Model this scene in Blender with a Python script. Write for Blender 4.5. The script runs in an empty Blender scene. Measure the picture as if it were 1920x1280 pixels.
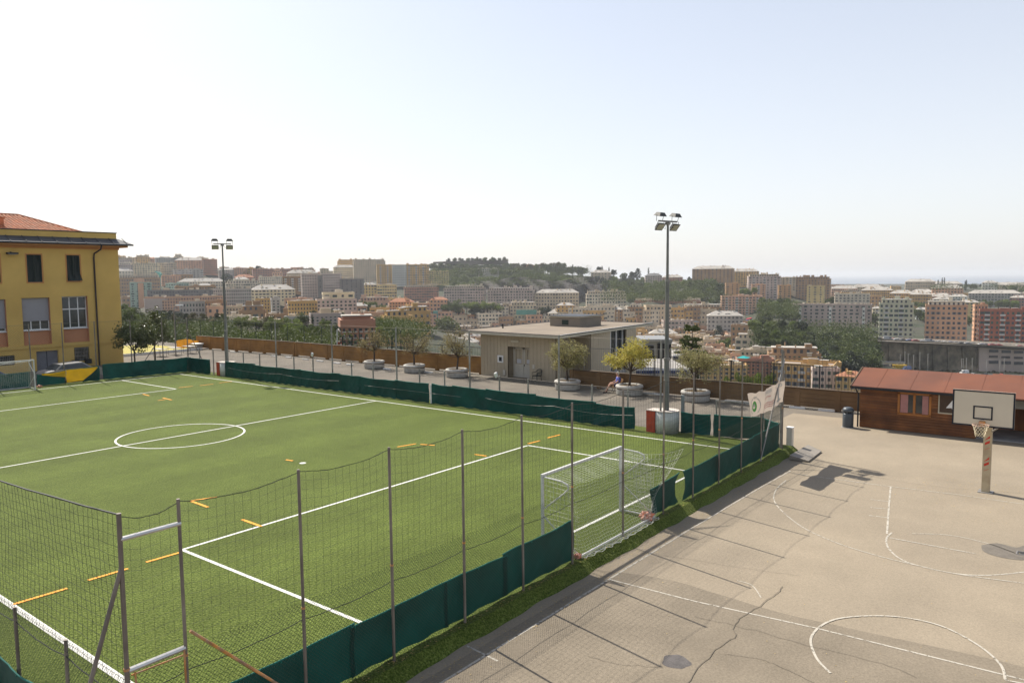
import bpy, bmesh, math, random
import numpy as np
from mathutils import Vector, Matrix
sc = bpy.context.scene
COL = sc.collection
rnd = random.Random(7)
R = math.radians

# ------------------------------------------------------------------ camera
F = 1426.0            # focal length, in pixels of a 1920 wide picture
EYE = 7.2
HEAD = R(37.95)       # heading, counter-clockwise from +X (X = across the pitch, Y = along it)
PITCH = math.atan(120.0 / F)
ROLL = math.atan(26 / 2951.0)
cf = Vector((math.cos(HEAD), math.sin(HEAD), 0)); cr = Vector((math.sin(HEAD), -math.cos(HEAD), 0))
def cam_dir(px, py):
    x = px - 960.0; y = 640.0 - py
    c, s = math.cos(-ROLL), math.sin(-ROLL)
    X = c*x - s*y; Y = s*x + c*y
    return cr*X + cf*(F*math.cos(PITCH) + Y*math.sin(PITCH)) + Vector((0, 0, -F*math.sin(PITCH) + Y*math.cos(PITCH)))
cam = bpy.data.cameras.new('camera'); camo = bpy.data.objects.new('camera', cam); COL.objects.link(camo)
cam.sensor_width = 36; cam.lens = F / 1920 * 36; cam.clip_end = 90000; cam.clip_start = 0.1
c_, s_ = math.cos(-ROLL), math.sin(-ROLL)
ax = cr*c_ + cf*(s_*math.sin(PITCH)) + Vector((0, 0, s_*math.cos(PITCH)))
ay = cr*(-s_) + cf*(c_*math.sin(PITCH)) + Vector((0, 0, c_*math.cos(PITCH)))
az = ax.cross(ay)
camo.matrix_world = Matrix(((ax.x, ay.x, az.x, 0), (ax.y, ay.y, az.y, 0), (ax.z, ay.z, az.z, EYE), (0, 0, 0, 1)))
sc.camera = camo

# ------------------------------------------------------------------ light
SUN_EL = R(47); SUN_AZ = R(78)          # sun stands at this angle counter-clockwise from +X
w = bpy.data.worlds.new('World'); sc.world = w; w.use_nodes = True
nt = w.node_tree; bg = nt.nodes['Background']
sky = nt.nodes.new('ShaderNodeTexSky'); sky.sky_type = 'NISHITA'; sky.sun_disc = False
sky.sun_elevation = SUN_EL; sky.sun_rotation = R(90) - SUN_AZ
sky.air_density = 1.0; sky.dust_density = 1.6; sky.ozone_density = 1.0; sky.altitude = 50
# a pale summer haze veils the whole sky evenly
veil = nt.nodes.new('ShaderNodeMix'); veil.data_type = 'RGBA'; veil.inputs[0].default_value = 0.56
veil.inputs[7].default_value = (7.3, 7.3, 7.5, 1); nt.links.new(sky.outputs[0], veil.inputs[6])
# the veil thins out with height above the horizon, as real haze does (longer path low down)
wc = nt.nodes.new('ShaderNodeTexCoord'); wx = nt.nodes.new('ShaderNodeSeparateXYZ'); nt.links.new(wc.outputs['Generated'], wx.inputs[0])
wm = nt.nodes.new('ShaderNodeMapRange'); wm.inputs[1].default_value = 0.10; wm.inputs[2].default_value = 0.75; wm.inputs[3].default_value = 0.62; wm.inputs[4].default_value = 0.10
nt.links.new(wx.outputs['Z'], wm.inputs[0]); nt.links.new(wm.outputs[0], veil.inputs[0])
nt.links.new(veil.outputs[2], bg.inputs[0]); bg.inputs[1].default_value = 0.10
sun = bpy.data.lights.new('sun', 'SUN'); sun.energy = 4.8; sun.angle = R(0.53); sun.color = (1, .94, .84)
so = bpy.data.objects.new('sun', sun); COL.objects.link(so)
sd = Vector((math.cos(SUN_EL)*math.cos(SUN_AZ), math.cos(SUN_EL)*math.sin(SUN_AZ), math.sin(SUN_EL)))
so.rotation_euler = sd.to_track_quat('Z', 'Y').to_euler(); so.location = sd*50 + Vector((20, 20, 0))
vs = sc.view_settings; vs.view_transform = 'Standard'; vs.look = 'None'; vs.gamma = 1; vs.exposure = 0.55
try: vs.use_curve_mapping = False
except Exception: pass
HAZE_DENSITY = 0.00010
sc.render.engine = 'CYCLES'
sc.cycles.max_bounces = 5; sc.cycles.transparent_max_bounces = 10; sc.cycles.volume_bounces = 0

# ------------------------------------------------------------------ point helpers
def P(px, py, z=0.0):                       # where the sight line meets the level z
    d = cam_dir(px, py); t = (z - EYE)/d.z; return Vector((d.x*t, d.y*t, z))
def A(px, py, D):                           # on the sight line, D metres ahead of the camera
    d = cam_dir(px, py); t = D/(d.dot(cf)); return Vector((d.x*t, d.y*t, EYE + d.z*t))
def PU(px, py, u):
    d = cam_dir(px, py); t = u/d.y; return Vector((d.x*t, u, EYE + d.z*t))
def PW(px, py, v):
    d = cam_dir(px, py); t = v/d.x; return Vector((v, d.y*t, EYE + d.z*t))

# ------------------------------------------------------------------ mesh helpers
class MB:
    def __init__(s): s.v = []; s.f = []; s.m = []
    def face(s, pts, mi=0):
        n = len(s.v); s.v += [tuple(p) for p in pts]; s.f.append(tuple(range(n, n+len(pts)))); s.m.append(mi)
    def hexa(s, p, mi=0):                    # 8 points: bottom ring then top ring
        n = len(s.v); s.v += [tuple(q) for q in p]
        for f in ((3,2,1,0),(4,5,6,7),(0,1,5,4),(1,2,6,5),(2,3,7,6),(3,0,4,7)):
            s.f.append(tuple(n+i for i in f)); s.m.append(mi)
        return s
    def box(s, x0, x1, y0, y1, z0, z1, mi=0):
        return s.hexa([(x0,y0,z0),(x1,y0,z0),(x1,y1,z0),(x0,y1,z0),(x0,y0,z1),(x1,y0,z1),(x1,y1,z1),(x0,y1,z1)], mi)
    def cbox(s, c, sx, sy, sz, rz=0, mi=0):  # centred on c, turned about z
        ca, sa = math.cos(rz), math.sin(rz); p = []
        for dz in (-sz/2, sz/2):
            for dx, dy in ((-sx/2,-sy/2),(sx/2,-sy/2),(sx/2,sy/2),(-sx/2,sy/2)):
                p.append((c[0]+dx*ca-dy*sa, c[1]+dx*sa+dy*ca, c[2]+dz))
        return s.hexa(p, mi)
    def bar(s, a, b, w, h, mi=0, up=(0,0,1)):
        a, b = Vector(a), Vector(b); d = (b-a).normalized(); x = d.cross(Vector(up))
        if x.length < 1e-4: x = d.cross(Vector((1,0,0)))
        x.normalize(); y = x.cross(d).normalized(); x *= w/2; y *= h/2
        return s.hexa([a-x-y, a+x-y, a+x+y, a-x+y, b-x-y, b+x-y, b+x+y, b-x+y], mi)
    def tube(s, pts, r, n=6, mi=0, cap=True):
        pts = [Vector(p) for p in pts]; k = len(pts); rr = r if isinstance(r, (list, tuple)) else [r]*k
        base = len(s.v); pu = None
        for i, p in enumerate(pts):
            d = (pts[min(i+1, k-1)] - pts[max(i-1, 0)]).normalized()
            if pu is None:
                pu = d.cross(Vector((0,0,1)))
                if pu.length < 1e-3: pu = d.cross(Vector((1,0,0)))
            u = (pu - d*pu.dot(d)).normalized(); pu = u; v = d.cross(u)
            for j in range(n):
                a = 2*math.pi*j/n; s.v.append(tuple(p + (u*math.cos(a) + v*math.sin(a))*rr[i]))
        for i in range(k-1):
            for j in range(n):
                a = base+i*n+j; b = base+i*n+(j+1) % n; s.f.append((a, b, b+n, a+n)); s.m.append(mi)
        if cap:
            s.f.append(tuple(base+j for j in reversed(range(n)))); s.f.append(tuple(base+(k-1)*n+j for j in range(n))); s.m += [mi, mi]
        return s
    def lathe(s, prof, c, n=24, mi=0, close=True):
        b = len(s.v); k = len(prof)
        for r, z in prof:
            for j in range(n):
                a = 2*math.pi*j/n; s.v.append((c[0]+r*math.cos(a), c[1]+r*math.sin(a), c[2]+z))
        for i in range(k-1):
            for j in range(n):
                p = b+i*n+j; q = b+i*n+(j+1) % n; s.f.append((p, q, q+n, p+n)); s.m.append(mi)
        if close:
            s.f.append(tuple(b+j for j in reversed(range(n)))); s.f.append(tuple(b+(k-1)*n+j for j in range(n))); s.m += [mi, mi]
        return s
    def grid(s, fn, nu, nv, mi=0):
        b = len(s.v)
        for i in range(nu+1):
            for j in range(nv+1): s.v.append(tuple(fn(i/nu, j/nv)))
        for i in range(nu):
            for j in range(nv):
                p = b+i*(nv+1)+j; s.f.append((p, p+nv+1, p+nv+2, p+1)); s.m.append(mi)
        return s
    def mesh(s, name, mats, smooth=False):
        me = bpy.data.meshes.new(name); me.from_pydata(s.v, [], s.f)
        for m in (mats if isinstance(mats, (list, tuple)) else [mats]): me.materials.append(m)
        if any(s.m): me.polygons.foreach_set('material_index', s.m)
        if smooth: me.polygons.foreach_set('use_smooth', [True]*len(s.f))
        me.update(); return me
    def build(s, name, mats, parent=None, smooth=False, kind=None, label=None):
        return link(name, s.mesh(name, mats, smooth), parent, kind, label)
def link(name, me, parent=None, kind=None, label=None):
    o = bpy.data.objects.new(name, me); COL.objects.link(o)
    if parent is not None:
        o.parent = parent; o.matrix_parent_inverse = Matrix.Translation(-parent.location) if parent.rotation_euler.z == 0 else parent.matrix_basis.inverted()
    if kind: o['kind'] = kind
    if label: o['label'] = label
    return o
def tag(o, label, cat, group=None):
    o['label'] = label; o['category'] = cat
    if group: o['group'] = group
    return o
def thing(name, label, cat, loc=(0,0,0), rz=0, group=None):
    o = bpy.data.objects.new(name, None); COL.objects.link(o); o.empty_display_size = .2
    o.location = loc; o.rotation_euler.z = rz; return tag(o, label, cat, group)
def local(name, mb, mats, parent, smooth=False, kind=None, label=None):    # mesh given in the parent's own frame
    o = mb.build(name, mats, None, smooth, kind, label); o.parent = parent; return o
def copy_tree(o, parent=None):
    c = o.copy(); COL.objects.link(c)
    if parent is not None: c.parent = parent
    for ch in [x for x in o.children]: copy_tree(ch, c)
    return c

# ------------------------------------------------------------------ materials
MATS = {}
def nn(t, k, **kw):
    n = t.nodes.new(k)
    for a, b in kw.items(): setattr(n, a, b)
    return n
def pm(name, col, rough=.8, var=.12, scale=1.5, bump=0.0, bscale=None, metal=0, spec=.4, col2=None, thr=.5, sharp=.12, scale2=.4, objrand=0, fine=0, coords='Generated'):
    if name in MATS: return MATS[name]
    m = bpy.data.materials.new(name); m.use_nodes = True; t = m.node_tree; b = t.nodes['Principled BSDF']
    b.inputs['Roughness'].default_value = rough; b.inputs['Metallic'].default_value = metal; b.inputs['Specular IOR Level'].default_value = spec
    geo = nn(t, 'ShaderNodeNewGeometry')
    n1 = nn(t, 'ShaderNodeTexNoise'); n1.inputs['Scale'].default_value = scale; n1.inputs['Detail'].default_value = 5
    t.links.new(geo.outputs['Position'], n1.inputs['Vector'])
    mr = nn(t, 'ShaderNodeMapRange'); mr.inputs[1].default_value = .3; mr.inputs[2].default_value = .7
    mr.inputs[3].default_value = 1-var; mr.inputs[4].default_value = 1+var
    t.links.new(n1.outputs['Fac'], mr.inputs[0])
    base = None
    if col2:
        n2 = nn(t, 'ShaderNodeTexNoise'); n2.inputs['Scale'].default_value = scale2; n2.inputs['Detail'].default_value = 6
        t.links.new(geo.outputs['Position'], n2.inputs['Vector'])
        m2 = nn(t, 'ShaderNodeMapRange'); m2.inputs[1].default_value = thr-sharp; m2.inputs[2].default_value = thr+sharp
        t.links.new(n2.outputs['Fac'], m2.inputs[0])
        mx = nn(t, 'ShaderNodeMix', data_type='RGBA'); mx.inputs[6].default_value = (*col, 1); mx.inputs[7].default_value = (*col2, 1)
        t.links.new(m2.outputs[0], mx.inputs[0]); base = mx.outputs[2]
    vm = nn(t, 'ShaderNodeVectorMath', operation='MULTIPLY')
    if base is not None: t.links.new(base, vm.inputs[0])
    else: vm.inputs[0].default_value = col
    t.links.new(mr.outputs[0], vm.inputs[1]); out = vm.outputs[0]
    if objrand:
        oi = nn(t, 'ShaderNodeObjectInfo'); m3 = nn(t, 'ShaderNodeMapRange'); m3.inputs[3].default_value = 1-objrand; m3.inputs[4].default_value = 1+objrand
        t.links.new(oi.outputs['Random'], m3.inputs[0])
        v2 = nn(t, 'ShaderNodeVectorMath', operation='MULTIPLY'); t.links.new(out, v2.inputs[0]); t.links.new(m3.outputs[0], v2.inputs[1]); out = v2.outputs[0]
    if fine:
        nf = nn(t, 'ShaderNodeTexNoise'); nf.inputs['Scale'].default_value = fine; nf.inputs['Detail'].default_value = 2
        t.links.new(geo.outputs['Position'], nf.inputs['Vector'])
        m4 = nn(t, 'ShaderNodeMapRange'); m4.inputs[1].default_value = .25; m4.inputs[2].default_value = .75; m4.inputs[3].default_value = .84; m4.inputs[4].default_value = 1.16
        t.links.new(nf.outputs['Fac'], m4.inputs[0])
        v2 = nn(t, 'ShaderNodeVectorMath', operation='MULTIPLY'); t.links.new(out, v2.inputs[0]); t.links.new(m4.outputs[0], v2.inputs[1]); out = v2.outputs[0]
    t.links.new(out, b.inputs['Base Color'])
    if bump:
        nb = nn(t, 'ShaderNodeTexNoise'); nb.inputs['Scale'].default_value = bscale or scale*8; nb.inputs['Detail'].default_value = 4
        t.links.new(geo.outputs['Position'], nb.inputs['Vector'])
        bp = nn(t, 'ShaderNodeBump'); bp.inputs['Strength'].default_value = bump; bp.inputs['Distance'].default_value = .02
        t.links.new(nb.outputs['Fac'], bp.inputs['Height']); t.links.new(bp.outputs[0], b.inputs['Normal'])
    MATS[name] = m; return m
def leafmat(name, c1, c2, trans=.35, scale=.6, rough=.6, objrand=.18):
    if name in MATS: return MATS[name]
    m = bpy.data.materials.new(name); m.use_nodes = True; t = m.node_tree; b = t.nodes['Principled BSDF']
    b.inputs['Roughness'].default_value = rough; b.inputs['Specular IOR Level'].default_value = .25
    tc = nn(t, 'ShaderNodeNewGeometry'); n1 = nn(t, 'ShaderNodeTexNoise'); n1.inputs['Scale'].default_value = scale; n1.inputs['Detail'].default_value = 4
    t.links.new(tc.outputs['Position'], n1.inputs['Vector'])
    mr = nn(t, 'ShaderNodeMapRange'); mr.inputs[1].default_value = .32; mr.inputs[2].default_value = .68; t.links.new(n1.outputs['Fac'], mr.inputs[0])
    mx = nn(t, 'ShaderNodeMix', data_type='RGBA'); mx.inputs[6].default_value = (*c1, 1); mx.inputs[7].default_value = (*c2, 1); t.links.new(mr.outputs[0], mx.inputs[0])
    oi = nn(t, 'ShaderNodeObjectInfo'); m3 = nn(t, 'ShaderNodeMapRange'); m3.inputs[3].default_value = 1-objrand; m3.inputs[4].default_value = 1+objrand
    t.links.new(oi.outputs['Random'], m3.inputs[0])
    v2 = nn(t, 'ShaderNodeVectorMath', operation='MULTIPLY'); t.links.new(mx.outputs[2], v2.inputs[0]); t.links.new(m3.outputs[0], v2.inputs[1])
    t.links.new(v2.outputs[0], b.inputs['Base Color'])
    tr = nn(t, 'ShaderNodeBsdfTranslucent'); t.links.new(v2.outputs[0], tr.inputs['Color'])
    ms = nn(t, 'ShaderNodeMixShader'); ms.inputs[0].default_value = trans
    t.links.new(b.outputs[0], ms.inputs[1]); t.links.new(tr.outputs[0], ms.inputs[2]); t.links.new(ms.outputs[0], t.nodes['Material Output'].inputs['Surface'])
    MATS[name] = m; return m
def clothmat(name, col, trans=.3, rough=.7, var=.15, scale=2.0):
    m = leafmat(name, tuple(x*(1-var) for x in col), tuple(x*(1+var) for x in col), trans, scale, rough, .06); return m
def glassmat(name, col=(.02,.025,.03), rough=.08):
    return pm(name, col, rough, .1, 1.0, spec=.8)

def wornline(name, col, thr=.42, sc_=9.0):
    m = pm(name, col, .8, .08, 3)
    t = m.node_tree; b = t.nodes['Principled BSDF']; geo = nn(t, 'ShaderNodeNewGeometry')
    n = nn(t, 'ShaderNodeTexNoise'); n.inputs['Scale'].default_value = sc_; n.inputs['Detail'].default_value = 8; n.inputs['Roughness'].default_value = .75
    t.links.new(geo.outputs['Position'], n.inputs['Vector'])
    mr = nn(t, 'ShaderNodeMapRange'); mr.inputs[1].default_value = thr-.06; mr.inputs[2].default_value = thr+.06; t.links.new(n.outputs['Fac'], mr.inputs[0])
    tr = nn(t, 'ShaderNodeBsdfTransparent'); ms = nn(t, 'ShaderNodeMixShader')
    t.links.new(mr.outputs[0], ms.inputs[0]); t.links.new(tr.outputs[0], ms.inputs[1]); t.links.new(b.outputs[0], ms.inputs[2])
    t.links.new(ms.outputs[0], t.nodes['Material Output'].inputs['Surface']); return m

M_steel = pm('galvanised_steel', (.20,.185,.17), .55, .18, 3, metal=.3, col2=(.30,.29,.27), scale2=2)
M_brownsteel = pm('weathered_post', (.15,.125,.105), .6, .2, 2.5, metal=.2, col2=(.22,.19,.16), scale2=1.2)
M_galv = pm('shiny_galvanised_rail', (.55,.54,.52), .35, .12, 3, metal=.85)
M_rust = pm('rusty_steel', (.55,.24,.06), .8, .3, 6, col2=(.34,.22,.14), scale2=5)
M_whitebar = pm('white_painted_steel', (.60,.59,.56), .4, .06, 3)
M_wire = pm('chain_link_wire', (.035,.05,.03), .5, .1, 3)
M_cord = pm('black_cord', (.03,.034,.028), .7, .1, 3)
M_white = pm('white_paint', (.72,.71,.68), .6, .08, 3)
M_tarp = clothmat('green_tarpaulin', (.003,.050,.043), .14, .45, .28, 1.1)
M_tarpin = M_tarp
M_conc = pm('concrete', (.36,.34,.31), .9, .16, 2, .2, 20, col2=(.27,.25,.23), scale2=1.5)
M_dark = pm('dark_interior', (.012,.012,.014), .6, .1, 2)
M_glass = glassmat('window_glass')
M_black = pm('black_paint', (.015,.017,.02), .45, .1, 3)
CZ = -0.22            # level of the asphalt; the artificial turf is at 0
# ------------------------------------------------------------------ ground
def turfmat():
    m = bpy.data.materials.new('artificial_turf'); m.use_nodes = True; t = m.node_tree; b = t.nodes['Principled BSDF']; geo = nn(t, 'ShaderNodeNewGeometry')
    def noise(sc_, det, vec=None, stretch=None):
        n = nn(t, 'ShaderNodeTexNoise'); n.inputs['Scale'].default_value = sc_; n.inputs['Detail'].default_value = det
        if stretch:
            v = nn(t, 'ShaderNodeVectorMath', operation='MULTIPLY'); v.inputs[1].default_value = stretch; t.links.new(geo.outputs['Position'], v.inputs[0]); t.links.new(v.outputs[0], n.inputs['Vector'])
        else: t.links.new(geo.outputs['Position'], n.inputs['Vector'])
        return n.outputs['Fac']
    def ramp(src, lo, hi, a, b_):
        r = nn(t, 'ShaderNodeMapRange'); r.inputs[1].default_value = lo; r.inputs[2].default_value = hi; r.inputs[3].default_value = a; r.inputs[4].default_value = b_; t.links.new(src, r.inputs[0]); return r.outputs[0]
    def mul(a, b_):
        v = nn(t, 'ShaderNodeVectorMath', operation='MULTIPLY'); t.links.new(a, v.inputs[0]); t.links.new(b_, v.inputs[1]); return v.outputs[0]
    tuft = ramp(noise(24, 3, stretch=(1, .7, 1)), .36, .64, 0, 1); mx = nn(t, 'ShaderNodeMix', data_type='RGBA'); t.links.new(tuft, mx.inputs[0])
    mx.inputs[6].default_value = (.040,.062,.008,1); mx.inputs[7].default_value = (.124,.154,.034,1)
    c = mul(mx.outputs[2], ramp(noise(45, 2), .35, .65, .6, 1.4))
    c = mul(c, ramp(noise(.35, 4), .3, .7, .86, 1.14)); c = mul(c, ramp(noise(2.2, 3), .3, .7, .90, 1.10))
    w_ = nn(t, 'ShaderNodeTexWave'); w_.bands_direction = 'Y'; w_.inputs['Scale'].default_value = .085; w_.inputs['Distortion'].default_value = .4; t.links.new(geo.outputs['Position'], w_.inputs['Vector'])
    c = mul(c, ramp(w_.outputs['Fac'], .35, .65, .955, 1.045))
    # worn, sandy areas in front of the goals and round the penalty spots
    t.links.new(c, b.inputs['Base Color']); b.inputs['Roughness'].default_value = .8; b.inputs['Specular IOR Level'].default_value = .04
    b.inputs['Sheen Weight'].default_value = .2; b.inputs['Sheen Roughness'].default_value = .38; b.inputs['Sheen Tint'].default_value = (.80,.83,.42,1)
    bp = nn(t, 'ShaderNodeBump'); bp.inputs['Strength'].default_value = .8; bp.inputs['Distance'].default_value = .05
    t.links.new(noise(20, 3, stretch=(1, .5, 1)), bp.inputs['Height']); t.links.new(bp.outputs[0], b.inputs['Normal']); return m
M_turf = turfmat()
M_asph = pm('sun_bleached_asphalt', (.290,.240,.174), .9, .06, .7, .25, 60, col2=(.250,.208,.153), thr=.56, sharp=.14, scale2=.22, fine=30, spec=.2)
M_asph2 = pm('old_coarse_asphalt', (.228,.190,.140), .92, .10, .9, .45, 45, col2=(.198,.165,.122), thr=.5, sharp=.2, scale2=.35, fine=22, spec=.2)
M_asph3 = pm('promenade_asphalt', (.185,.160,.128), .92, .10, .9, .3, 45, col2=(.145,.126,.102), thr=.52, sharp=.12, scale2=.3, fine=22, spec=.2)
turf = MB().grid(lambda s, t: (4.35+27.95*s, (57.9, 10.16, 9.90+.03*math.sin(s*61)+.02*math.sin(s*137))[2-round(t*2)], (0, 0, -.215)[2-round(t*2)]), 160, 2)
turf.box(4.35, 32.3, 10.2, 57.9, -.05, -.004); turf = turf.build('artificial_turf', M_turf, kind='structure')
MB().box(4.35, 32.3, 10.25, 57.9, -.6, -.052).build('pitch_base', pm('dark_kerb_soil', (.06,.058,.035), .95, .3, 6, .6, 30), kind='structure')
court = MB().box(-30, 44.0, -40, 10.3, -1.2, CZ).box(31.2, 41.3, 10.3, 13.0, -1.2, CZ).build('court_asphalt', M_asph, kind='structure')
pr_ = MB()
pr_.box(31.2, 46.4, 13.0, 92, -1.2, CZ-.003); pr_.box(41.3, 46.4, 9.8, 13.0, -1.2, CZ-.003)
pr_.box(-40, 46.4, 57.6, 92, -1.2, CZ-.008)
pr_.build('promenade_asphalt', M_asph3, kind='structure')
MB().box(-30, 4.6, 9.8, 58, -1.2, CZ-.004).build('side_path', M_asph3, kind='structure')

M_line = wornline('worn_white_line', (.45,.41,.34), .43, 11)
M_line2 = wornline('faded_white_line', (.42,.38,.31), .43, 8)
M_tline = pm('turf_white_line', (.62,.61,.56), .8, .06, 5, fine=30)
M_oline = pm('turf_orange_line', (.75,.32,.02), .8, .08, 5, fine=30)
def strip(mb, pts, w, z, closed=False):
    pts = [Vector((p[0], p[1], 0)) for p in pts]; k = len(pts); L = []; Rr = []
    for i in range(k):
        a = pts[i-1] if (i or closed) else pts[i]; b = pts[(i+1) % k] if (i < k-1 or closed) else pts[i]
        d = (b-a).normalized(); n = Vector((-d.y, d.x, 0))*w/2; L.append(pts[i]+n); Rr.append(pts[i]-n)
    for i in range(k if closed else k-1):
        j = (i+1) % k
        mb.face([(L[i].x, L[i].y, z), (Rr[i].x, Rr[i].y, z), (Rr[j].x, Rr[j].y, z), (L[j].x, L[j].y, z)])
def arc(cx, cy, r, a0, a1, n=40, ry=None):
    return [(cx+r*math.cos(a0+(a1-a0)*i/n), cy+(ry or r)*math.sin(a0+(a1-a0)*i/n)) for i in range(n+1)]
def line(pts, w, z, m, parent, name='painted_line', closed=False):
    mb = MB(); strip(mb, pts, w, z, closed); return mb.build(name, m, parent)
T = .006
VN, VF, UN, UFr = 6.06, 30.15, 11.6, 56.1
line([(VN-.05, UN), (VF+.05, UN)], .10, T, M_tline, turf)
line([(VN-.05, UFr), (VF+.05, UFr)], .10, T, M_tline, turf)
line([(VN, UN+.05), (VN, UFr-.05)], .15, T, M_tline, turf)
line([(VF, UN+.05), (VF, UFr-.05)], .10, T, M_tline, turf)
line([(VN+.08, 33.6), (VF-.05, 33.75)], .10, T, M_tline, turf)
line([(VF*.5+VN*.5+2.75*math.cos(a*math.pi/36), 33.7+2.78*math.sin(a*math.pi/36)) for a in range(72)], .09, T+.004, M_tline, turf, closed=True)
for ua, ub in ((UN+.05, 19.3), (48.5, UFr-.05)):
    line([(10.2, ua), (10.2, ub)], .10, T, M_tline, turf); line([(25.8, ua), (25.8, ub)], .10, T, M_tline, turf)
line([(10.25, 19.25), (25.75, 19.3)], .10, T, M_tline, turf)
line([(10.25, 48.5), (25.75, 48.5)], .10, T, M_tline, turf)
MB().lathe([(.13, 0), (.13, .004)], (18.1, 24.6, T), 14).build('painted_spot', M_tline, turf)
def oseg(a, b): line([a, b], .10, T+.008, M_oline, turf, 'painted_dash')
for a, b in (((25,1133),(126,1103)), ((165,1088),(240,1066)), ((274,1054),(340,1035)), ((990,832),(1013,826)), ((1027,821),(1050,815)), ((890,852),(912,855)),
             ((357,939),(407,932)), ((357,939),(390,951)), ((454,974),(490,987)), ((788,833),(815,835)), ((745,838),(780,832)), ((536,862),(549,864)),
             ((335,727),(361,724)), ((375,723),(400,720)), ((411,718),(435,715)), ((268,739),(280,742)), ((305,746),(322,750)), ((296,751),(310,749))):
    pa, pb = P(*a), P(*b); oseg((pa.x, pa.y), (pb.x, pb.y))
# court markings (points read in the pitch frame, metres)
CT = CZ + .005
def Cp(*l): return [(P(x, y, CZ).x, P(x, y, CZ).y) for x, y in l]
def cline(pts, w=.05, m=None, z=CT): return line(pts, w, z, m or M_line, court, 'court_line')
sv = 9.33
cline([(8.2, sv), (12.0, sv), (20.3, sv), (26.0, 9.25), (28.9, 9.15)], .055)
cline([(11.1, 9.9), (11.0, 9.0)], .05)
cline([(28.55, 8.9), (28.75, 5.6), (29.0, 3.6), (29.05, -3.0)], .05, M_line2, CT+.001)
cline(Cp((1670,912),(1667,945),(1663,1000)), .055)
for a, b in (((1632,936),(1668,940)), ((1632,951),(1666,954)), ((1629,966),(1664,970))): cline(Cp(a, b), .045)
def smooth(pts, n=8):
    out = []
    for i in range(len(pts)-1):
        p0 = pts[max(i-1, 0)]; p1 = pts[i]; p2 = pts[i+1]; p3 = pts[min(i+2, len(pts)-1)]
        for k in range(n):
            t = k/n
            out.append(tuple(.5*((2*p1[j]) + (-p0[j]+p2[j])*t + (2*p0[j]-5*p1[j]+4*p2[j]-p3[j])*t*t + (-p0[j]+3*p1[j]-3*p2[j]+p3[j])*t**3) for j in (0, 1)))
    return out + [pts[-1]]
cline(smooth(Cp((1474,900),(1454,920),(1455,945),(1500,985),(1565,1016),(1640,1040),(1700,1055),(1790,1075),(1920,1093)))+[(21.9,-1.2),(23.4,-2.9)], .045, M_line2, CT+.002)
cline(smooth(Cp((1672,998),(1662,1010),(1668,1030),(1700,1053),(1780,1073),(1850,1078),(1920,1072))) + [(22.9,.9),(23.6,1.0)], .05)
cline(smooth(Cp((1560+150,1000),(1780,1003),(1850,1018),(1912,1040))), .04, M_line2)
cline(Cp((1668,1008),(1830,1038)), .05, M_line, CT+.003)
cline([(15.75, 9.3), (15.82, 7.1), (16.1, 4.5), (16.25, 1.0), (16.4, -3)], .05, M_line, CT+.004)
cl = Cp((1557,1262),(1530,1232),(1521,1195),(1550,1167),(1600,1156),(1680,1156),(1760,1172),(1830,1207),(1875,1245),(1885,1275))
cline(smooth(cl) + [(16.2, .3), (15.3, .1)], .05, M_line, CT+.007)
cline(smooth(Cp((1382,1088),(1410,1097),(1427,1120))), .03, M_line2)
# older, coarser asphalt covering the near half of the court
edge = Cp((1090,1062),(1140,1070),(1250,1085),(1370,1120),(1500,1157),(1700,1200),(1920,1250)); edge = smooth(edge, 3)
pts = [(-10, 9.77)] + [(e[0]+rnd.uniform(-.03,.03), e[1]) for e in edge] + [(16.6, -12), (-10, -12)]
pts[1] = (pts[1][0], 9.6)
mb = MB(); z = CT-.001
mb.face([(x, y, z) for x, y in reversed(pts)]); mb.build('coarse_asphalt_patch', M_asph2, court)
for c in court.children:
    if c.name.startswith('court_line') : c.location.z += .001
M_patch = pm('fresh_asphalt_patch', (.10,.09,.085), .9, .2, 6, .6, 40, fine=40)
def blob(name, pts, z, m):
    mb = MB(); mb.face([(x, y, z) for x, y in pts]); return mb.build(name, m, court)
blob('round_patch', [(13.05+.27*math.cos(a)*(1+.1*math.sin(3*a)), 6.22+.27*math.sin(a)*(1+.1*math.cos(5*a))) for a in [i*math.pi/12 for i in range(24)]], CT+.001, M_patch)
M_patch2 = pm('repair_patch', (.15,.13,.105), .9, .15, 4, .4, 40, fine=30)
blob('drain_patch', list(reversed(smooth(Cp((1840,1022),(1870,1018),(1905,1026),(1925,1022),(1925,1048),(1880,1045),(1845,1034),(1840,1022)), 4)[:-1])), CT+.001, M_patch2)
d = thing('drain_cover', 'small dark iron drain cover in the round repair patch of the court', 'drain', P(1914, 1037, CZ))
local('cover', MB().cbox((0,0,.008), .30, .2, .016), M_steel, d)
gr = MB()
for i in range(5): gr.cbox((-.10+i*.05, 0, .0185), .022, .15, .005)
local('grate', gr, M_black, d)
M_crack = pm('asphalt_crack', (.14,.118,.09), .95, .2, 5)
def crack(pts, w, n=6):
    pts = smooth(pts, n); pts = [(x+rnd.uniform(-.035,.035), y+rnd.uniform(-.035,.035)) for x, y in pts]
    mb = MB(); strip(mb, pts, w, CT+.0115); mb.build('crack', M_crack, court)
crack(Cp((1470,1100),(1432,1130),(1382,1165),(1375,1195),(1335,1225),(1285,1282)), .017)
crack(Cp((1355,1225),(1430,1238),(1490,1262),(1560,1300)), .010)
crack(Cp((1100,1230),(1170,1245),(1240,1250)), .008)
crack(Cp((1300,1155),(1400,1178),(1520,1212),(1640,1240),(1720,1270)), .010)
crack(Cp((1480,857),(1700,905),(1919,925)), .012)
crack(Cp((1180,1030),(1330,1055),(1500,1080)), .008)
M_slab = pm('grey_slab', (.27,.24,.20), .85, .12, 3, .2, 30)
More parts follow.
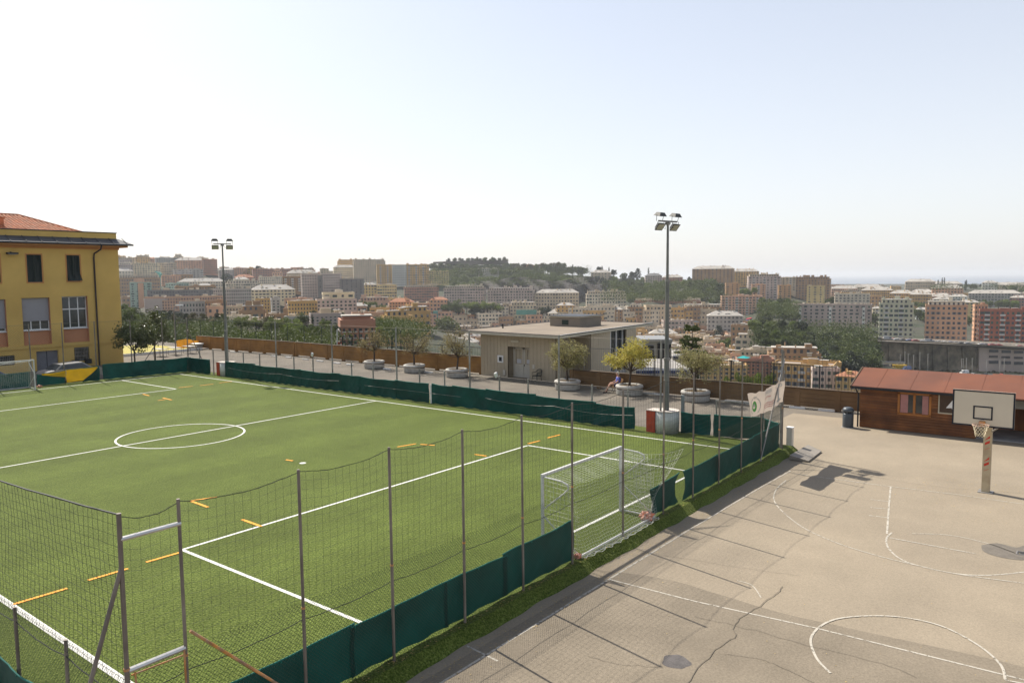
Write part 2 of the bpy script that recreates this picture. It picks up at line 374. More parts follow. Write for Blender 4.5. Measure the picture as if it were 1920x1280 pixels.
MB().hexa([(30.6,9.0,CZ+.02),(32.7,9.1,CZ+.02),(33.0,9.74,CZ+.02),(30.6,9.74,CZ+.02),(30.6,9.0,CZ+.07),(32.7,9.1,CZ+.07),(33.0,9.74,-.02),(30.6,9.74,-.02)]).build('ramp_slab', M_slab, kind='structure')
# fallen leaves and dust along edges
M_litter = pm('dry_leaf', (.42,.30,.10), .9, .3, 20)
mb = MB()
def leafq(x, y, z, s):
    a = rnd.uniform(0, 6.28); c, q = math.cos(a)*s, math.sin(a)*s; t = rnd.uniform(.2,.8)*s
    mb.face([(x-c, y-q, z), (x+q*.5, y-c*.5, z+t*.5), (x+c, y+q, z+t*.2), (x-q*.5, y+c*.5, z)])
for i in range(2600):
    k = rnd.random()
    if k < .45: x = rnd.uniform(7, 33); y = 9.72-abs(rnd.gauss(0, .25))
    elif k < .75: x = 29.9+rnd.gauss(0, 1.3); y = rnd.uniform(-3, 5)
    elif k < .9: x = rnd.uniform(8, 39); y = rnd.uniform(-4, 9.6)
    else: x = rnd.uniform(27, 31)+rnd.gauss(0,.3); y = rnd.uniform(-3, 9)
    leafq(x, y, CZ+.022, rnd.uniform(.008, .022))
mb.build('leaf_litter', M_litter, kind='stuff')
mb = MB()
for i in range(700):
    leafq(rnd.uniform(7, 31), rnd.uniform(10.17, 10.32), .008, rnd.uniform(.012,.028))
mb.build('leaf_litter', M_litter, kind='stuff')

# ------------------------------------------------------------------ nets, cloths, fences
def chainlink(mb, a, b, z0, z1, cell=.075, r=.0022):
    a = Vector((a[0], a[1], 0)); b = Vector((b[0], b[1], 0)); L = (b-a).length; d = (b-a)/L; h = z1-z0
    n = int((L+h)/cell)
    for sgn in (1, -1):
        for i in range(n):
            s0 = i*cell - h; t0, t1 = s0, s0+h; za, zb = z0, z1
            if t0 < 0: za = z0 - t0; t0 = 0
            if t1 > L: zb = z1 - (t1-L); t1 = L
            if t1-t0 < .02: continue
            if sgn < 0: t0, t1 = L-t0, L-t1
            mb.tube([(a+d*t0)+Vector((0,0,za)), (a+d*t1)+Vector((0,0,zb))], r, 3, cap=False)
def ropez(t, z, sag, seed):     # t in 0..1 between posts
    return z - sag*4*t*(1-t) + .005*math.sin(t*(17+3*math.sin(seed*5))+seed*3.1)+.004*math.sin(t*47+seed)
def cordnet(mb, posts, z0, z1, sag=.10, cell=.15, r=.0020, seed=0):
    """posts: ground points; a square cord net hung from a sagging rope between them"""
    for k in range(len(posts)-1):
        a, b = Vector((*posts[k], 0)), Vector((*posts[k+1], 0)); L = (b-a).length; n = max(2, round(L/cell)); d = (b-a)/L; nrm = Vector((-d.y, d.x, 0))
        nz = round((z1-z0)/cell)
        def pt(i, j):
            t = i/n; zt = ropez(t, z1, sag, k+seed); z = zt + (z0-zt)*j/nz
            wob = .008*math.sin(i*1.7+j*.9+k)+.02*math.sin(j*.35+i*.12+k)
            return a+d*(L*t+wob*.5)+nrm*wob+Vector((0, 0, z+.01*math.sin(i*2.1+k)))
        for i in range(n+1): mb.tube([pt(i, j) for j in range(0, nz+1, 4)]+[pt(i, nz)], r, 3, cap=False)
        for j in range(nz+1): mb.tube([pt(i, j) for i in range(0, n+1, 2)]+[pt(n, j)], r, 3, cap=False)
def rope(mb, posts, z1, sag=.10, r=.0055, seed=0):
    for k in range(len(posts)-1):
        a, b = Vector((*posts[k], 0)), Vector((*posts[k+1], 0))
        mb.tube([a.lerp(b, i/16)+Vector((0,0,ropez(i/16, z1, sag, k+seed))) for i in range(17)], r, 5)
def tarp(a, b, z0, z1a, z1b, parent, seed, wrinkle=.04, mat=None, side=1, mats=None, fn=None, name='tarpaulin'):
    a, b = Vector((*a, 0)), Vector((*b, 0)); L = (b-a).length; d = (b-a)/L; nrm = Vector((-d.y, d.x, 0))*side
    nu = max(6, int(L/.07)); nv = 14; mb = MB(); rr = random.Random(seed); ph = [rr.uniform(0, 6.28) for _ in range(8)]
    fr = [rr.uniform(2, 4), rr.uniform(5, 8), rr.uniform(9, 14), rr.uniform(1.2, 3)]
    def g(s, t):
        x = s*L; zt = z1a+(z1b-z1a)*s + .012*math.sin(fr[3]*x+ph[0])-.012*abs(math.sin(x*math.pi/1.1+ph[5]+.5*math.sin(x)))-.05*math.sin(math.pi*s)*(.5+.5*math.sin(ph[1]))
        z = z0+(zt-z0)*t
        q_ = math.sin(fr[1]*.8*x+6*t+ph[2]+1.5*math.sin(1.3*x+ph[6]))
        wv = wrinkle*(.30*math.sin(fr[3]*x+ph[1]+1.5*t)+.45*max(0, q_)**4*(1-.6*t)+.35*max(0, math.sin(fr[2]*.7*x-9*t+ph[3]))**6*(1-t*.7)+.40*math.sin(t*3.2+ph[4]+fr[3]*.7*x)*(1-t))
        return a+d*(x+.012*math.sin(7*t+ph[6]))+nrm*(wv+.02)+Vector((0, 0, z+(.02*math.sin(fr[1]*x+ph[7]) if t == 0 else 0)))
    mb.grid(g if fn is None else (lambda s, t: fn(g, s, t)), nu, nv)
    # rolled top hem and eyelet ties
    hem = MB(); hem.tube([g(i/24, 1) for i in range(25)], .016, 5)
    for i in range(int(L)+1):
        p = g(min(1, (i+.1)/max(L, 1)), 1); hem.cbox((p.x, p.y, p.z-.03), .025, .025, .03)
    o = mb.build(name, mat or M_tarp, parent, True); hem.build('hem', M_hem, o); return o
M_hem = clothmat('tarpaulin_hem', (.02,.20,.16), .2, .5, .2, 4)

def posts_of(parent, pts, z0, z1, r, m, name='post', cap=True, joint=True, r2=None):
    for i, (x, y) in enumerate(pts):
        mb = MB(); h = z1-z0; j = z0+h*rnd.uniform(.42,.5)
        lean = rnd.uniform(-.02,.02)
        mb.tube([(x, y, z0), (x+lean*.4, y, j)], r*1.12, 8); mb.tube([(x+lean*.4, y, j+.002), (x+lean, y, z1)], r, 8)
        o = mb.build(name, m, parent, False)
        if joint: MB().lathe([(r*1.3, 0), (r*1.3, .035)], (x+lean*.4, y, j-.015), 8).build('joint', M_rust, o)

# near fence, between the pitch and the basketball court
U0 = 10.3
nf = thing('sports_fence', 'tall rope net fence with green tarpaulins between the pitch and the basketball court', 'fence', (18, U0, 0))
NP = [4.6, 5.45, 7.5, 9.5, 11.52, 13.55, 15.6, 18.15, 20.6, 22.7, 24.8, 26.85, 28.9, 31.35]
posts_of(nf, [(v, U0) for v in NP[1:]], -.02, 4.1, .026, M_brownsteel); posts_of(nf, [(NP[0], U0)], -.02, 4.1, .034, M_brownsteel)
posts_of(nf, [(31.55, U0+.12)], -.02, 4.15, .045, M_steel, joint=False)
mb = MB(); cordnet(mb, [(v, U0+.03) for v in NP], 1.75, 4.05); mb.build('cord_net', M_cord, nf, kind='stuff')
mb = MB(); rope(mb, [(v, U0) for v in NP], 4.06); mb.build('top_rope', M_cord, nf)
mb = MB(); rope(mb, [(v, U0+.02) for v in NP], 1.55, .05, .007, 5); mb.build('middle_rope', M_cord, nf)
mb = MB(); chainlink(mb, (4.6, U0+.05), (31.3, U0+.05), .02, 1.85, .07, .0028); mb.build('chain_link', M_wire, nf, kind='stuff')
mb = MB(); mb.tube([(4.6, U0, 3.74), (5.45, U0, 3.74)], .035, 8); mb.build('cross_bar', M_galv, nf)
mb = MB(); mb.tube([(4.62, U0, 1.90), (5.43, U0, 1.90)], .04, 8); mb.build('cross_bar', M_galv, nf)
mb = MB(); mb.tube([(4.66, U0, 1.82), (5.4, U0, 1.80)], .012, 6); mb.tube([(5.40, U0-.04, 1.9), (5.41, U0-.04, .9)], .014, 6); mb.tube([(4.7, U0-.02, 1.85), (4.75, U0-.02, .9)], .014, 6); mb.build('hinge_bar', M_rust, nf)
mb = MB(); mb.tube([(4.6, U0, 3.35), (3.35, U0-.1, CZ)], .03, 8); mb.build('brace', M_brownsteel, nf)
mb = MB(); mb.tube([(5.5, U0-.05, 2.14), (7.5, U0-.05, .12)], .022, 8); mb.build('brace', M_rust, nf, label='rusty diagonal brace')
mb = MB(); mb.tube([(31.25, U0-.06, 3.73), (28.68, U0-.06, .04)], .028, 8); mb.build('brace', M_steel, nf)
UT = U0+.09
k = 0
for a, b, za, zb in ((6.0, 8.65, 1.0, 1.02), (8.55, 11.1, .98, 1.0), (11.0, 13.1, 1.0, .97), (12.95, 15.85, 1.02, 1.05), (20.0, 21.9, .88, 1.0), (22.15, 24.95, .98, 1.0), (24.8, 28.4, .98, 1.02), (28.3, 31.3, 1.05, 1.1)):
    k += 1
    def fn(g, s, t, k=k):
        p = g(s, t)
        if k == 5 and s > .85: p.x -= .35*(s-.85)/.15*math.sin(math.pi*min(1, max(0, 1-t)))
        if k == 6 and s < .1: p.x += .18*(.1-s)/.1*math.sin(math.pi*t)
        if k == 5 and s < .1: p.x += .12*(.1-s)/.1*math.sin(math.pi*t*1.2)
        return p
    tarp((a, UT), (b, UT), .04, za, zb, nf, 10+k, .035, fn=fn)
# left fence of the pitch
lf = thing('side_fence', 'rope net and wire fence along the near left edge of the pitch', 'fence', (4.6, 20, 0))
LP = [12.3, 14.25, 16.3, 18.3, 20.4, 22.5, 24.6]
posts_of(lf, [(4.6, u) for u in LP], CZ, 1.75, .03, M_brownsteel, joint=False)
posts_of(lf, [(4.6, u) for u in (26.7, 32.7, 38.7, 44.7, 50.7, 57)], CZ, 4.1, .035, M_brownsteel)
mb = MB(); chainlink(mb, (4.62, 10.35), (4.62, 57), .02, 1.75, .075, .0025); mb.build('chain_link', M_wire, lf, kind='stuff')
ps = [(4.6, 10.3), (4.6, 26.7), (4.6, 32.7), (4.6, 38.7)]
mb = MB(); cordnet(mb, ps, 1.6, 4.08, .28, .15, .0028); mb.build('cord_net', M_cord, lf, kind='stuff')
mb = MB(); rope(mb, ps, 4.08, .28, .014, 2); rope(mb, [(4.6, 10.3)]+[(4.6, u) for u in LP], 1.5, .06, .009, 3); mb.build('rope', M_cord, lf)
for k, (a, b) in enumerate(((10.6, 12.9), (13.0, 15.6), (15.6, 18.4), (18.5, 21.5), (21.5, 25), (25, 30), (30, 36), (36, 42), (42, 50), (50, 57))):
    tarp((4.5, a), (4.5, b), CZ+.02, .76, .72, lf, 40+k, .06, side=-1)
# far side fence towards the promenade
ff = thing('boundary_fence', 'long wire fence with green tarpaulins between the pitch and the promenade', 'fence', (31.4, 34, 0))
FPT = [15.9, 21.55, 27.5, 33.3, 39.3, 45.35, 51.4]; FPS = [17.6, 19.6, 23.5, 25.4, 29.4, 31.4, 35.4, 37.4, 41.3, 43.35, 47.35, 49.4, 53.4, 55.3]
posts_of(ff, [(31.45, u) for u in FPT], -.25, 4.3, .045, M_steel, joint=False)
posts_of(ff, [(31.45, u) for u in FPS], -.25, 1.95, .045, M_steel, joint=False)
mb = MB(); chainlink(mb, (31.47, 16.2), (31.47, 57.3), -.1, 1.9, .10, .0022); mb.build('chain_link', pm('grey_wire', (.15,.15,.14), .5, .1, 2), ff, kind='stuff')
mb = MB(); mb.tube([(31.45, 16, 4.25), (31.45, 57.3, 4.25)], .005, 4); mb.tube([(31.45, 16, 1.9), (31.45, 57.3, 1.9)], .006, 4); mb.build('top_wire', M_brownsteel, ff)
k = 0
for a, b, z in ((17.15, 19.4, 1.06), (19.3, 23.0, 1.12), (22.9, 26.25, 1.22), (26.15, 28.7, 1.18), (28.6, 30.3, 1.18), (30.5, 33.35, 1.15), (33.25, 36.65, 1.15), (36.55, 38.45, 1.16), (38.35, 42.55, 1.15), (42.45, 45.65, 1.12), (45.55, 47.85, 1.15), (47.75, 51.6, 1.2), (53.6, 57.2, 1.15)):
    k += 1; tarp((31.33, a), (31.33, b), .03, z+rnd.uniform(-.03,.03), z+rnd.uniform(-.03,.03), ff, 70+k, .05, side=1)
mb = MB(); mb.tube([(31.2, 17.2+i*.9, .72-.12*math.sin(math.pi*((i % 5)/5))) for i in range(11)], .007, 4); mb.tube([(31.2, 38.4+i*.9, .72-.12*math.sin(math.pi*((i % 7)/7))) for i in range(15)], .007, 4); mb.tube([(31.22, 28+i, .62) for i in range(9)], .007, 4); mb.build('tie_rope', M_steel, ff)
MB().box(31.34, 31.46, 30.32, 30.46, 0, 1.1).build('gate_leaf', M_white, ff)
# gate in the far corner
gt = thing('steel_gate', 'grey steel gate with thick square posts beside the far corner of the pitch', 'gate', (32.8, 13.5, 0))
for (x, y) in ((32.2, 15.15), (32.6, 11.6)): MB().box(x-.06, x+.06, y-.06, y+.06, CZ, 1.72).build('gate_post', pm('blue_grey_paint', (.16,.19,.20), .5, .1, 3), gt)
mb = MB(); mb.bar((32.25, 13.6, 1.62), (32.58, 11.7, 1.62), .05, .05); mb.build('rail', M_steel, gt)
posts_of(gt, [(32.3, 14.7), (32.4, 13.6)], CZ, 1.62, .035, M_steel, joint=False)
mb = MB(); chainlink(mb, (32.2, 15.1), (32.4, 13.6), 0, 1.6, .1, .0022); chainlink(mb, (32.4, 13.6), (32.6, 11.6), 0, 1.6, .1, .0022); chainlink(mb, (32.6, 11.6), (31.6, 10.5), 0, 2.0, .08, .0022); mb.build('chain_link', M_wire, gt, kind='stuff')
tarp((32.15, 13.75), (32.05, 15.15), .02, 1.0, .98, gt, 101, .05, side=1); tarp((32.5, 11.5), (32.2, 13.65), .02, 1.02, 1.0, gt, 102, .05, side=1)
tarp((31.6, 10.55), (32.5, 11.45), .02, 1.05, 1.0, gt, 103, .03, side=1)
# end fence by the yellow building
ef = thing('end_fence', 'tall thin wire fence with green and yellow tarpaulins in front of the yellow building', 'fence', (20, 57.6, 0))
EP = [12.6, 14.6, 16.6, 18.6, 20.65, 22.65, 24.75, 27.2, 29.5, 31.4]
def euv(v): return 57.6+(24-v)*.10
posts_of(ef, [(v, euv(v)+.1) for v in EP], -.1, 4.3, .04, M_brownsteel, joint=False)
mb = MB(); chainlink(mb, (12.6, euv(12.6)+.1), (31.4, euv(31.4)+.1), 0, 4.25, .16, .0026); mb.build('chain_link', M_wire, ef, kind='stuff')
mb = MB(); rope(mb, [(v, euv(v)+.1) for v in EP], 4.27, .02, .008); mb.tube([(31.5, 57.0, 3.3), (33.6, 58.2, 0)], .03, 6); mb.tube([(31.4, 56.9, 3.9), (30.6, 57.0, 3.9)], .025, 6); mb.tube([(29.0, 57.4, 2.2), (27.6, 57.5, .3)], .03, 6); mb.build('brace', M_brownsteel, ef)
M_ytarp = clothmat('yellow_tarpaulin', (.62,.36,.015), .15, .7, .1, 1.5)
k = 0
for a, b, z in ((12.6, 15.65, 1.0), (15.55, 18.0, 1.0), (17.9, 20.5, 1.05), (25.1, 28.45, 1.15), (28.35, 31.25, 1.15)):
    k += 1; tarp((a, euv(a)), (b, euv(b)), .03, z, z+.03, ef, 120+k, .05, side=-1)
k += 1; tarp((20.9, euv(20.9)+.02), (22.65, euv(22.65)+.02), .03, .80, .92, ef, 130, .05, side=-1)
def ycut(g, s, t):
    p = g(s, t); return p
tarp((22.7, euv(22.7)-.06), (24.75, euv(24.75)-.06), .10, .98, 1.08, ef, 131, .02, M_ytarp, side=-1, name='yellow_tarpaulin')
def ytri(g, s, t):
    return g(s, 1-(1-t)*(.12+.45*s))
tarp((21.2, euv(21.2)-.06), (22.68, euv(22.68)-.06), .10, .86, .96, ef, 132, .02, M_ytarp, side=-1, fn=ytri, name='yellow_tarpaulin')
def gtri(g, s, t):
    return g(s, t*(.05+.95*s))
tarp((23.7, euv(23.7)-.10), (24.85, euv(24.85)-.10), .03, 1.02, 1.05, ef, 133, .03, side=-1, fn=gtri)

# banner hung on the near fence
M_ban = clothmat('banner_cloth', (.58,.49,.41), .25, .8, .05, 2)
M_ink = pm('banner_red_print', (.45,.16,.14), .8, .1, 5); M_ink2 = pm('banner_grey_print', (.36,.36,.34), .8, .1, 5); M_inkg = pm('banner_green_print', (.10,.34,.08), .8, .1, 5)
bn = thing('hanging_banner', 'creased off-white banner with a green emblem tied to the fence at the far right corner', 'banner', (29.5, U0-.08, 2))
c4 = [PU(1405,738,U0-.09), PU(1468,712,U0-.09), PU(1470,752,U0-.09), PU(1408,783,U0-.09)]
def bp_(s, t, off=0):           # s left-right, t bottom-top
    a = c4[3].lerp(c4[2], s); b = c4[0].lerp(c4[1], s); p = a.lerp(b, t)
    p = p + Vector((0, -off+.05*math.sin(s*9+t*2)+.03*math.sin(s*21-t*4), -.10*math.sin(math.pi*s)*(.6+.4*t)+.02*math.sin(s*30)))
    return p
mb = MB(); mb.grid(lambda s, t: bp_(s, t), 40, 14); cl_ = mb.build('cloth', M_ban, bn, True)
def bline(m, s0, s1, t, h, name, dash=True):
    mb = MB(); s = s0; rr = random.Random(int(s0*1000+t*77))
    while s < s1:
        e = min(s1, s+(rr.uniform(.012,.035) if dash else s1-s0))
        mb.face([bp_(s, t, .006), bp_(e, t, .006), bp_(e, t+h, .006), bp_(s, t+h, .006)]); s = e+(.008 if dash else 1)
    mb.build(name, m, cl_)
for t, s0, s1, m in ((.86,.40,.66,M_ink2), (.79,.40,.66,M_ink2), (.62,.38,.60,M_ink), (.36,.36,.62,M_ink), (.27,.36,.74,M_ink), (.18,.38,.70,M_ink)):
    bline(m, s0, s1, t, .045, 'printed_line')
def bring(m, cx, cy, rx, ry, w, name, a0=0, a1=6.283):
    mb = MB(); n = 22
    for i in range(n):
        a, b = a0+(a1-a0)*i/n, a0+(a1-a0)*(i+1)/n
        f = lambda q, k: bp_(cx+rx*k*math.cos(q), cy+ry*k*math.sin(q), .008)
        mb.face([f(a, 1), f(b, 1), f(b, 1-w), f(a, 1-w)])
    mb.build(name, m, cl_)
bring(M_ink2, .17, .42, .10, .36, .12, 'printed_ring', -1.2, 1.2); bring(M_ink2, .13, .42, .10, .36, .12, 'printed_ring', 1.9, 4.4)
bring(M_inkg, .15, .42, .055, .24, .55, 'printed_emblem'); bring(M_ink2, .15, .46, .02, .08, .99, 'printed_emblem')
bring(M_ink2, .15, .80, .05, .05, .6, 'printed_knot'); bring(M_ink2, .84, .86, .05, .09, .25, 'printed_ring'); bring(M_ink2, .89, .84, .04, .08, .3, 'printed_ring')
bline(M_ink2, .83, .86, .15, .6, 'printed_figure', False); bline(M_ink2, .80, .90, .15, .08, 'printed_figure', False)

# white pillar and corner bits
wp = thing('white_bollard', 'short white box pillar at the foot of the tall corner fence post', 'pillar', (32.35, 10.3, CZ))
local('shaft', MB().cbox((0,0,.48), .23, .23, .96), pm('cream_paint', (.62,.57,.48), .7, .1, 3), wp); local('cap', MB().cbox((0,0,.98), .27, .27, .05), M_white, wp)

# ------------------------------------------------------------------ goals
def goal(v0, v1, u, s, label, bulge=.0, netfrom=0.0):
    """s = -1: net falls towards smaller Y"""
    g = thing('football_goal', label, 'goal', ((v0+v1)/2, u, 0))
    for v in (v0, v1): MB().box(v-.032, v+.032, u-.032, u+.032, 0, 1.96).build('post', M_whitebar, g)
    MB().box(v0-.034, v1+.034, u-.034, u+.034, 1.962, 2.03).build('crossbar', M_whitebar, g)
    D = 1.15
    for v in (v0, v1):
        mb = MB(); mb.tube([(v, u, 1.96), (v, u+s*.62, 1.93), (v, u+s*.8, 1.86), (v, u+s*.82, 1.76), (v, u+s*.68, 1.62), (v, u+s*.04, 1.1)], .02, 6); mb.build('bracket', M_whitebar, g)
        mb = MB(); mb.tube([(v, u, .05), (v, u+s*D, .05)], .025, 6); mb.build('ground_bar', M_whitebar, g)
        mb = MB(); mb.tube([(v, u+s*.04, .9), (v, u+s*D, .08)], .016, 6); mb.build('stay', M_whitebar, g)
    mb = MB(); mb.tube([(v0, u+s*D, .05), (v1, u+s*D, .05)], .028, 6); mb.build('back_bar', M_whitebar, g)
    mb = MB(); c = .12; nv = int((v1-v0)/c); prof = [(0, 1.98), (.25, 1.92), (.5, 1.88), (.8, 1.84), (.92, 1.6), (1.0, 1.3), (1.02, 1.0), (1.05, .7), (1.12, .4), (1.2, .15), (1.22, .04)]
    def q(i, j):
        v = v0+(v1-v0)*i/nv; a, z = prof[j]; e = math.sin(math.pi*i/nv)
        sx = .5*max(0, i/nv-.55)*math.sin(math.pi*j/10) if bulge else 0
        return (v+bulge*sx+.02*math.sin(j*1.3+i), u+s*(a+.10*e*math.sin(j*.8)), z-.10*e*math.sin(math.pi*j/10)+.02*math.sin(i*1.1+j))
    for i in range(nv+1): mb.tube([q(i, j) for j in range(11)], .0028, 3, cap=False)
    def q2(i, jf):
        j = min(9, int(jf)); f = jf-j; a, b = Vector(q(i, j)), Vector(q(i, j+1)); return a.lerp(b, f)
    for k in range(34): mb.tube([q2(i, k*10/33.001) for i in range(0, nv+1, 2)]+[q2(nv, k*10/33.001)], .0028, 3, cap=False)
    for v, io in ((v0, 0), (v1, nv)):
        for k in range(1, 10):
            a = k*.12
            mb.tube([(v, u+s*a*1.02, .05), (v+.04*math.sin(k), u+s*a*.95, 1.0), (v, u+s*min(a, .8), 1.95-.12*(a > .8)*(a-.8)*10)], .004, 3, cap=False)
        for k in range(1, 16): mb.tube([(v, u, k*.125), (v+.05*math.sin(k), u+s*.5, k*.122), (v, u+s*(1.15-.2*max(0, k-9)/6), k*.12)], .004, 3, cap=False)
    for k in range(3):
        mb.tube([q(i, 10) if k == 0 else (q(i, 10)[0], q(i, 10)[1]+s*(.05*k+.04*math.sin(i*1.9+k)), .03+.03*math.sin(i*2.3+k)**2) for i in range(nv+1)], .008, 3, cap=False)
    mb.build('net', pm('white_net_cord', (.52,.52,.47), .7, .08, 4), g, kind='stuff')
    return g
goal(16.0, 20.1, 11.5, -1, 'white five-a-side goal with a slack net next to the near fence', 1)
goal(16.0, 20.2, 56.3, 1, 'white goal at the far left end in front of the yellow building')
# net pulled out to the fence beside the near goal
xn = thing('spare_net', 'loose white net pulled from the near goal towards the green fence', 'net', (20.6, 11, 0))
mb = MB()
def xq(s, t):
    a = Vector((20.1, 11.1, 1.9)).lerp(Vector((21.9, 10.35, 1.78)), s); b = Vector((19.6, 10.4, .05)).lerp(Vector((20.2, 10.4, .3)), s)
    p = a.lerp(b, t); return p + Vector((-.25*math.sin(math.pi*t)*s, .08*math.sin(s*5+t*3), -.18*math.sin(math.pi*t)*(1-t)-.14*math.sin(math.pi*s)*(1-t)))
for i in range(15): mb.tube([xq(i/14, j/12) for j in range(13)], .004, 3, cap=False)
for j in range(17): mb.tube([xq(i/10, j/16) for i in range(11)], .004, 3, cap=False)
mb.build('net_cords', MATS['white_net_cord'], xn, kind='stuff')
# crumpled orange bags weighing the goal down
M_bag = pm('orange_plastic_bag', (.62,.20,.10), .6, .3, 14, .8, 30, col2=(.68,.45,.36), scale2=9)
def bag(loc, s, label, seed):
    rr = random.Random(seed); me = bmesh.new(); bmesh.ops.create_icosphere(me, subdivisions=3, radius=1)
    for v in me.verts:
        n = v.co.normalized(); k = 1+.28*math.sin(n.x*7+seed)+.22*math.sin(n.y*9+n.z*5)+rr.uniform(-.12,.12); v.co = Vector((n.x*s*k, n.y*s*.8*k, max(-.9, n.z)*s*.62*k))
    m = bpy.data.meshes.new('weight_bag'); me.to_mesh(m); m.materials.append(M_bag); o = bpy.data.objects.new('weight_bag', m); COL.objects.link(o); o.location = loc; return tag(o, label, 'bag')
bag((19.75, 10.42, .13), .21, 'crumpled orange and white plastic bag on the right rear corner of the near goal', 3)
bag((15.98, 10.38, .07), .10, 'small orange bag at the left rear corner of the near goal beside the tarpaulin', 5)
bag((20.7, 57.0, .10), .14, 'red and white rag beside the foot of the far left goal', 8)
# ------------------------------------------------------------------ floodlights
M_glassl = pm('lamp_glass', (.42,.42,.34), .15, .1, 3, spec=.7)
M_red = pm('red_paint', (.40,.055,.025), .6, .15, 4)
M_lampbody = pm('lamp_housing', (.06,.06,.055), .45, .1, 3, metal=.4)
def floodlight(x, y, ztop, label, turn, group='floodlights'):
    t = thing('floodlight_mast', label, 'floodlight', (x, y, 0), 0, group)
    mb = MB(); mb.tube([(x, y, .9), (x, y, 3.4)], [.13, .12], 12); mb.build('pole', M_pole, t)
    mb = MB(); mb.tube([(x, y, 3.4), (x, y, 7.0)], [.095, .088], 12); mb.build('pole', M_pole, t)
    mb = MB(); mb.tube([(x, y, 7.0), (x, y, ztop)], [.065, .05], 12); mb.build('pole', M_pole, t)
    for z, r in ((3.4, .13), (7.0, .10)): MB().lathe([(r+.01, -.06), (r+.01, .06)], (x, y, z), 12).build('joint_ring', M_steel, t)
    d = Vector((math.cos(turn), math.sin(turn), 0)); n = Vector((-d.y, d.x, 0)); c = Vector((x, y, ztop))
    MB().bar(c-d*.62, c+d*.62, .07, .07).build('cross_arm', M_steel, t)
    MB().box(x-.09, x+.09, y-.09, y+.09, ztop-.15, ztop-.035).build('junction_box', M_steel, t)
    def head(off, up, tilt, side):
        o = c + d*off + Vector((0, 0, up)); f = (n*math.cos(tilt)*side + Vector((0, 0, -math.sin(tilt)))).normalized()   # facing direction of the lamp
        w = d*.24; v = f.cross(d).normalized()*.19
        mb = MB(); a = o; b = o - f*.16
        mb.hexa([a-w-v, a+w-v, a+w+v, a-w+v, b-w*.6-v*.6, b+w*.6-v*.6, b+w*.6+v*.6, b-w*.6+v*.6])
        h = mb.build('lamp_head', M_lampbody, t)
        e = o+f*.006; mb = MB(); mb.face([e-w*.82-v*.8, e+w*.82-v*.8, e+w*.82+v*.8, e-w*.82+v*.8]); mb.build('lamp_glass', M_glassl, h)
        mb = MB(); bk = o-f*.05
        for q in (-1, 1): mb.tube([bk+w*q, c+d*off+w*q*.8+n*.05*side], .012, 5)
        mb.build('bracket', M_lampbody, h)
    for sg in (-1, 1):
        head(sg*.52, .22, R(80), 1); head(sg*.50, -.27, R(42), -1)
    mb = MB(); mb.tube([c+d*.08-Vector((0,0,.1)), c+d*.2-Vector((0,0,.3)), c+d*.4-Vector((0,0,.28))], .01, 4); mb.tube([c-d*.08-Vector((0,0,.1)), c-d*.18-Vector((0,0,.36)), c-d*.36-Vector((0,0,.26))], .01, 4); mb.build('cable', M_cord, t)
    return t
M_pole = pm('grey_pole_paint', (.13,.135,.13), .5, .15, 1.5, metal=.2, col2=(.18,.175,.16), scale2=1)
floodlight(31.75, 15.76, 9.66, 'tall floodlight mast with four lamps rising from the near red and white block', R(-52+38))
floodlight(31.82, 52.15, 9.88, 'smaller looking floodlight mast with four lamps at the far left corner of the pitch', R(-30))
def block(x, y, label):
    t = thing('ballast_block', label, 'concrete block', (x, y, 0), R(-6))
    mb = MB(); mb.lathe([(.56,0),(.58,.5),(.56,1.0)], (0,-.12,0), 20); local('padding', mb, M_conc2, t, True)
    mb = MB(); mb.cbox((-.22,.42,.5), .62, .46, 1.0); local('padding', mb, M_red, t, label='dark red padding')
    mb = MB(); mb.lathe([(.58,0),(.58,.03)], (0,-.12,1.0), 20); mb.cbox((-.22,.42,1.015), .66, .5, .028); local('cover', mb, pm('worn_cover', (.55,.48,.42), .8, .2, 6), t)
M_conc2 = pm('white_padding', (.42,.42,.39), .7, .10, 2, col2=(.50,.50,.47), scale2=2)
block(31.85, 15.9, 'red and white padded block at the foot of the nearer floodlight')
block(31.9, 52.3, 'red and white padded block at the foot of the far left floodlight')

# ------------------------------------------------------------------ parapet wall of the promenade
M_par = pm('brown_boards', (.20,.125,.055), .85, .16, 1.2, .2, 14, col2=(.16,.10,.045), scale2=.5)
M_par2 = pm('brown_coping', (.11,.075,.045), .85, .15, 2)
def parapet(a, b, h, label, mat, step=2.5, wslots=()):
    a = Vector((*a, 0)); b = Vector((*b, 0)); L = (b-a).length; d = (b-a)/L; n = Vector((-d.y, d.x, 0))
    rz = math.atan2(d.y, d.x); t = thing('parapet_wall', label, 'wall', a)
    k = max(1, round(L/step)); s = L/k
    for i in range(k):
        c = a+d*(s*(i+.5))
        for j in range(4):
            hh = (h-.14)/4; z = CZ+.12+hh*(j+.5)
            MB().cbox((c.x, c.y, z), s-.30, .14+rnd.uniform(0,.012), hh-.012, rz).build('board', mat, t)
        MB().cbox((c.x, c.y, CZ+h+.025), s-.02, .26, .05, rz).build('coping', M_par2, t)
    for i in range(k+1):
        c = a+d*(s*i); MB().cbox((c.x-n.x*0, c.y, CZ+h/2), .30, .20, h, rz).build('pier', mat, t)
    return t
M_parL = pm('ochre_boards', (.30,.155,.045), .85, .2, 1.0, .2, 14, col2=(.24,.13,.045), scale2=.6)
parapet((44.35, 37.6), (44.95, 61.5), 1.35, 'long ochre brown board wall behind the three left planters', M_parL, 2.4)
parapet((44.95, 61.9), (44.2, 78), 1.35, 'far brown board wall running to the left corner of the promenade', M_parL, 2.4)
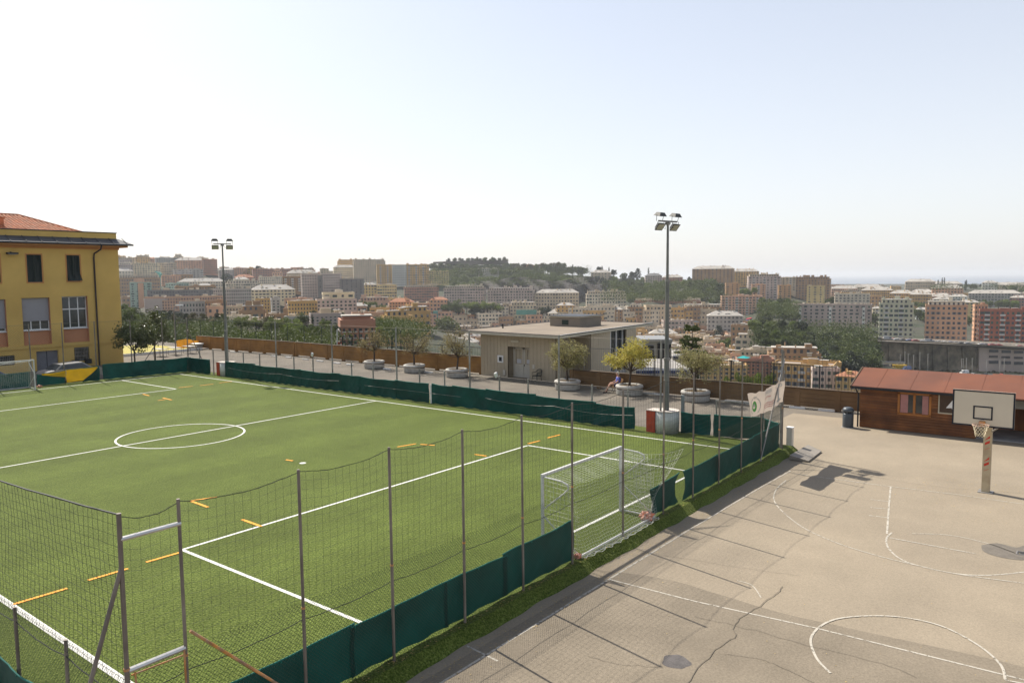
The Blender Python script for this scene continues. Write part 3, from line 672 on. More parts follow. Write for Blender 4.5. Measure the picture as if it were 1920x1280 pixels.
parapet((43.15, -6.0), (43.05, 28.4), 1.12, 'brown board wall behind the seated woman and the right planters', pm('dark_brown_boards', (.19,.115,.055), .85, .16, 1.2, .2, 14, col2=(.15,.09,.045), scale2=.5), 2.2)
# low white kerb blocks seen along the foot of the wall
k = 0
for px, py in ((636,681),(660,684),(730,692),(808,698),(1197,742),(1208+12,744),(1345+35,751),(1400,754),(1500,763),(1555,768),(577,674),(604,677),(518,668),(545,670),(440,660)):
    p = P(px, py, CZ); k += 1
    b = MB().cbox((0,0,.05), .16, .85, .10).build('kerb_block', M_white); b.location = (42.9 if p.y < 28 else p.x-.25, p.y, CZ); tag(b, 'low white kerb block lying along the foot of the brown wall', 'kerb block', 'white kerb blocks at the foot of the wall')

# ------------------------------------------------------------------ railings behind the wall
def railing(a, b, z0, z1, label, step=.14, post=2.0, mat=None, r=.011, wire=False):
    a = Vector((*a, 0)); b = Vector((*b, 0)); L = (b-a).length; d = (b-a)/L
    t = thing('railing', label, 'railing', a); n = int(L/post)
    for i in range(n+1):
        p = a+d*(L*i/n); MB().tube([p+Vector((0,0,z0)), p+Vector((0,0,z1+.03))], .035, 6).build('post', mat or M_black, t)
    mb = MB()
    for z in ((z0+.08, z1-.02) if not wire else (z1,)): mb.bar(a+Vector((0,0,z)), b+Vector((0,0,z)), .03, .04)
    mb.build('rail', mat or M_black, t)
    mb = MB()
    if wire:
        for i in range(int(L/.12)): p = a+d*(i*.12); mb.tube([p+Vector((0,0,z0)), p+Vector((0,0,z1))], .0028, 3, cap=False)
        for j in range(int((z1-z0)/.2)): mb.tube([a+Vector((0,0,z0+j*.2)), b+Vector((0,0,z0+j*.2))], .004, 3, cap=False)
    else:
        for i in range(int(L/step)): p = a+d*(i*step); mb.tube([p+Vector((0,0,z0)), p+Vector((0,0,z1))], r, 4, cap=False)
    mb.build('bar', mat or M_black, t, kind='stuff')
M_dgreen = pm('dark_green_paint', (.012,.03,.022), .5, .1, 3)
railing((45.5, 47.6), (45.7, 88), .2, 2.75, 'dark green wire railing on top of the slope behind the left wall', post=2.6, mat=M_dgreen, wire=True)
railing((45.4, 38.2), (45.5, 47.2), .2, 1.75, 'black picket railing behind the planters left of the pavilion', .17, 2.2)
railing((43.6, 9.8), (43.5, 25.0), .2, 2.15, 'black picket railing above the wall right of the pavilion', .17, 2.2)
railing((46.9, 29.9), (50.5, 22.5), -.2, 2.0, 'pale picket railing beside the right hand side of the pavilion', .16, 2.0, pm('pale_rail', (.28,.26,.22), .5, .1, 3))

# ------------------------------------------------------------------ trees: builders
def leaf_cloud(centres, rad, nleaf, size, rng, flat=.75, out=None):
    """numpy quads scattered round the centres; returns verts, faces"""
    C = np.array(centres); k = len(C); n = k*nleaf
    c = np.repeat(C, nleaf, 0); d = rng.normal(size=(n, 3)); d /= np.linalg.norm(d, axis=1)[:, None]
    rr = np.repeat(np.array(rad)*np.ones(k), nleaf)*rng.uniform(.35, 1, n)**.5
    p = c + d*rr[:, None]*np.array([1, 1, flat])
    a = rng.normal(size=(n, 3)) + d*.3; a /= np.linalg.norm(a, axis=1)[:, None]
    b = np.cross(a, rng.normal(size=(n, 3))); b /= np.linalg.norm(b, axis=1)[:, None]
    s = size*rng.uniform(.6, 1.3, n)[:, None]
    v = np.stack([p-a*s, p-b*s*.55, p+a*s, p+b*s*.55], 1).reshape(-1, 3)
    return v
def np_mesh(name, v, mats, mbx=None):
    """quads from v (4 verts each); mbx: MB whose faces use material index 1"""
    nq = len(v)//4; me = bpy.data.meshes.new(name)
    ev = np.array(mbx.v) if mbx and mbx.v else np.zeros((0, 3)); ef = mbx.f if mbx else []
    allv = np.concatenate([v, ev]); me.vertices.add(len(allv)); me.vertices.foreach_set('co', allv.ravel().astype(np.float32))
    idx = list(range(nq*4)); st = list(range(0, nq*4, 4)); off = nq*4; pos = nq*4; ids = []
    for f in ef: st.append(pos); ids += [off+i for i in f]; pos += len(f)
    li = np.array(idx+ids, dtype=np.int32); me.loops.add(len(li)); me.loops.foreach_set('vertex_index', li)
    me.polygons.add(len(st)); me.polygons.foreach_set('loop_start', np.array(st, dtype=np.int32))
    for m in mats: me.materials.append(m)
    if ef: me.polygons.foreach_set('material_index', np.array([0]*nq+[1]*len(ef), dtype=np.int32))
    me.update(calc_edges=True); return me
M_bark = pm('bark', (.075,.055,.04), .95, .25, 6, .5, 40)
M_olive = leafmat('olive_leaves', (.22,.21,.085), (.38,.34,.15), .35, 3, .6, .1)
M_olivey = leafmat('yellowing_leaves', (.50,.40,.07), (.38,.37,.10), .4, 2.5, .6, .1)
M_oliveg = leafmat('sparse_olive_leaves', (.18,.15,.065), (.31,.26,.115), .35, 3, .6, .1)
def potted_tree(x, y, z, H, rad, seed, leaf, label, dens, name='olive_tree', trunk_h=.95, lsize=.045, off=(0, 0)):
    rr = random.Random(seed); rng = np.random.default_rng(seed)
    t = thing(name, label, 'tree', (x, y, z)); tips = []; mb = MB(); br = MB()
    p0 = Vector((0, 0, 0)); p1 = Vector((rr.uniform(-.08,.08), rr.uniform(-.08,.08), trunk_h))
    mb.tube([p0, p0.lerp(p1, .5)+Vector((.03,.02,0)), p1], [.085, .07, .06], 8)
    hz = (H-trunk_h*.62)*.5; cz = trunk_h*.62+hz; cen = Vector((off[0], off[1], cz)); lobes = []
    for k in range(16):
        d = Vector((rr.gauss(0,1), rr.gauss(0,1), rr.gauss(0,.8))).normalized(); q = rr.uniform(.45,.88)
        lobes.append(cen+Vector((d.x*rad*q, d.y*rad*q, d.z*hz*q)))
    lobes.append(cen)
    for L_ in lobes:
        md = p1.lerp(L_, .5)+Vector((rr.uniform(-.1,.1), rr.uniform(-.1,.1), rr.uniform(-.12,.02)))
        br.tube([p1+Vector((0,0,-.05)), md, L_], [.032, .022, .012], 5, cap=False)
        for j in range(9):
            d = Vector((rr.gauss(0,1), rr.gauss(0,1), rr.gauss(0,.8))).normalized(); e = L_+d*rad*rr.uniform(.16,.42)
            if ((e.x-cen.x)/rad)**2+((e.y-cen.y)/rad)**2+((e.z-cen.z)/hz)**2 > 1.15: continue
            s0 = md.lerp(L_, rr.uniform(.5,1)); br.tube([s0, s0.lerp(e,.5)+Vector((0,0,.04)), e], [.011,.008,.004], 4, cap=False); tips.append(e); tips.append(s0.lerp(e, .55))
    local('trunk', mb, M_bark, t); local('branches', br, M_bark, t)
    v = leaf_cloud([tuple(q) for q in tips], .17*rad, dens, lsize, rng, .9)
    me = np_mesh('crown', v, [leaf]); o = bpy.data.objects.new('crown', me); COL.objects.link(o); o.parent = t
    return t
M_plant = pm('planter_concrete', (.46,.44,.40), .9, .14, 3, .3, 25, col2=(.36,.34,.30), scale2=2.5)
M_plantf = pm('planter_band', (.17,.15,.13), .9, .2, 3)
M_soil = pm('planter_soil', (.10,.065,.03), 1, .3, 8, .8, 30)
def planter(x, y, label, first=[]):
    if not first:
        t = thing('round_planter', label, 'planter', (x, y, CZ), 0, 'round concrete planters along the promenade')
        local('body', MB().lathe([(.72,0),(.80,.04),(.83,.36)], (0,0,0), 36), M_plant, t)
        rb = MB()
        for k in range(44):
            a = 6.283*k/44; rb.cbox((.815*math.cos(a), .815*math.sin(a), .20), .03, .05, .30, a)
        local('ribs', rb, M_plant, t, kind='stuff')
        local('band', MB().lathe([(.80,.365),(.80,.42)], (0,0,0), 36), M_plantf, t)
        rim = MB(); rim.lathe([(.80,.42),(.86,.45),(.88,.53),(.84,.61),(.76,.64),(.66,.62),(.62,.54)], (0,0,0), 36, close=False)
        local('rim', rim, M_plant, t, True); local('soil', MB().lathe([(.68,.50),(.68,.56)], (0,0,0), 24), M_soil, t)
        first.append(t); return t
    t = copy_tree(first[0]); t.location = (x, y, CZ); t.rotation_euler.z = rnd.uniform(0, 6); t['label'] = label; return t
PL = [(702,692,'leftmost of the three planters before the ochre wall', M_oliveg, 3.0, 1.45, 9, 'thin leafed olive tree in the leftmost planter before the ochre wall'),
      (777,700,'middle of the three planters before the ochre wall', M_oliveg, 2.85, 1.6, 10, 'wide sparse olive tree in the middle planter before the ochre wall'),
      (857,709,'planter just left of the pavilion', M_oliveg, 3.25, 1.50, 13, 'bushy dark olive tree in the planter just left of the pavilion'),
      (1064,733,'planter at the right front corner of the pavilion', M_olive, 2.95, 1.55, 20, 'olive tree with pale green crown at the right front corner of the pavilion'),
      (1180,743,'planter beside the seated woman', M_olivey, 3.1, 1.62, 24, 'yellow leafed tree in the planter beside the seated woman'),
      (1304,755,'planter behind the near floodlight, nearest the banner', M_olive, 2.9, 1.65, 18, 'grey green olive tree in the planter nearest the banner')]
for i, (px, py, lab, lf_, H, rad, dens, tl) in enumerate(PL):
    p = P(px, py, CZ); p += Vector((p.x, p.y, 0)).normalized()*.80
    planter(p.x, p.y, 'round ribbed concrete '+lab if not lab.startswith('leftmost') and not lab.startswith('middle') else 'round ribbed concrete planter, '+lab)
    potted_tree(p.x, p.y, CZ+.54, H, rad, 50+i, lf_, tl, dens, lsize=.05 if i > 2 else .04)

# ------------------------------------------------------------------ pavilion
M_pav = pm('grey_beige_panels', (.43,.36,.255), .7, .06, .8)
M_pavd = pm('panel_joint', (.28,.235,.17), .8, .05, 2)
M_roof = pm('flat_roof_felt', (.235,.19,.14), .95, .10, .6, .2, 20, col2=(.20,.16,.12), scale2=.4)
M_fascia = pm('cream_fascia', (.50,.46,.36), .6, .06, 2)
pv = thing('pavilion', 'low grey-beige pavilion with a flat overhanging roof and a double glass door', 'pavilion', (50, 34, CZ))
V0, U1, U2, ZR = 44.1, 30.0, 37.35, 3.02
def wallpanel(a, b, z0, z1, parent, thick=.12):
    a = Vector((*a, 0)); b = Vector((*b, 0)); L = (b-a).length; d = (b-a)/L; n = max(1, round(L/.34)); s = L/n; rz = math.atan2(d.y, d.x)
    MB().cbox((*((a+b)/2).xy, (z0+z1)/2), L, thick, z1-z0, rz).build('wall', M_pavd, parent)
    for i in range(n):
        c = a+d*(s*(i+.5)); MB().cbox((c.x, c.y, (z0+z1)/2), s-.025, thick+.03, z1-z0-.004, rz).build('panel', M_pav, parent)
wallpanel((V0, 34.75), (V0, U2), CZ, ZR, pv); wallpanel((V0, U1), (V0, 32.75), CZ, ZR, pv); wallpanel((V0, 32.75), (V0, 34.75), 2.12, ZR, pv)
wallpanel((V0+.65, 32.7), (V0+.65, 34.8), CZ, 2.12, pv)
MB().box(V0, V0+.7, 34.75, 34.81, CZ, 2.12).build('door_reveal', M_pavd, pv); MB().box(V0, V0+.7, 32.68, 32.74, CZ, 2.12).build('door_reveal', M_pav, pv)
wallpanel((V0, U1+1.5), (47.9, U1+1.5), CZ, ZR, pv); wallpanel((47.9, U1+1.5), (47.9, U1), CZ, ZR, pv); wallpanel((47.9, U1), (50.7, U1), CZ, ZR, pv); wallpanel((V0, U2), (54.8, U2), CZ-2, ZR, pv); wallpanel((54.8, U2), (54.8, U1), CZ-2, ZR, pv)
wallpanel((53.2, U1), (54.8, U1), CZ-2, ZR, pv)
MB().box(47.9, 54.7, U1, U2, -3, CZ+.05).build('base', M_conc, pv)
gw = MB(); gw.box(50.7, 53.2, U1+.3, U1+.34, CZ+.05, ZR); gw.build('glass_wall', M_glass, pv)
for x in (50.8, 51.2, 52.1, 53.1): MB().box(x-.05, x+.05, U1+.2, U1+.36, CZ, ZR).build('mullion', pm('pale_frame', (.6,.6,.58), .5, .05, 2), pv)
rf = MB(); rf.hexa([(42.6,29.1,ZR),(58.6,30.4,ZR),(58.6,39.2,ZR),(43.1,38.7,ZR),(42.6,29.1,ZR+.17),(58.6,30.4,ZR+.17),(58.6,39.2,ZR+.17),(43.1,38.7,ZR+.17)])
ro = rf.build('roof', M_fascia, pv)
MB().hexa([(42.68,29.2,ZR+.165),(58.5,30.5,ZR+.165),(58.5,39.1,ZR+.165),(43.18,38.6,ZR+.165),(42.68,29.2,ZR+.19),(58.5,30.5,ZR+.19),(58.5,39.1,ZR+.19),(43.18,38.6,ZR+.19)]).build('roof_felt', M_roof, ro)
ed = MB(); q4 = [(42.6,29.1),(58.6,30.4),(58.6,39.2),(43.1,38.7)]
for i in range(4):
    a, b = q4[i], q4[(i+1) % 4]; ed.bar((*a, ZR+.20), (*b, ZR+.20), .10, .06)
ed.build('edge_strip', M_black, ro)
wpst = MB(); wpst.bar((42.55,29.05,ZR+.245), (58.6,30.34,ZR+.245), .05, .03); wpst.build('edge_trim', M_white, ro)
bx = MB(); bx.box(51.0, 54.2, 32.9, 35.8, ZR+.19, ZR+.95); bo = bx.build('roof_box', pm('roof_box_panels', (.22,.19,.15), .8, .08, 1), pv)
MB().box(50.88, 54.32, 32.78, 35.92, ZR+.95, ZR+1.02).build('lid', M_fascia, bo); MB().box(50.97, 50.998, 34.0, 34.6, ZR+.35, ZR+.72).build('vent', M_dgreen, bo)
MB().box(50.86, 54.34, 32.76, 35.94, ZR+1.02, ZR+1.05).build('lid_edge', M_black, bo)
MB().tube([(46.8, 37.4, ZR+.19), (46.8, 37.4, ZR+.55)], .06, 8).build('vent_pipe', M_black, pv)
# double door
xd = V0+.56
fr = MB(); 
for a, b, c, d_ in ((32.76,32.84,CZ,2.1),(34.64,34.72,CZ,2.1),(32.76,34.72,2.02,2.1)): fr.box(xd, xd+.06, a, b, c, d_)
M_door = pm('pale_door_paint', (.52,.48,.40), .6, .05, 3)
fo = fr.build('door_frame', M_door, pv)
for (a, b) in ((32.85, 33.72), (33.76, 34.63)):
    m = MB(); m.box(xd+.005, xd+.05, a, b, CZ+.02, .78); m.box(xd+.005, xd+.05, a, a+.10, .78, 2.0); m.box(xd+.005, xd+.05, b-.10, b, .78, 2.0); m.box(xd+.005, xd+.05, a, b, 1.9, 2.0)
    do = m.build('door_leaf', M_door, pv); MB().box(xd+.02, xd+.03, a+.1, b-.1, .78, 1.9).build('pane', M_glass, do)
    MB().box(xd-.002, xd+.004, a+.2, b-.25, .85, 1.15).build('notice_sheet', pm('paper', (.5,.5,.52), .8, .05, 5), do)
MB().box(xd-.05, xd, 33.66, 33.70, .66, .78).build('door_handle', M_black, pv)
MB().box(V0-.12, V0-.08, 35.15, 35.70, .88, 1.42).build('notice_board', M_white, pv); MB().box(V0-.127, V0-.121, 35.28, 35.55, .98, 1.30).build('poster', M_black, pv)
MB().box(V0-.125, V0-.08, 32.25, 32.45, .62, .92).build('bell_plate', M_door, pv); MB().box(V0-.16, V0-.08, 34.95, 35.15, -.02, .35).build('meter_box', M_door, pv)
MB().box(V0-.2, V0-.08, 33.65, 34.35, 2.45, 2.60).build('wall_lamp', M_fascia, pv)
MB().tube([(V0-.13, 30.4, CZ), (V0-.13, 30.4, ZR)], .05, 8).build('downpipe', M_pavd, pv)
MB().box(42.9, 44.0, 29.7, 37.4, CZ, CZ+.03).build('doorstep', M_asph3, pv)
# wall behind: side terrace wall and canopy post
MB().box(46.4, 58, 20, 29.9, -9, -1.4).build('lower_terrace', M_conc, kind='structure')
# plastic chair
def chair(loc, rz, mat, label, slat=True):
    t = thing('plastic_chair', label, 'chair', loc, rz)
    local('seat', MB().box(-.24,.24,-.22,.24,.40,.44), mat, t)
    for sx in (-1, 1):
        for sy in (-1, 1): local('leg', MB().tube([(sx*.25, sy*.26, 0), (sx*.21, sy*.19, .42)], .02, 5), mat, t)
        local('armrest', MB().tube([(sx*.26, -.22, .44), (sx*.28, -.2, .64), (sx*.28, .2, .66), (sx*.24, .26, .78)], .02, 5), mat, t)
    m = MB()
    m.tube([(-.24,.22,.42),(-.24,.30,.78),(-.12,.33,.86),(.12,.33,.86),(.24,.30,.78),(.24,.22,.42)], .02, 5)
    for k in range(5): m.tube([(-.16+k*.08,.24,.43),(-.14+k*.07,.32,.84)], .012, 4)
    local('backrest', m, mat, t); return t
chair((43.55, 31.75, CZ), R(-100), pm('dark_green_plastic', (.02,.03,.025), .5, .1, 3), 'dark plastic armchair standing beside the pavilion door')
M_woodc = pm('garden_chair_wood', (.25,.14,.06), .7, .1, 4)

# ------------------------------------------------------------------ seated woman
def person():
    t = thing('person', 'white haired woman in a blue top and short trousers sitting with legs stretched out', 'person', (42.0, 24.35, CZ), R(90-28))
    # local: faces -x side (left in the picture), y = sideways
    def skin(name, verts, edges, rad, mat, sub=2, root=0, parent=t):
        me = bpy.data.meshes.new(name); me.from_pydata(verts, edges, []); o = bpy.data.objects.new(name, me); COL.objects.link(o)
        bm = bmesh.new(); bm.from_mesh(me); lay = bm.verts.layers.skin.verify(); bm.verts.ensure_lookup_table()
        for i, v in enumerate(bm.verts): r = rad[i]; v[lay].radius = r if isinstance(r, tuple) else (r, r)
        bm.verts[root][lay].use_root = True; bm.to_mesh(me); bm.free()
        o.modifiers.new('skin', 'SKIN').use_smooth_shade = True; s = o.modifiers.new('sub', 'SUBSURF'); s.levels = sub; s.render_levels = sub
        me.materials.append(mat); o.parent = parent; return o
    M_skin = pm('skin', (.50,.28,.19), .6, .05, 5); M_blue = pm('blue_blouse', (.10,.12,.42), .8, .15, 6); M_shorts = pm('blue_shorts', (.05,.06,.16), .8, .1, 6); M_hair = pm('white_hair', (.62,.58,.52), .8, .15, 20, .5, 60)
    # body: legs, arms, neck (faces +y locally forward)
    V = [(0,0,.50), (0,-.06,.66), (0,-.10,.84), (0,-.09,.98), (0,-.06,1.06),
         (-.10,.04,.50), (-.12,.46,.58), (-.12,.72,.20), (-.12,.80,.06), (-.12,.95,.05),
         (.10,.04,.50), (.11,.42,.60), (.10,.62,.24), (.10,.66,.07), (.10,.80,.04),
         (-.19,-.09,.95), (-.24,.02,.72), (-.17,.26,.62), (-.14,.34,.61),
         (.19,-.09,.95), (.24,.02,.72), (.17,.26,.64), (.14,.34,.63)]
    E_ = [(0,1),(1,2),(2,3),(3,4),(0,5),(5,6),(6,7),(7,8),(8,9),(0,10),(10,11),(11,12),(12,13),(13,14),(3,15),(15,16),(16,17),(17,18),(3,19),(19,20),(20,21),(21,22)]
    rad = [.13,.13,.14,.10,.05, .09,.062,.047,.036,.03, .09,.062,.047,.036,.03, .06,.045,.034,.03, .06,.045,.034,.03]
    body = skin('body', V, E_, rad, M_skin)
    skin('blouse', [(0,-.0,.56),(0,-.06,.68),(0,-.10,.84),(0,-.09,.97),(-.19,-.09,.95),(-.235,-.01,.76),(.19,-.09,.95),(.235,-.01,.76)], [(0,1),(1,2),(2,3),(3,4),(4,5),(3,6),(6,7)], [.155,.155,.165,.12,.085,.07,.085,.07], M_blue, parent=t)
    skin('shorts', [(0,0,.50),(-.10,.06,.505),(-.12,.26,.55),(.10,.06,.505),(.11,.24,.56)], [(0,1),(1,2),(0,3),(3,4)], [.145,.105,.085,.105,.085], M_shorts, parent=t)
    # head with face
    bm = bmesh.new(); bmesh.ops.create_uvsphere(bm, u_segments=24, v_segments=18, radius=1)
    for v in bm.verts:
        x, y, z = v.co; w_ = .078*(1-.18*max(0, -z)); fr_ = .098
        nx, ny, nz = x*w_, y*fr_, z*.125
        if y > .6: ny += .022*math.exp(-((x*3.2)**2+((z+.05)*4)**2)); ny -= .010*math.exp(-(((abs(x)-.42)*5)**2+((z-.12)*6)**2)); ny += .006*math.exp(-((x*3)**2+((z+.52)*8)**2))
        v.co = (nx, ny, nz)
    me = bpy.data.meshes.new('head'); bm.to_mesh(me); bm.free(); me.materials.append(M_skin); me.polygons.foreach_set('use_smooth', [True]*len(me.polygons))
    h = bpy.data.objects.new('head', me); COL.objects.link(h); h.parent = t; h.location = (0, -.03, 1.19); h.rotation_euler = (R(-8), 0, R(10))
    for sx in (-1, 1):
        e = MB(); e.lathe([(.004,-.009),(.011,0),(.004,.009)], (sx*.032,.088,.014), 8); local('eye', e, M_black, h, True)
        e = MB(); e.lathe([(.006,-.03),(.016,0),(.006,.03)], (sx*.079,.0,-.005), 8); local('ear', e, M_skin, h, True)
    local('mouth', MB().cbox((0,.094,-.062), .045, .012, .01), pm('lips', (.35,.12,.1), .6, .1, 5), h)
    bm = bmesh.new(); bmesh.ops.create_icosphere(bm, subdivisions=3, radius=1)
    for v in bm.verts:
        n = v.co.normalized(); k = 1+.05*math.sin(n.x*17)*math.sin(n.z*15)+.04*math.sin(n.y*23)
        v.co = Vector((n.x*.092*k, n.y*.108*k-.018, n.z*.118*k+.028))
    geom = [v for v in bm.verts if v.co.y > .045 and v.co.z < .07]; bmesh.ops.delete(bm, geom=geom, context='VERTS')
    me = bpy.data.meshes.new('hair'); bm.to_mesh(me); bm.free(); me.materials.append(M_hair); me.polygons.foreach_set('use_smooth', [True]*len(me.polygons))
    hr = bpy.data.objects.new('hair', me); COL.objects.link(hr); hr.parent = t; hr.location = h.location; hr.rotation_euler = h.rotation_euler; so_ = hr.modifiers.new('s', 'SOLIDIFY'); so_.thickness = .012
    for sx, (bx_, by_, bz_) in ((-1, (-.14,.34,.61)), (1, (.14,.34,.63))):
        for k in range(5):
            a = (k-2)*.018; L = (.06,.075,.08,.072,.05)[k]
            if k == 4 or k == 0:
                pass
            skin('finger', [(bx_+a, by_, bz_), (bx_+a*1.3, by_+.04+L*.5, bz_-.004), (bx_+a*1.4, by_+.04+L, bz_-.025)], [(0,1),(1,2)], [.010,.009,.007], M_skin, 1)
    for x_, y_, z_ in ((-.12,.86,.045), (.10,.72,.035)):
        m = MB(); m.tube([(x_, y_-.09, z_), (x_, y_+.02, z_-.005), (x_, y_+.13, z_-.012)], [.045,.046,.034], 8); local('shoe', m, M_black, t, True)
    return t
wp_ = P(1150, 736, CZ); woman = person(); woman.location = (wp_.x+.3, wp_.y-.1, CZ)
# she faces left in the picture
woman.rotation_euler.z = math.atan2(-cr.y, -cr.x) - R(90) + R(8)
wc = thing('garden_chair', 'low brown garden chair under the seated woman', 'chair', woman.location, woman.rotation_euler.z)
local('seat', MB().box(-.24,.24,-.24,.26,.335,.365), M_woodc, wc)
for sx in (-1, 1):
    for sy in (-1, 1): local('leg', MB().tube([(sx*.23, sy*.3, 0), (sx*.21, sy*.18, .34)], .016, 5), M_black, wc)
m = MB()
for k in range(4): m.box(-.22,.22,-.30-.02*k,-.28-.02*k,.42+k*.12,.50+k*.12)
local('backrest', m, M_woodc, wc)

# ------------------------------------------------------------------ rubbish bags on fence posts, bin
M_bagw = pm('white_plastic_bag', (.62,.62,.58), .5, .2, 12, .5, 30)
def hangbag(px, py, v, label):
    p = PW(px, py, v); bm = bmesh.new(); bmesh.ops.create_icosphere(bm, subdivisions=2, radius=1)
    for q in bm.verts:
        k = 1+rnd.uniform(-.35,.25); q.co = Vector((q.co.x*.07*k, q.co.y*.12*k, q.co.z*.19*k*(1 if q.co.z < 0 else .7)))
    me = bpy.data.meshes.new('rubbish_bag'); bm.to_mesh(me); bm.free(); me.materials.append(M_bagw); o = bpy.data.objects.new('rubbish_bag', me); COL.objects.link(o); o.location = p; tag(o, label, 'bag')
hangbag(585, 664, 31.3, 'white plastic bag hanging on a fence post before the long ochre wall')
hangbag(930, 702, 31.3, 'white plastic bag hanging on a fence post in front of the pavilion')
def bin_(p, label, s=1.0):
    t = thing('litter_bin', label, 'bin', p)
    M_bin = pm('blue_grey_plastic', (.06,.07,.08), .4, .1, 3)
    local('body', MB().lathe([(.235,0),(.25,.05),(.25,.66),(.23,.70)], (0,0,0), 20), M_bin, t, True)
    local('lid', MB().lathe([(.25,.78),(.27,.80),(.26,.90),(.20,.97),(.10,1.0),(.02,1.01)], (0,0,0), 20), M_bin, t, True)
    m = MB(); 
    for k in range(6): a = k*1.047; m.cbox((.22*math.cos(a), .22*math.sin(a), .74), .04, .05, .12, a)
    local('lid_support', m, M_bin, t); local('opening', MB().lathe([(.19,.69),(.19,.79)], (0,0,0), 16), M_dark, t)
    local('foot', MB().lathe([(.30,0),(.30,.02)], (0,0,0), 16), M_conc, t)
bin_((38.9, 9.62, CZ), 'grey blue round litter bin beside the left corner of the wooden cabin')

# ------------------------------------------------------------------ wooden cabin
M_plank = pm('cabin_plank', (.21,.080,.024), .65, .3, 1.3, .15, 30, col2=(.12,.043,.016), scale2=.7, objrand=.22)
M_redroof = pm('red_roof_felt', (.185,.070,.040), .95, .09, .8, .15, 20, col2=(.15,.062,.040), scale2=.5)
cb = thing('wooden_cabin', 'brown wooden cabin with a red felt roof, a window and an open porch', 'cabin', (39.4, 4, CZ))
XF, XB, YL, YR = 39.4, 42.5, 9.2, 4.35
h = 1.98/15
for i in range(15):
    z0 = CZ+.02+i*h
    segs = [(YR, YL)]
    if .66 < z0+h/2 < 1.60: segs = [(YR, 6.15), (7.5, YL)]
    for a, b in segs: MB().box(XF-.03-rnd.uniform(0,.008), XF+.03, a, b, z0, z0+h-.012).build('plank', M_plank, cb)
    MB().box(XF+.06, XB, YL-.03, YL+.03, z0, z0+h-.012).build('plank', M_plank, cb)
    MB().box(XF+.06, XB, YR-.03, YR+.03, z0, z0+h-.012).build('plank', M_plank, cb)
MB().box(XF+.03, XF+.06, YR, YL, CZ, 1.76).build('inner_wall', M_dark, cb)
M_frame = pm('orange_brown_frame', (.34,.13,.03), .6, .15, 3)
wf = MB()
for a, b, c, d_ in ((6.12,6.22,.62,1.62),(7.44,7.54,.62,1.62),(6.78,6.88,.66,1.6),(6.12,7.54,1.56,1.66),(6.12,7.54,.58,.66)): wf.box(XF-.07, XF-.02, a, b, c, d_)
wo = wf.build('window', M_frame, cb)
for a, b in ((6.22,6.78),(6.88,7.44)):
    MB().box(XF-.03, XF-.022, a, b, .66, 1.56).build('pane', M_glass, wo)
M_curt = clothmat('pink_curtain', (.48,.24,.22), .2, .8, .1, 3)
for a, b in ((6.25,6.50),(7.10,7.42)):
    mb = MB(); mb.grid(lambda s, t: (XF-.036+.006*math.sin(s*25), a+(b-a)*s, .68+.86*t), 12, 2); mb.build('curtain', M_curt, wo, True)
ew = 1.82
rf = MB()
def roofslab(mb, y0, y1, z0, zr, x0=39.05, xr=41.3, x1=43.2, th=.06):
    mb.hexa([(x0,y0,z0-th),(xr,y0,zr-th),(xr,y1,zr-th),(x0,y1,z0-th),(x0,y0,z0),(xr,y0,zr),(xr,y1,zr),(x0,y1,z0)])
    mb.hexa([(xr,y0,zr-th),(x1,y0,z0-th+.1),(x1,y1,z0-th+.1),(xr,y1,zr-th),(xr,y0,zr),(x1,y0,z0+.1),(x1,y1,z0+.1),(xr,y1,zr)])
roofslab(rf, 3.9, 9.55, ew, 2.50); ro = rf.build('roof', M_redroof, cb)
rf = MB(); roofslab(rf, -3, 3.95, ew-.02, 2.56, x0=38.95); rf.build('roof', M_redroof, cb)
MB().box(39.0, 39.08, -3, 9.55, ew-.12, ew-.03).build('gutter', M_black, cb)
MB().bar((39.0, 9.58, ew-.06), (41.3, 9.58, 2.46), .05, .14).build('barge_board', M_par2, cb)
gp = MB(); gp.tube([(39.05, 9.35, ew-.1), (39.2, 9.32, ew-.3), (39.33, 9.28, ew-.4), (39.33, 9.28, CZ)], .04, 6); gp.build('downpipe', M_black, cb)
for v in range(18):
    yy = -2.8+v*.7
    if v % 2 == 0: MB().bar((39.06, yy, ew+.008), (41.3, yy, (2.50 if yy > 3.95 else 2.56)+.008), .012, .006).build('roof_seam', M_redroof, ro)
# open porch: posts, back wall, dark interior, bench
for y in (1.9, -.6): MB().box(39.35, 39.47, y-.06, y+.06, CZ, ew-.08).build('porch_post', M_frame, cb)
MB().box(42.4, 42.5, -3, YR-.03, CZ, ew).build('back_wall', M_plank, cb); MB().box(39.5, 42.5, -3, YR, CZ, CZ+.04).build('porch_floor', M_conc, cb)
MB().box(39.5, 39.55, -3, 4.3, 1.28, 1.72).build('porch_blind', pm('grey_blind', (.16,.16,.14), .8, .15, 4), cb)
sg = thing('framed_sign', 'dark square sign with a white arrow in a pale frame on the cabin wall', 'sign', (39.3, 5.4, 1.2))
MB().box(39.31, 39.345, 4.92, 5.84, .80, 1.72).build('frame', pm('pale_wood', (.45,.40,.30), .7, .1, 3), sg); MB().box(39.295, 39.308, 4.98, 5.78, .86, 1.66).build('board', pm('dark_brown_board', (.06,.035,.02), .6, .1, 3), sg)
m = MB(); m.face([(39.288,5.52,1.08),(39.288,5.30,1.10),(39.288,5.24,1.0),(39.288,5.16,1.22),(39.288,5.24,1.50)]); m.build('arrow', M_white, sg)
tb = thing('porch_table', 'folding table with a pale blue top under the cabin porch', 'table', (39.9, 1.2, CZ))
local('top', MB().box(-.3,.3,-1.2,1.0,.72,.76), pm('pale_blue_top', (.40,.47,.58), .5, .05, 2), tb)
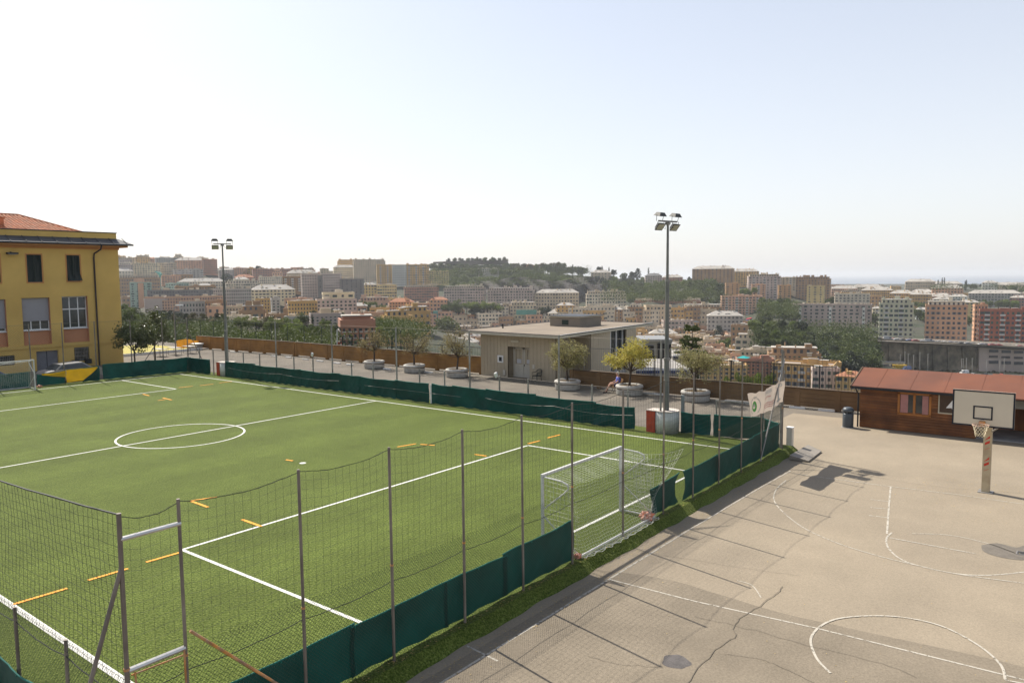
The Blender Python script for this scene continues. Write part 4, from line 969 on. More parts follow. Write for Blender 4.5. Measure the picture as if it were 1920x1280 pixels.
for x in (-.25, .25):
    for y in (-1.1, .9): local('leg', MB().tube([(x, y, 0), (x, y, .72)], .018, 5), M_steel, tb)

# ------------------------------------------------------------------ basketball hoop
hp = thing('basketball_hoop', 'basketball hoop with a cream backboard on a square post with red stripes', 'basketball hoop', (29.9, 2.93, CZ))
M_post = pm('cream_post_paint', (.52,.43,.28), .7, .12, 3, .2, 20, col2=(.36,.28,.18), scale2=3)
MB().box(29.80, 30.02, 2.80, 3.04, CZ, 2.6).build('post', M_post, hp)
M_board = pm('backboard_cream', (.60,.53,.41), .55, .04, 2); M_boardk = pm('backboard_black', (.008,.011,.022), .45, .1, 2)
bb = MB().box(28.80, 28.84, 2.11, 3.86, 2.20, 3.38).build('backboard', M_board, hp)
def frame(y0, y1, z0, z1, w_, name, parent, x=28.797):
    m = MB()
    for a, b, c, d_ in ((y0,y1,z1-w_,z1),(y0,y1,z0,z0+w_),(y0,y0+w_,z0+w_,z1-w_),(y1-w_,y1,z0+w_,z1-w_)): m.box(x-.006, x, a, b, c, d_)
    m.build(name, M_boardk, parent)
frame(2.11, 3.86, 2.20, 3.38, .05, 'border_line', bb); frame(2.71, 3.26, 2.44, 2.88, .045, 'target_square', bb)
for y in (2.15, 3.82):
    for z in (2.5, 3.1): MB().box(28.785, 28.79, y-.012, y+.012, z-.012, z+.012).build('bolt', M_dark, bb)
m = MB(); m.tube([(29.8,2.92,2.3),(28.86,2.92,2.55)], .03, 6); m.tube([(29.8,2.92,2.55),(28.86,2.92,3.1)], .03, 6); m.tube([(29.8,2.92,2.55),(28.86,2.92,2.5)], .03, 6); m.build('arm', M_post, hp)
for sy in (-1, 1): MB().tube([(29.82,2.92+sy*.12,1.9),(28.9,2.92+sy*.42,2.24)], .028, 6).build('strut', M_steel, hp)
m = MB(); m.tube([(28.35+.235*math.cos(a), 2.985+.235*math.sin(a), 2.33) for a in [i*6.2832/24 for i in range(25)]], .012, 6); rim = m.build('rim', pm('rim_paint', (.50,.33,.25), .6, .15, 8), hp)
MB().box(28.60, 28.80, 2.90, 3.07, 2.26, 2.40).build('rim_bracket', M_rust, hp)
m = MB(); K = 12
for k in range(K):
    a0 = k*6.2832/K
    for sg_ in (1, -1):
        pts = []
        for j in range(7):
            a = a0+sg_*j*6.2832/K*.5; r = .235-.105*(j/6)**.7; pts.append((28.35+r*math.cos(a), 2.985+r*math.sin(a), 2.32-.36*j/6-.02*math.sin(k*2.1)*j/6))
        m.tube(pts, .008, 3, cap=False)
m.build('net', pm('cream_cord', (.62,.54,.38), .8, .1, 5), hp, kind='stuff')
for z0 in (.55, 1.28):
    for j in range(3):
        z = z0+j*.165-.03; y0, y1 = 2.85, 2.99; lo = [0, .05, .1]
        m = MB(); zz = z; m.face([(29.794,y1,zz),(29.794,y1,zz+(.085 if j == 1 else .01)),(29.794,y0,zz+(.17 if j else .10)),(29.794,y0,zz+.085)]); m.build('red_stripe', pm('stripe_red', (.55,.03,.015), .5, .1, 4), hp)
MB().box(29.70, 30.12, 2.70, 3.14, CZ, CZ+.025).build('base_plate', M_steel, hp)

# ------------------------------------------------------------------ yellow building
M_yel = pm('ochre_yellow_render', (.66,.44,.13), .9, .08, .5, .1, 20, col2=(.59,.385,.11), scale2=.3)
M_yel2 = pm('orange_trim', (.52,.24,.085), .9, .06, 1)
M_pinkp = pm('salmon_render', (.50,.23,.12), .9, .07, .8)
M_slate = pm('slate_slabs', (.055,.058,.065), .6, .15, 2, .3, 20)
M_tile = pm('roof_tile', (.52,.17,.07), .85, .22, 2.5, col2=(.44,.20,.11), scale2=1.5, fine=6)
M_shut = pm('dark_green_shutter', (.008,.018,.014), .55, .1, 3)
M_blind = pm('grey_roller_blind', (.30,.29,.30), .7, .04, 2); M_greyd = pm('grey_door_paint', (.17,.17,.19), .7, .08, 2)
yb = thing('school_building', 'ochre yellow building with dark green shutters and a tiled hip roof', 'building', (20, 70, CZ))
Uy = 70.0
xl, xr = 2.0, 32.45
opn = [(24.75, 26.30, 1.95, 5.80, .45), (27.75, 29.40, 1.95, 5.88, .45), (21.3, 23.25, 1.95, 5.78, .45), (17.6, 19.6, 1.95, 5.78, .45)]
# wall built as pieces round the recesses
def wall_with_holes(x0, x1, z0, z1, holes, y, th, mat, parent):
    xs = sorted(set([x0, x1]+[h[0] for h in holes]+[h[1] for h in holes])); zs = sorted(set([z0, z1]+[h[2] for h in holes]+[h[3] for h in holes])); mb = MB()
    for i in range(len(xs)-1):
        run = None
        for j in range(len(zs)-1):
            cx, cz = (xs[i]+xs[i+1])/2, (zs[j]+zs[j+1])/2
            inside = any(h[0] < cx < h[1] and h[2] < cz < h[3] for h in holes)
            if not inside: mb.box(xs[i], xs[i+1], y, y+th, zs[j], zs[j+1])
    return mb.build('wall', mat, parent)
low = [(26.3, 27.95, CZ, 1.42, .3), (29.9+.05-1.5, 30.0-.25, .35, 1.62, .3), (22.2, 23.9, .55, 1.35, .3)]
low = [(25.35, 27.05, CZ, 1.40, .25), (28.30, 29.55, .30, 1.50, .25), (22.6, 23.75, .45, 1.25, .25)]
up = [(25.05, 26.15, 7.15, 9.42, .2), (28.1, 29.15, 7.22, 9.42, .2), (22.0, 23.1, 7.15, 9.4, .2), (19, 20.1, 7.15, 9.4, .2)]
opn = [(24.50, 26.60, 1.95, 5.86, .45), (27.55, 29.62, 1.95, 5.92, .45), (21.3, 23.35, 1.95, 5.80, .45), (18.2, 20.2, 1.95, 5.8, .45)]
wall_with_holes(xl, xr, CZ, 9.95, [o[:4] for o in opn+low+up], Uy, .5, M_yel, yb)
MB().box(xl, xr, Uy+.5, Uy+14, CZ, 10.6).build('wall', M_yel, yb)
MB().box(xl, xr+.06, Uy-.10, Uy-.003, 1.68, 1.95).build('ledge', M_yel, yb)
MB().box(xl, xr+.05, Uy-.12, Uy+.6, 9.95, 10.15).build('cornice', M_yel2, yb); MB().box(xl, xr+.6, Uy-.62, Uy+.6, 10.15, 10.36).build('cornice', M_yel2, yb)
MB().box(xr-.4, xr+.6, Uy+.6, Uy+14, 10.15, 10.36).build('cornice', M_yel2, yb)
mb = MB(); mb.hexa([(xl,Uy-.85,10.36),(xr+.95,Uy-.85,10.36),(xr+.1,Uy+.2,10.36),(xl,Uy+.2,10.36),(xl,Uy-.85,10.44),(xr+.95,Uy-.85,10.44),(xr+.1,Uy+.2,10.95),(xl,Uy+.2,10.95)])
so2 = mb.build('slate_eaves', M_slate, yb)
for x in np.arange(3, 33, 1.15): MB().bar((x, Uy-.8, 10.50), (x, Uy+.15, 10.97), .05, .05).build('slate_rib', M_slate, so2)
MB().box(xr+.1, xr+.95, Uy+.2, Uy+14, 10.36, 10.46).build('slate_eaves', M_slate, yb)
MB().box(xl, xr+.95, Uy-.95, Uy-.85, 10.30, 10.42).build('gutter', M_black, yb)
MB().box(xl, xr, Uy+.2, Uy+.55, 10.6, 11.42).build('parapet', M_yel, yb); MB().box(xr-.35, xr, Uy+.55, Uy+14, 10.6, 11.42).build('parapet', M_yel, yb)
MB().box(xl-.02, xr+.04, Uy+.15, Uy+.60, 11.42, 11.50).build('parapet_cap', M_black, yb); MB().box(xr-.4, xr+.04, Uy+.6, Uy+14, 11.42, 11.50).build('parapet_cap', M_black, yb)
# tiled hip roof
zr0, zr1 = 11.25, 13.1; xe = 30.6; y0, y1 = Uy+1.0, Uy+12.6; ym = (y0+y1)/2; xh = 27.0
mb = MB(); mb.face([(xl,y0,zr0),(xe,y0,zr0),(xh,ym,zr1),(xl,ym,zr1)]); mb.face([(xe,y0,zr0),(xe,y1,zr0),(xh,ym,zr1)]); mb.face([(xl,ym,zr1),(xh,ym,zr1),(xe,y1,zr0),(xl,y1,zr0)])
mb.face([(xl,y0,zr0-.02),(xl,y1,zr0-.02),(xe,y1,zr0-.02),(xe,y0,zr0-.02)])
ro = mb.build('roof', pm('tile_bed', (.22,.10,.06), .9, .2, 4), yb)
tb_ = MB(); nrow = 22
sl = Vector((0, ym-y0, zr1-zr0)); sln = sl.normalized(); nv_ = Vector((0, -(zr1-zr0), ym-y0)).normalized()
for i in range(nrow):
    t0, t1 = i/nrow, (i+1)/nrow+.004; xa = xl; xb = xe+(xh-xe)*t0
    x = xa
    while x < xb-.05:
        x2 = min(x+.30, xb); lift = .035+rnd.uniform(0,.018)
        a = Vector((x+.01, y0, zr0))+sl*t0+nv_*lift; b = Vector((x2-.01, y0, zr0))+sl*t0+nv_*lift; c = Vector((x2-.01-(.02), y0, zr0))+sl*t1+nv_*.012; d_ = Vector((x+.01, y0, zr0))+sl*t1+nv_*.012
        mid = (a+b)/2+nv_*.05; mid2 = (c+d_)/2+nv_*.045
        tb_.face([a, mid, mid2, d_]); tb_.face([mid, b, c, mid2]); tb_.face([a, b, mid])
        x = x2
tb_.build('roof_tiles', M_tile, ro, kind='stuff')
m = MB(); m.tube([(xl,ym,zr1+.03),(xh,ym,zr1+.03),(xe,y0,zr0+.04)], .11, 6); m.build('ridge_tiles', M_tile, ro)
m = MB(); m.box(24.2, 24.6, Uy+3, Uy+3.4, 11.5, 12.5); m.box(24.1,24.7,Uy+2.9,Uy+3.5,12.5,12.62); m.build('chimney', M_tile, yb)
# windows and shutters
for k, (x0, x1, z0, z1, dp) in enumerate(up):
    wo = MB().box(x0, x1, Uy+.16, Uy+.2, z0, z1).build('window', M_glass, yb)
    m = MB()
    for a, b, c, d_ in ((x0-.1,x0-.005,z0-.1,z1+.1),(x1+.005,x1+.1,z0-.1,z1+.1),(x0-.005,x1+.005,z1+.005,z1+.1),(x0-.005,x1+.005,z0-.1,z0-.005)): m.box(a, b, Uy-.03, Uy+.05, c, d_)
    m.build('frame', M_yel2, wo)
    hw = (x1-x0)/2; mid = (x0+x1)/2
    for s0 in (x0+.02, mid+.01):
        x2 = s0+hw-.03; m = MB(); m.box(s0, s0+.05, Uy-.02, Uy+.03, z0+.02, z1-.02); m.box(x2-.05, x2, Uy-.02, Uy+.03, z0+.02, z1-.02)
        zlow = z0+.02 if k != 1 else z0+.55
        n = int((z1-zlow)/.075)
        for j in range(n): zz = zlow+j*.075; m.hexa([(s0+.05,Uy-.015,zz),(x2-.05,Uy-.015,zz),(x2-.05,Uy+.02,zz+.05),(s0+.05,Uy+.02,zz+.05),(s0+.05,Uy-.01,zz+.012),(x2-.05,Uy-.01,zz+.012),(x2-.05,Uy+.025,zz+.062),(s0+.05,Uy+.025,zz+.062)])
        if k == 1:   # lower flap of the shutter pushed outwards
            for j in range(6): zz = z0+.04+j*.085; o_ = .42*(1-j/7); m.hexa([(s0+.05,Uy-.03-o_,zz),(x2-.05,Uy-.03-o_,zz),(x2-.05,Uy+.0-o_,zz+.05),(s0+.05,Uy+.0-o_,zz+.05),(s0+.05,Uy-.02-o_,zz+.02),(x2-.05,Uy-.02-o_,zz+.02),(x2-.05,Uy+.01-o_,zz+.07),(s0+.05,Uy+.01-o_,zz+.07)])
            m.bar((s0, Uy-.42, z0+.02), (s0, Uy, z0+.6), .03, .03); m.bar((x2, Uy-.42, z0+.02), (x2, Uy, z0+.6), .03, .03)
        m.build('shutter', M_shut, wo)
for k, (x0, x1, z0, z1, dp) in enumerate(opn):
    zs = 3.18
    MB().box(x0, x1, Uy+.30, Uy+.4, z0, zs-.05).build('salmon_panel', M_pinkp, yb)
    m = MB(); m.box(x0-.02, x0, Uy+.02, Uy+.45, z0, z1); m.box(x1, x1+.02, Uy+.02, Uy+.45, z0, z1)
    m.box(x0, x0+.006, Uy+.0, Uy+.3, z0, z1); m.box(x1-.006, x1, Uy+.0, Uy+.3, z0, z1); m.build('reveal', M_pinkp, yb)
    fr = MB(); F_ = M_white
    for a, b, c, d_ in ((x0+.01,x0+.08,zs,z1-.02),(x1-.08,x1-.01,zs,z1-.02),(x0+.08,x1-.08,zs,zs+.08),(x0+.08,x1-.08,z1-.1,z1-.02)): fr.box(a, b, Uy+.32, Uy+.38, c, d_)
    for q in (1, 2): xx = x0+(x1-x0)*q/3; fr.box(xx-.04, xx+.04, Uy+.32, Uy+.38, zs+.08, z1-.1)
    fr.box(x0+.08, x1-.08, Uy+.325, Uy+.375, z1-1.15, z1-1.05)
    wo = fr.build('window', F_, yb); MB().box(x0+.05, x1-.05, Uy+.35, Uy+.36, zs+.05, z1-.05).build('pane', pm('pane_grey', (.05,.055,.05), .12, .2, .6, spec=.8), wo)
    MB().box(x0-.05, x1+.05, Uy+.1, Uy+.34, zs-.06, zs).build('sill', M_white, yb)
    if k != 1: MB().box(x0+.02, x1-.02, Uy+.24, Uy+.28, zs+(.75 if k == 0 else .25), z1-.02).build('roller_blind', M_blind, wo)
for (x0, x1, z0, z1, dp), nm, mt in zip(low, ('door', 'window', 'window'), (M_greyd, M_glass, M_glass)):
    wo = MB().box(x0, x1, Uy+.2, Uy+.3, z0, z1).build(nm, mt, yb)
    if nm == 'window':
        m = MB(); n = int((x1-x0)/.12)
        for i in range(n+1): m.tube([(x0+i*(x1-x0)/n, Uy+.05, z0), (x0+i*(x1-x0)/n, Uy+.05, z1)], .012, 4)
        for z in np.linspace(z0+.1, z1-.1, 4): m.box(x0, x1, Uy+.04, Uy+.06, z-.015, z+.015)
        m.build('window_bars', M_steel, wo)
    else:
        MB().box((x0+x1)/2-.02, (x0+x1)/2+.02, Uy+.18, Uy+.2, z0, z1).build('door_joint', M_black, wo)
m = MB(); m.tube([(30.75,Uy-.7,10.3),(30.72,Uy-.55,9.95),(30.35,Uy-.12,9.6),(30.3,Uy-.1,9.2),(30.3,Uy-.1,CZ)], .07, 8); m.build('downpipe', pm('brown_pipe', (.035,.02,.015), .5, .1, 2), yb)
m = MB(); m.box(23.55, 24.35, Uy-.45, Uy-.1, 9.42, 9.56); m.tube([(23.9,Uy,9.6),(23.9,Uy-.2,9.58)], .04, 6); lo = m.build('wall_lamp', M_black, yb); MB().box(23.7, 24.2, Uy-.42, Uy-.15, 9.39, 9.42).build('lens', M_glassl, lo)
for x in (28.25, 29.3): MB().box(x-.22, x+.22, Uy-.45, Uy-.05, .05, .45).build('flower_box', M_black, yb)

# cars
def car(loc, rz, col, label, name='parked_car', van=False, group=None, low=False):
    t = thing(name, label, 'van' if van else 'car', loc, rz, group)
    M_c = pm('car_paint_'+col[0], col[1], .3, .03, 2, spec=.6)
    prof = [(-2.05,.35),(-2.08,.75),(-1.9,.92),(-1.45,.98),(-.95,1.38),(.55,1.43),(1.15,1.0),(1.85,.88),(2.08,.68),(2.1,.35)] if not van else [(-2.5,.4),(-2.5,2.0),(-2.4,2.15),(1.0,2.15),(1.5,1.9),(1.9,1.15),(2.4,1.0),(2.5,.8),(2.5,.4)]
    def shell(pr_, w_, inset):
        m = MB(); n = len(pr_)
        for s in (-1, 1):
            pts = [(x, s*(w_-inset*max(0, z-.9)), z) for x, z in pr_]; m.face(pts if s < 0 else pts[::-1])
        for i in range(n):
            (x0, z0), (x1, z1) = pr_[i], pr_[(i+1) % n]; a0 = w_-inset*max(0, z0-.9); a1 = w_-inset*max(0, z1-.9)
            m.face([(x0, a0, z0), (x0, -a0, z0), (x1, -a1, z1), (x1, a1, z1)][::-1])
        return m
    local('body', shell(prof, .86, .28), M_c, t)
    g = MB()
    if not van:
        for s in (-1, 1): f = [(x, s*(.866-.28*max(0, z-.9)), z) for x, z in ((-1.25,1.02),(-.9,1.32),(.5,1.36),(.98,1.02))]; g.face(f if s < 0 else f[::-1])
        g.face([(1.13,.80,1.02),(1.13,-.80,1.02),(.60,-.70,1.40),(.60,.70,1.40)][::-1]); g.face([(-1.43,.80,1.0),(-1.43,-.80,1.0),(-.98,-.70,1.36),(-.98,.70,1.36)])
        g.v = [(x*1.006, y*1.006, z+.004) for x, y, z in g.v]
    else:
        for s in (-1, 1): f = [(x, s*(.866-.28*max(0, z-.9)), z) for x, z in ((.5,1.2),(.5,1.8),(1.35,1.8),(1.75,1.2))]; g.face(f if s < 0 else f[::-1])
        g.face([(1.92,.72,1.2),(1.92,-.72,1.2),(1.55,-.60,1.85),(1.55,.60,1.85)][::-1])
    local('windows', g, M_glass, t)
    for sx in (-1.3, 1.3):
        for s in (-1, 1):
            m = MB(); m.tube([(sx*(1.15 if van else 1), s*.70, .32), (sx*(1.15 if van else 1), s*.90, .32)], .32, 10 if low else 14); wh = local('wheel', m, M_black, t)
    return t
car((24.2, 60.6, CZ), R(2), ('silver', (.30,.29,.28)), 'silver car parked behind the yellow tarpaulin before the yellow building')
car((18.6, 60.9, CZ), R(4), ('blue', (.05,.09,.22)), 'dark blue car parked behind the far left goal')
car((13.8, 61.2, CZ), R(-3), ('redc', (.35,.03,.02)), 'dark red car parked at the far left edge behind the goal')
# trees beside the yellow building
M_mag = leafmat('glossy_dark_leaves', (.045,.065,.018), (.12,.13,.04), .25, 2, .4, .1)
def yardtree(px, py, H, rad, seed, label, th):
    p = P(px, py, CZ); return potted_tree(p.x, p.y, CZ, H, rad, seed, M_mag, label, 12, 'leafy_tree', th, .10)
yardtree(253, 690, 4.6, 1.65, 5, 'dark leafed tree beside the corner of the yellow building', 1.5)
yardtree(291, 682, 5.2, 1.75, 9, 'taller dark leafed tree standing right of the first near the far corner', 1.7)
# far corner of the promenade: yellow awning area, planter trough, lamp
yd = thing('yellow_playground', 'bright yellow ground mat seen below the two dark leafed trees', 'mat', (36, 78, CZ)); MB().box(33.5, 43.5, 76, 88, CZ-.02, CZ+.04).build('surface', pm('yellow_mat', (.36,.30,.03), .8, .1, 1), yd)
MB().box(33.5, 43.5, 75.9, 76, CZ, CZ+.25).build('edge', M_white, yd)
ot = thing('orange_tarpaulin_fence', 'orange sheet hung on the fence at the far end of the promenade', 'sheet', (42, 80, CZ))
mb = MB(); mb.grid(lambda s, t: (41.5+4*s, 77.5+.15*math.sin(s*30), CZ+.2+t*(.8+.15*math.sin(s*7))), 30, 6); mb.build('sheet', clothmat('orange_sheet', (.60,.28,.03), .2, .8, .15, 1), ot, True)
tr = thing('stone_trough', 'white round edged stone trough on legs at the far end of the promenade', 'trough', P(530, 642, .6))
p = P(365, 655, CZ); tr.location = (p.x, p.y, CZ)
local('basin', MB().cbox((0,0,.45), .8, 1.9, .30), M_conc, tr); local('rim', MB().cbox((0,0,.64), .95, 2.1, .08), M_white, tr)
for y in (-.7, .7): local('foot', MB().cbox((0,y,.15), .6, .3, .3), M_conc, tr)
for k in range(3):
    p = P(300+k*28, 668-k*3, CZ); t = thing('park_table', 'small metal table by the yellow mat at the far corner', 'table', p, 0, 'metal tables at the far corner')
    local('top', MB().cbox((0,0,.72), .8, 1.6, .04), M_steel, t)
    for x in (-.3,.3):
        for y in (-.7,.7): local('leg', MB().tube([(x,y,0),(x,y,.7)], .02, 5), M_steel, t)
sl_ = thing('street_lamp', 'slim street lamp with a white head above the trees left of the far mast', 'street lamp', P(330, 668, CZ))
local('pole', MB().tube([(0,0,0),(0,0,4.6),(.3,.0,4.95)], [.06,.05,.04], 8), M_steel, sl_); local('head', MB().cbox((.55,0,5.0), .75, .28, .12), M_white, sl_)
# ================================================================== the city beyond
CP = []                                     # terrain control points, gathered from the feet of houses and trees
WC = {'beige': (.44,.37,.27), 'pale': (.52,.47,.38), 'ochre': (.47,.31,.13), 'yellow': (.52,.41,.20), 'pink': (.46,.29,.20), 'salmon': (.47,.28,.18),
      'mauve': (.38,.32,.29), 'grey': (.32,.31,.29), 'dgrey': (.15,.15,.15), 'red': (.27,.10,.065), 'brown': (.29,.19,.11), 'teal': (.27,.36,.31), 'white': (.62,.60,.55), 'green': (.43,.43,.33), 'orange': (.44,.27,.14), 'cream': (.55,.48,.33), 'brick': (.32,.17,.12)}
WC = {k: tuple(min(.72, q*f) for q, f in zip(v, (1.30,1.24,1.16))) for k, v in WC.items()}
def wallm(c): return pm('wall_'+c, WC[c], .9, .10, .05, col2=tuple(x*.84 for x in WC[c]), scale2=.12, objrand=.07)
M_bwin = pm('far_window', (.035,.04,.05), .35, .4, .6, spec=.6)
M_shg = pm('far_green_shutter', (.05,.10,.07), .7, .2, .4); M_shb = pm('far_grey_shutter', (.22,.20,.18), .7, .2, .4)
M_rt = {'stone': pm('pale_stone_roof', (.46,.42,.36), .9, .12, .15, col2=(.36,.33,.29), scale2=.3), 'slate': pm('dark_slate_roof', (.16,.155,.15), .8, .12, .2),
        'tile': pm('orange_tile_roof', (.36,.16,.085), .9, .15, .3), 'brownr': pm('brown_roof', (.24,.17,.12), .9, .12, .3)}
M_terr = pm('roof_terrace', (.38,.32,.26), .9, .12, .2, col2=(.30,.24,.20), scale2=.2)
M_balc = pm('balcony_white', (.52,.50,.46), .8, .1, .3)
brng = random.Random(11)
def gd(px, D):                                # depth scale of the far town
    if px < 620 or D <= 440: return D
    return D*1.267 if D >= 600 else 440+(D-440)*2.0
def bld(x0, x1, yt, yb, D, yaw, colr, fl, bays, roof, label, cat='apartment block', dep=None, balc=0, side=None, acc=None, arcade=False, name='apartment_building', clutter=None, blind=False, group=None, raw=False):
    xc = (x0+x1)/2
    if raw: pass
    elif 790 < xc < 1412 and yb > 568 and D <= 440 and D != 290:      # the valley floor lies some 50 m below the school
        D = min(700, 57*F/(yb-517)); fl = max(2, round((yb-yt)/F*D/3.3)); bays = max(2, round((x1-x0)/F*D/3.4))
    elif D > 440: D = gd(xc, D)
    c0 = A(xc, yt, D); cb_ = A(xc, yb, D); W = (x1-x0)/F*D; ya = R(yaw)
    dep = dep or min(13, max(6, W*.5)); Wf = max(4, (W-dep*abs(math.sin(ya)))/math.cos(ya))
    base_ang = math.atan2(c0.y, c0.x) - R(90); rz = base_ang+ya
    zt, zb = c0.z, cb_.z; ctr = Vector((c0.x, c0.y, 0)) + Vector((math.cos(base_ang+R(90)), math.sin(base_ang+R(90)), 0))*(dep*.5*math.cos(ya))
    H = zt-zb; ext = 7 if D > 360 else 14
    t = thing(name, label, cat, (ctr.x, ctr.y, zb), rz, group)
    (CP.append((ctr.x, ctr.y, zb-.5, dep)) if D > 120 else None)
    hw, hd = Wf/2, dep/2; wm = wallm(colr); flat = roof in ('flat', 'attic', 'low')
    m = MB(); m.box(-hw, hw, -hd, hd, -ext, H)
    m.box(-hw-.12, hw+.12, -hd-.12, hd+.12, H-.35 if H > 3 else H-.2, H+.002)        # cornice
    if H > 9 and not blind: m.box(-hw-.08, hw+.08, -hd-.08, hd+.08, H*.0+H/fl-.3, H/fl)
    if flat:
        for a, b, c, d_ in ((-hw-.1,hw+.1,-hd-.1,-hd+.15),(-hw-.1,hw+.1,hd-.15,hd+.1),(-hw-.1,-hw+.15,-hd+.15,hd-.15),(hw-.15,hw+.1,-hd+.15,hd-.15)): m.box(a, b, c, d_, H+.002, H+.85)
    local('wall', m, wm, t)
    fh = H/fl; wn = MB(); sh = MB(); bc = MB(); r2 = random.Random(int(x0*7+yt*13))
    ww, wh = min(1.25, Wf/bays*.45), min(1.65, fh*.52)
    if not blind:
        faces = [(Wf, -hd, 0, bays)]
        if abs(yaw) > 4 or True:
            nb = max(1, round(dep/(Wf/bays)));  faces += [(dep, -hw, -1, nb), (dep, -hw, 1, nb)]
        for Lf, off, kind, nb in faces:
            if Lf < 3: continue
            for i in range(nb):
                u = -Lf/2+Lf*(i+.5)/nb; bal = (balc and (i % balc == balc//2))
                for k in range(fl):
                    z = k*fh+fh*.30
                    if kind and r2.random() < .25: continue
                    def q(du0, du1, z0, z1, o0, o1, mbx, mi=0):
                        if kind == 0: mbx.box(u+du0, u+du1, -hd-o1, -hd-o0, z0, z1)
                        elif kind == -1: mbx.box(-hw-o1, -hw-o0, u+du0, u+du1, z0, z1)
                        else: mbx.box(hw+o0, hw+o1, u+du0, u+du1, z0, z1)
                    if arcade and k == 0:
                        q(-Lf/nb*.36, Lf/nb*.36, .1, fh*.9, .0, .03, wn); continue
                    w2 = ww/2*(1.25 if bal else 1)
                    q(-w2, w2, z-(.5 if bal else 0), z+wh, 0, .03, wn)
                    rr_ = r2.random()
                    if rr_ < .30: q(-w2, w2, z+wh*r2.choice((.35,.6,0)), z+wh, .031, .06, sh)
                    elif rr_ < .6 and Lf/nb > 2.2: q(-w2*1.9, -w2*1.02, z, z+wh, .0, .05, sh); q(w2*1.02, w2*1.9, z, z+wh, .0, .05, sh)
                    q(-w2-.1, w2+.1, z-.16, z-.04, .0, .14, bc) if not bal and D < 300 else None
                    if bal: q(-w2*1.9, w2*1.9, k*fh-.05, k*fh+.12, 0, 1.1, bc); q(-w2*1.9, w2*1.9, k*fh+.12, k*fh+1.0, 1.02, 1.1, bc)
        if wn.v: local('window', wn, M_bwin, t, kind='stuff')
        if sh.v: local('shutter', sh, M_shg if r2.random() < .5 else M_shb, t, kind='stuff')
        if bc.v: local('sill', bc, M_balc, t, kind='stuff')
    if acc == 'stripe': local('centre_bay', MB().box(-hw*.26, hw*.26, -hd-.4, -hd-.001, -ext, H+.3), wallm('salmon'), t); 
    if acc == 'whitemid':
        local('middle_section', MB().box(-hw*.42, hw*.12, -hd-.6, -hd-.04, -1, H+.4), wallm('white'), t); m = MB()
        for i in range(7):
            for k in range(fl): x = -hw*.39+i*hw*.075; m.box(x, x+1.7, -hd-.64, -hd-.601, k*fh+1.1, k*fh+2.5)
        local('loggia', m, M_bwin, t, kind='stuff'); m = MB()
        for k in range(fl): m.box(-hw*.41, hw*.11, -hd-1.5, -hd-.601, k*fh-.1, k*fh+.1)
        local('balcony_slab', m, M_balc, t, kind='stuff')
    if acc == 'whiteband':
        m = MB()
        for q_ in (-.78, -.02, .80): m.box(hw*q_-.9, hw*q_+.9, -hd-.2, -hd-.001, H*.1, H-1.5)
        local('white_band', m, wallm('white'), t); m = MB()
        for q_ in (-.78, -.02, .80):
            for k in range(5): m.box(hw*q_-.6, hw*q_+.6, -hd-.24, -hd-.201, H*.16+k*H*.15, H*.16+k*H*.15+1.3)
        local('band_window', m, M_bwin, t, kind='stuff')
    ov = .5
    if roof in ('hip', 'stone', 'slate', 'tile'):
        rm = M_rt['stone' if roof in ('hip', 'stone') else roof]; rh = min(dep*.30, 4.0); il = min(hw*.9, hd)
        m = MB(); a = [(-hw-ov,-hd-ov,H+.01),(hw+ov,-hd-ov,H+.01),(hw+ov,hd+ov,H+.01),(-hw-ov,hd+ov,H+.01)]; r0, r1 = (-hw+il, 0, H+rh), (hw-il, 0, H+rh)
        m.face([a[0],a[1],r1,r0]); m.face([a[2],a[3],r0,r1]); m.face([a[1],a[2],r1]); m.face([a[3],a[0],r0]); m.face(a[::-1]); rp = local('roof', m, rm, t)
        m = MB()
        for i in range(max(1, int(Wf/7))):
            x = r2.uniform(-hw*.7, hw*.7); y = r2.uniform(-hd*.5, hd*.3); m.box(x-.35, x+.35, y-.35, y+.35, H+.3, H+rh+.7)
            if r2.random() < .6: x = r2.uniform(-hw*.7, hw*.7); m.box(x-.9, x+.9, -hd*.72, -hd*.3, H+.5, H+1.9)
        local('chimney', m, wm, t, kind='stuff')
    else:
        local('roof', MB().box(-hw+.16, hw-.16, -hd+.16, hd-.16, H+.004, H+.12), M_terr, t)
        m = MB(); m2 = MB(); m3 = MB()
        if roof == 'attic':
            m.box(-hw+1.6, hw-1.6, -hd+1.8, hd-1.5, H+.12, H+2.9); m2.box(-hw+1.2, hw-1.2, -hd+1.4, hd-1.2, H+2.9, H+3.1)
            for i in range(int(Wf/2.6)): x = -hw+2.2+i*2.6; (m3.box(x, x+1.1, -hd+1.76, -hd+1.8, H+.6, H+2.3) if x < hw-2.9 else 0)
        nc = clutter if clutter is not None else max(1, int(Wf/6))
        zr = H+.12 if roof != 'attic' else H+3.1
        for i in range(nc):
            x = r2.uniform(-hw+1.5, hw-1.5) if hw > 2 else 0; y = r2.uniform(-hd+1.5, hd-1.5); a = r2.uniform(.6, 1.8); b = r2.uniform(.6, 1.6); z = r2.uniform(.9, 2.4)
            m.box(x-a, x+a, y-b, y+b, zr, zr+z)
            if r2.random() < .6: m2.box(x-a-.2, x+a+.2, y-b-.2, y+b+.2, zr+z, zr+z+.15)
        for i in range(nc*2):
            x = r2.uniform(-hw+.6, hw-.6); y = r2.uniform(-hd+.6, hd-.6); m.box(x-.25, x+.25, y-.25, y+.25, zr, zr+r2.uniform(.8, 1.7))
        for i in range(nc): x = r2.uniform(-hw+.6, hw-.6); y = r2.uniform(-hd+.6, hd-.6); m3.tube([(x,y,zr),(x,y,zr+r2.uniform(1.8,3.4))], .05, 3)
        local('rooftop_structure', m, wallm(r2.choice((colr, 'pale', 'beige'))), t, kind='stuff')
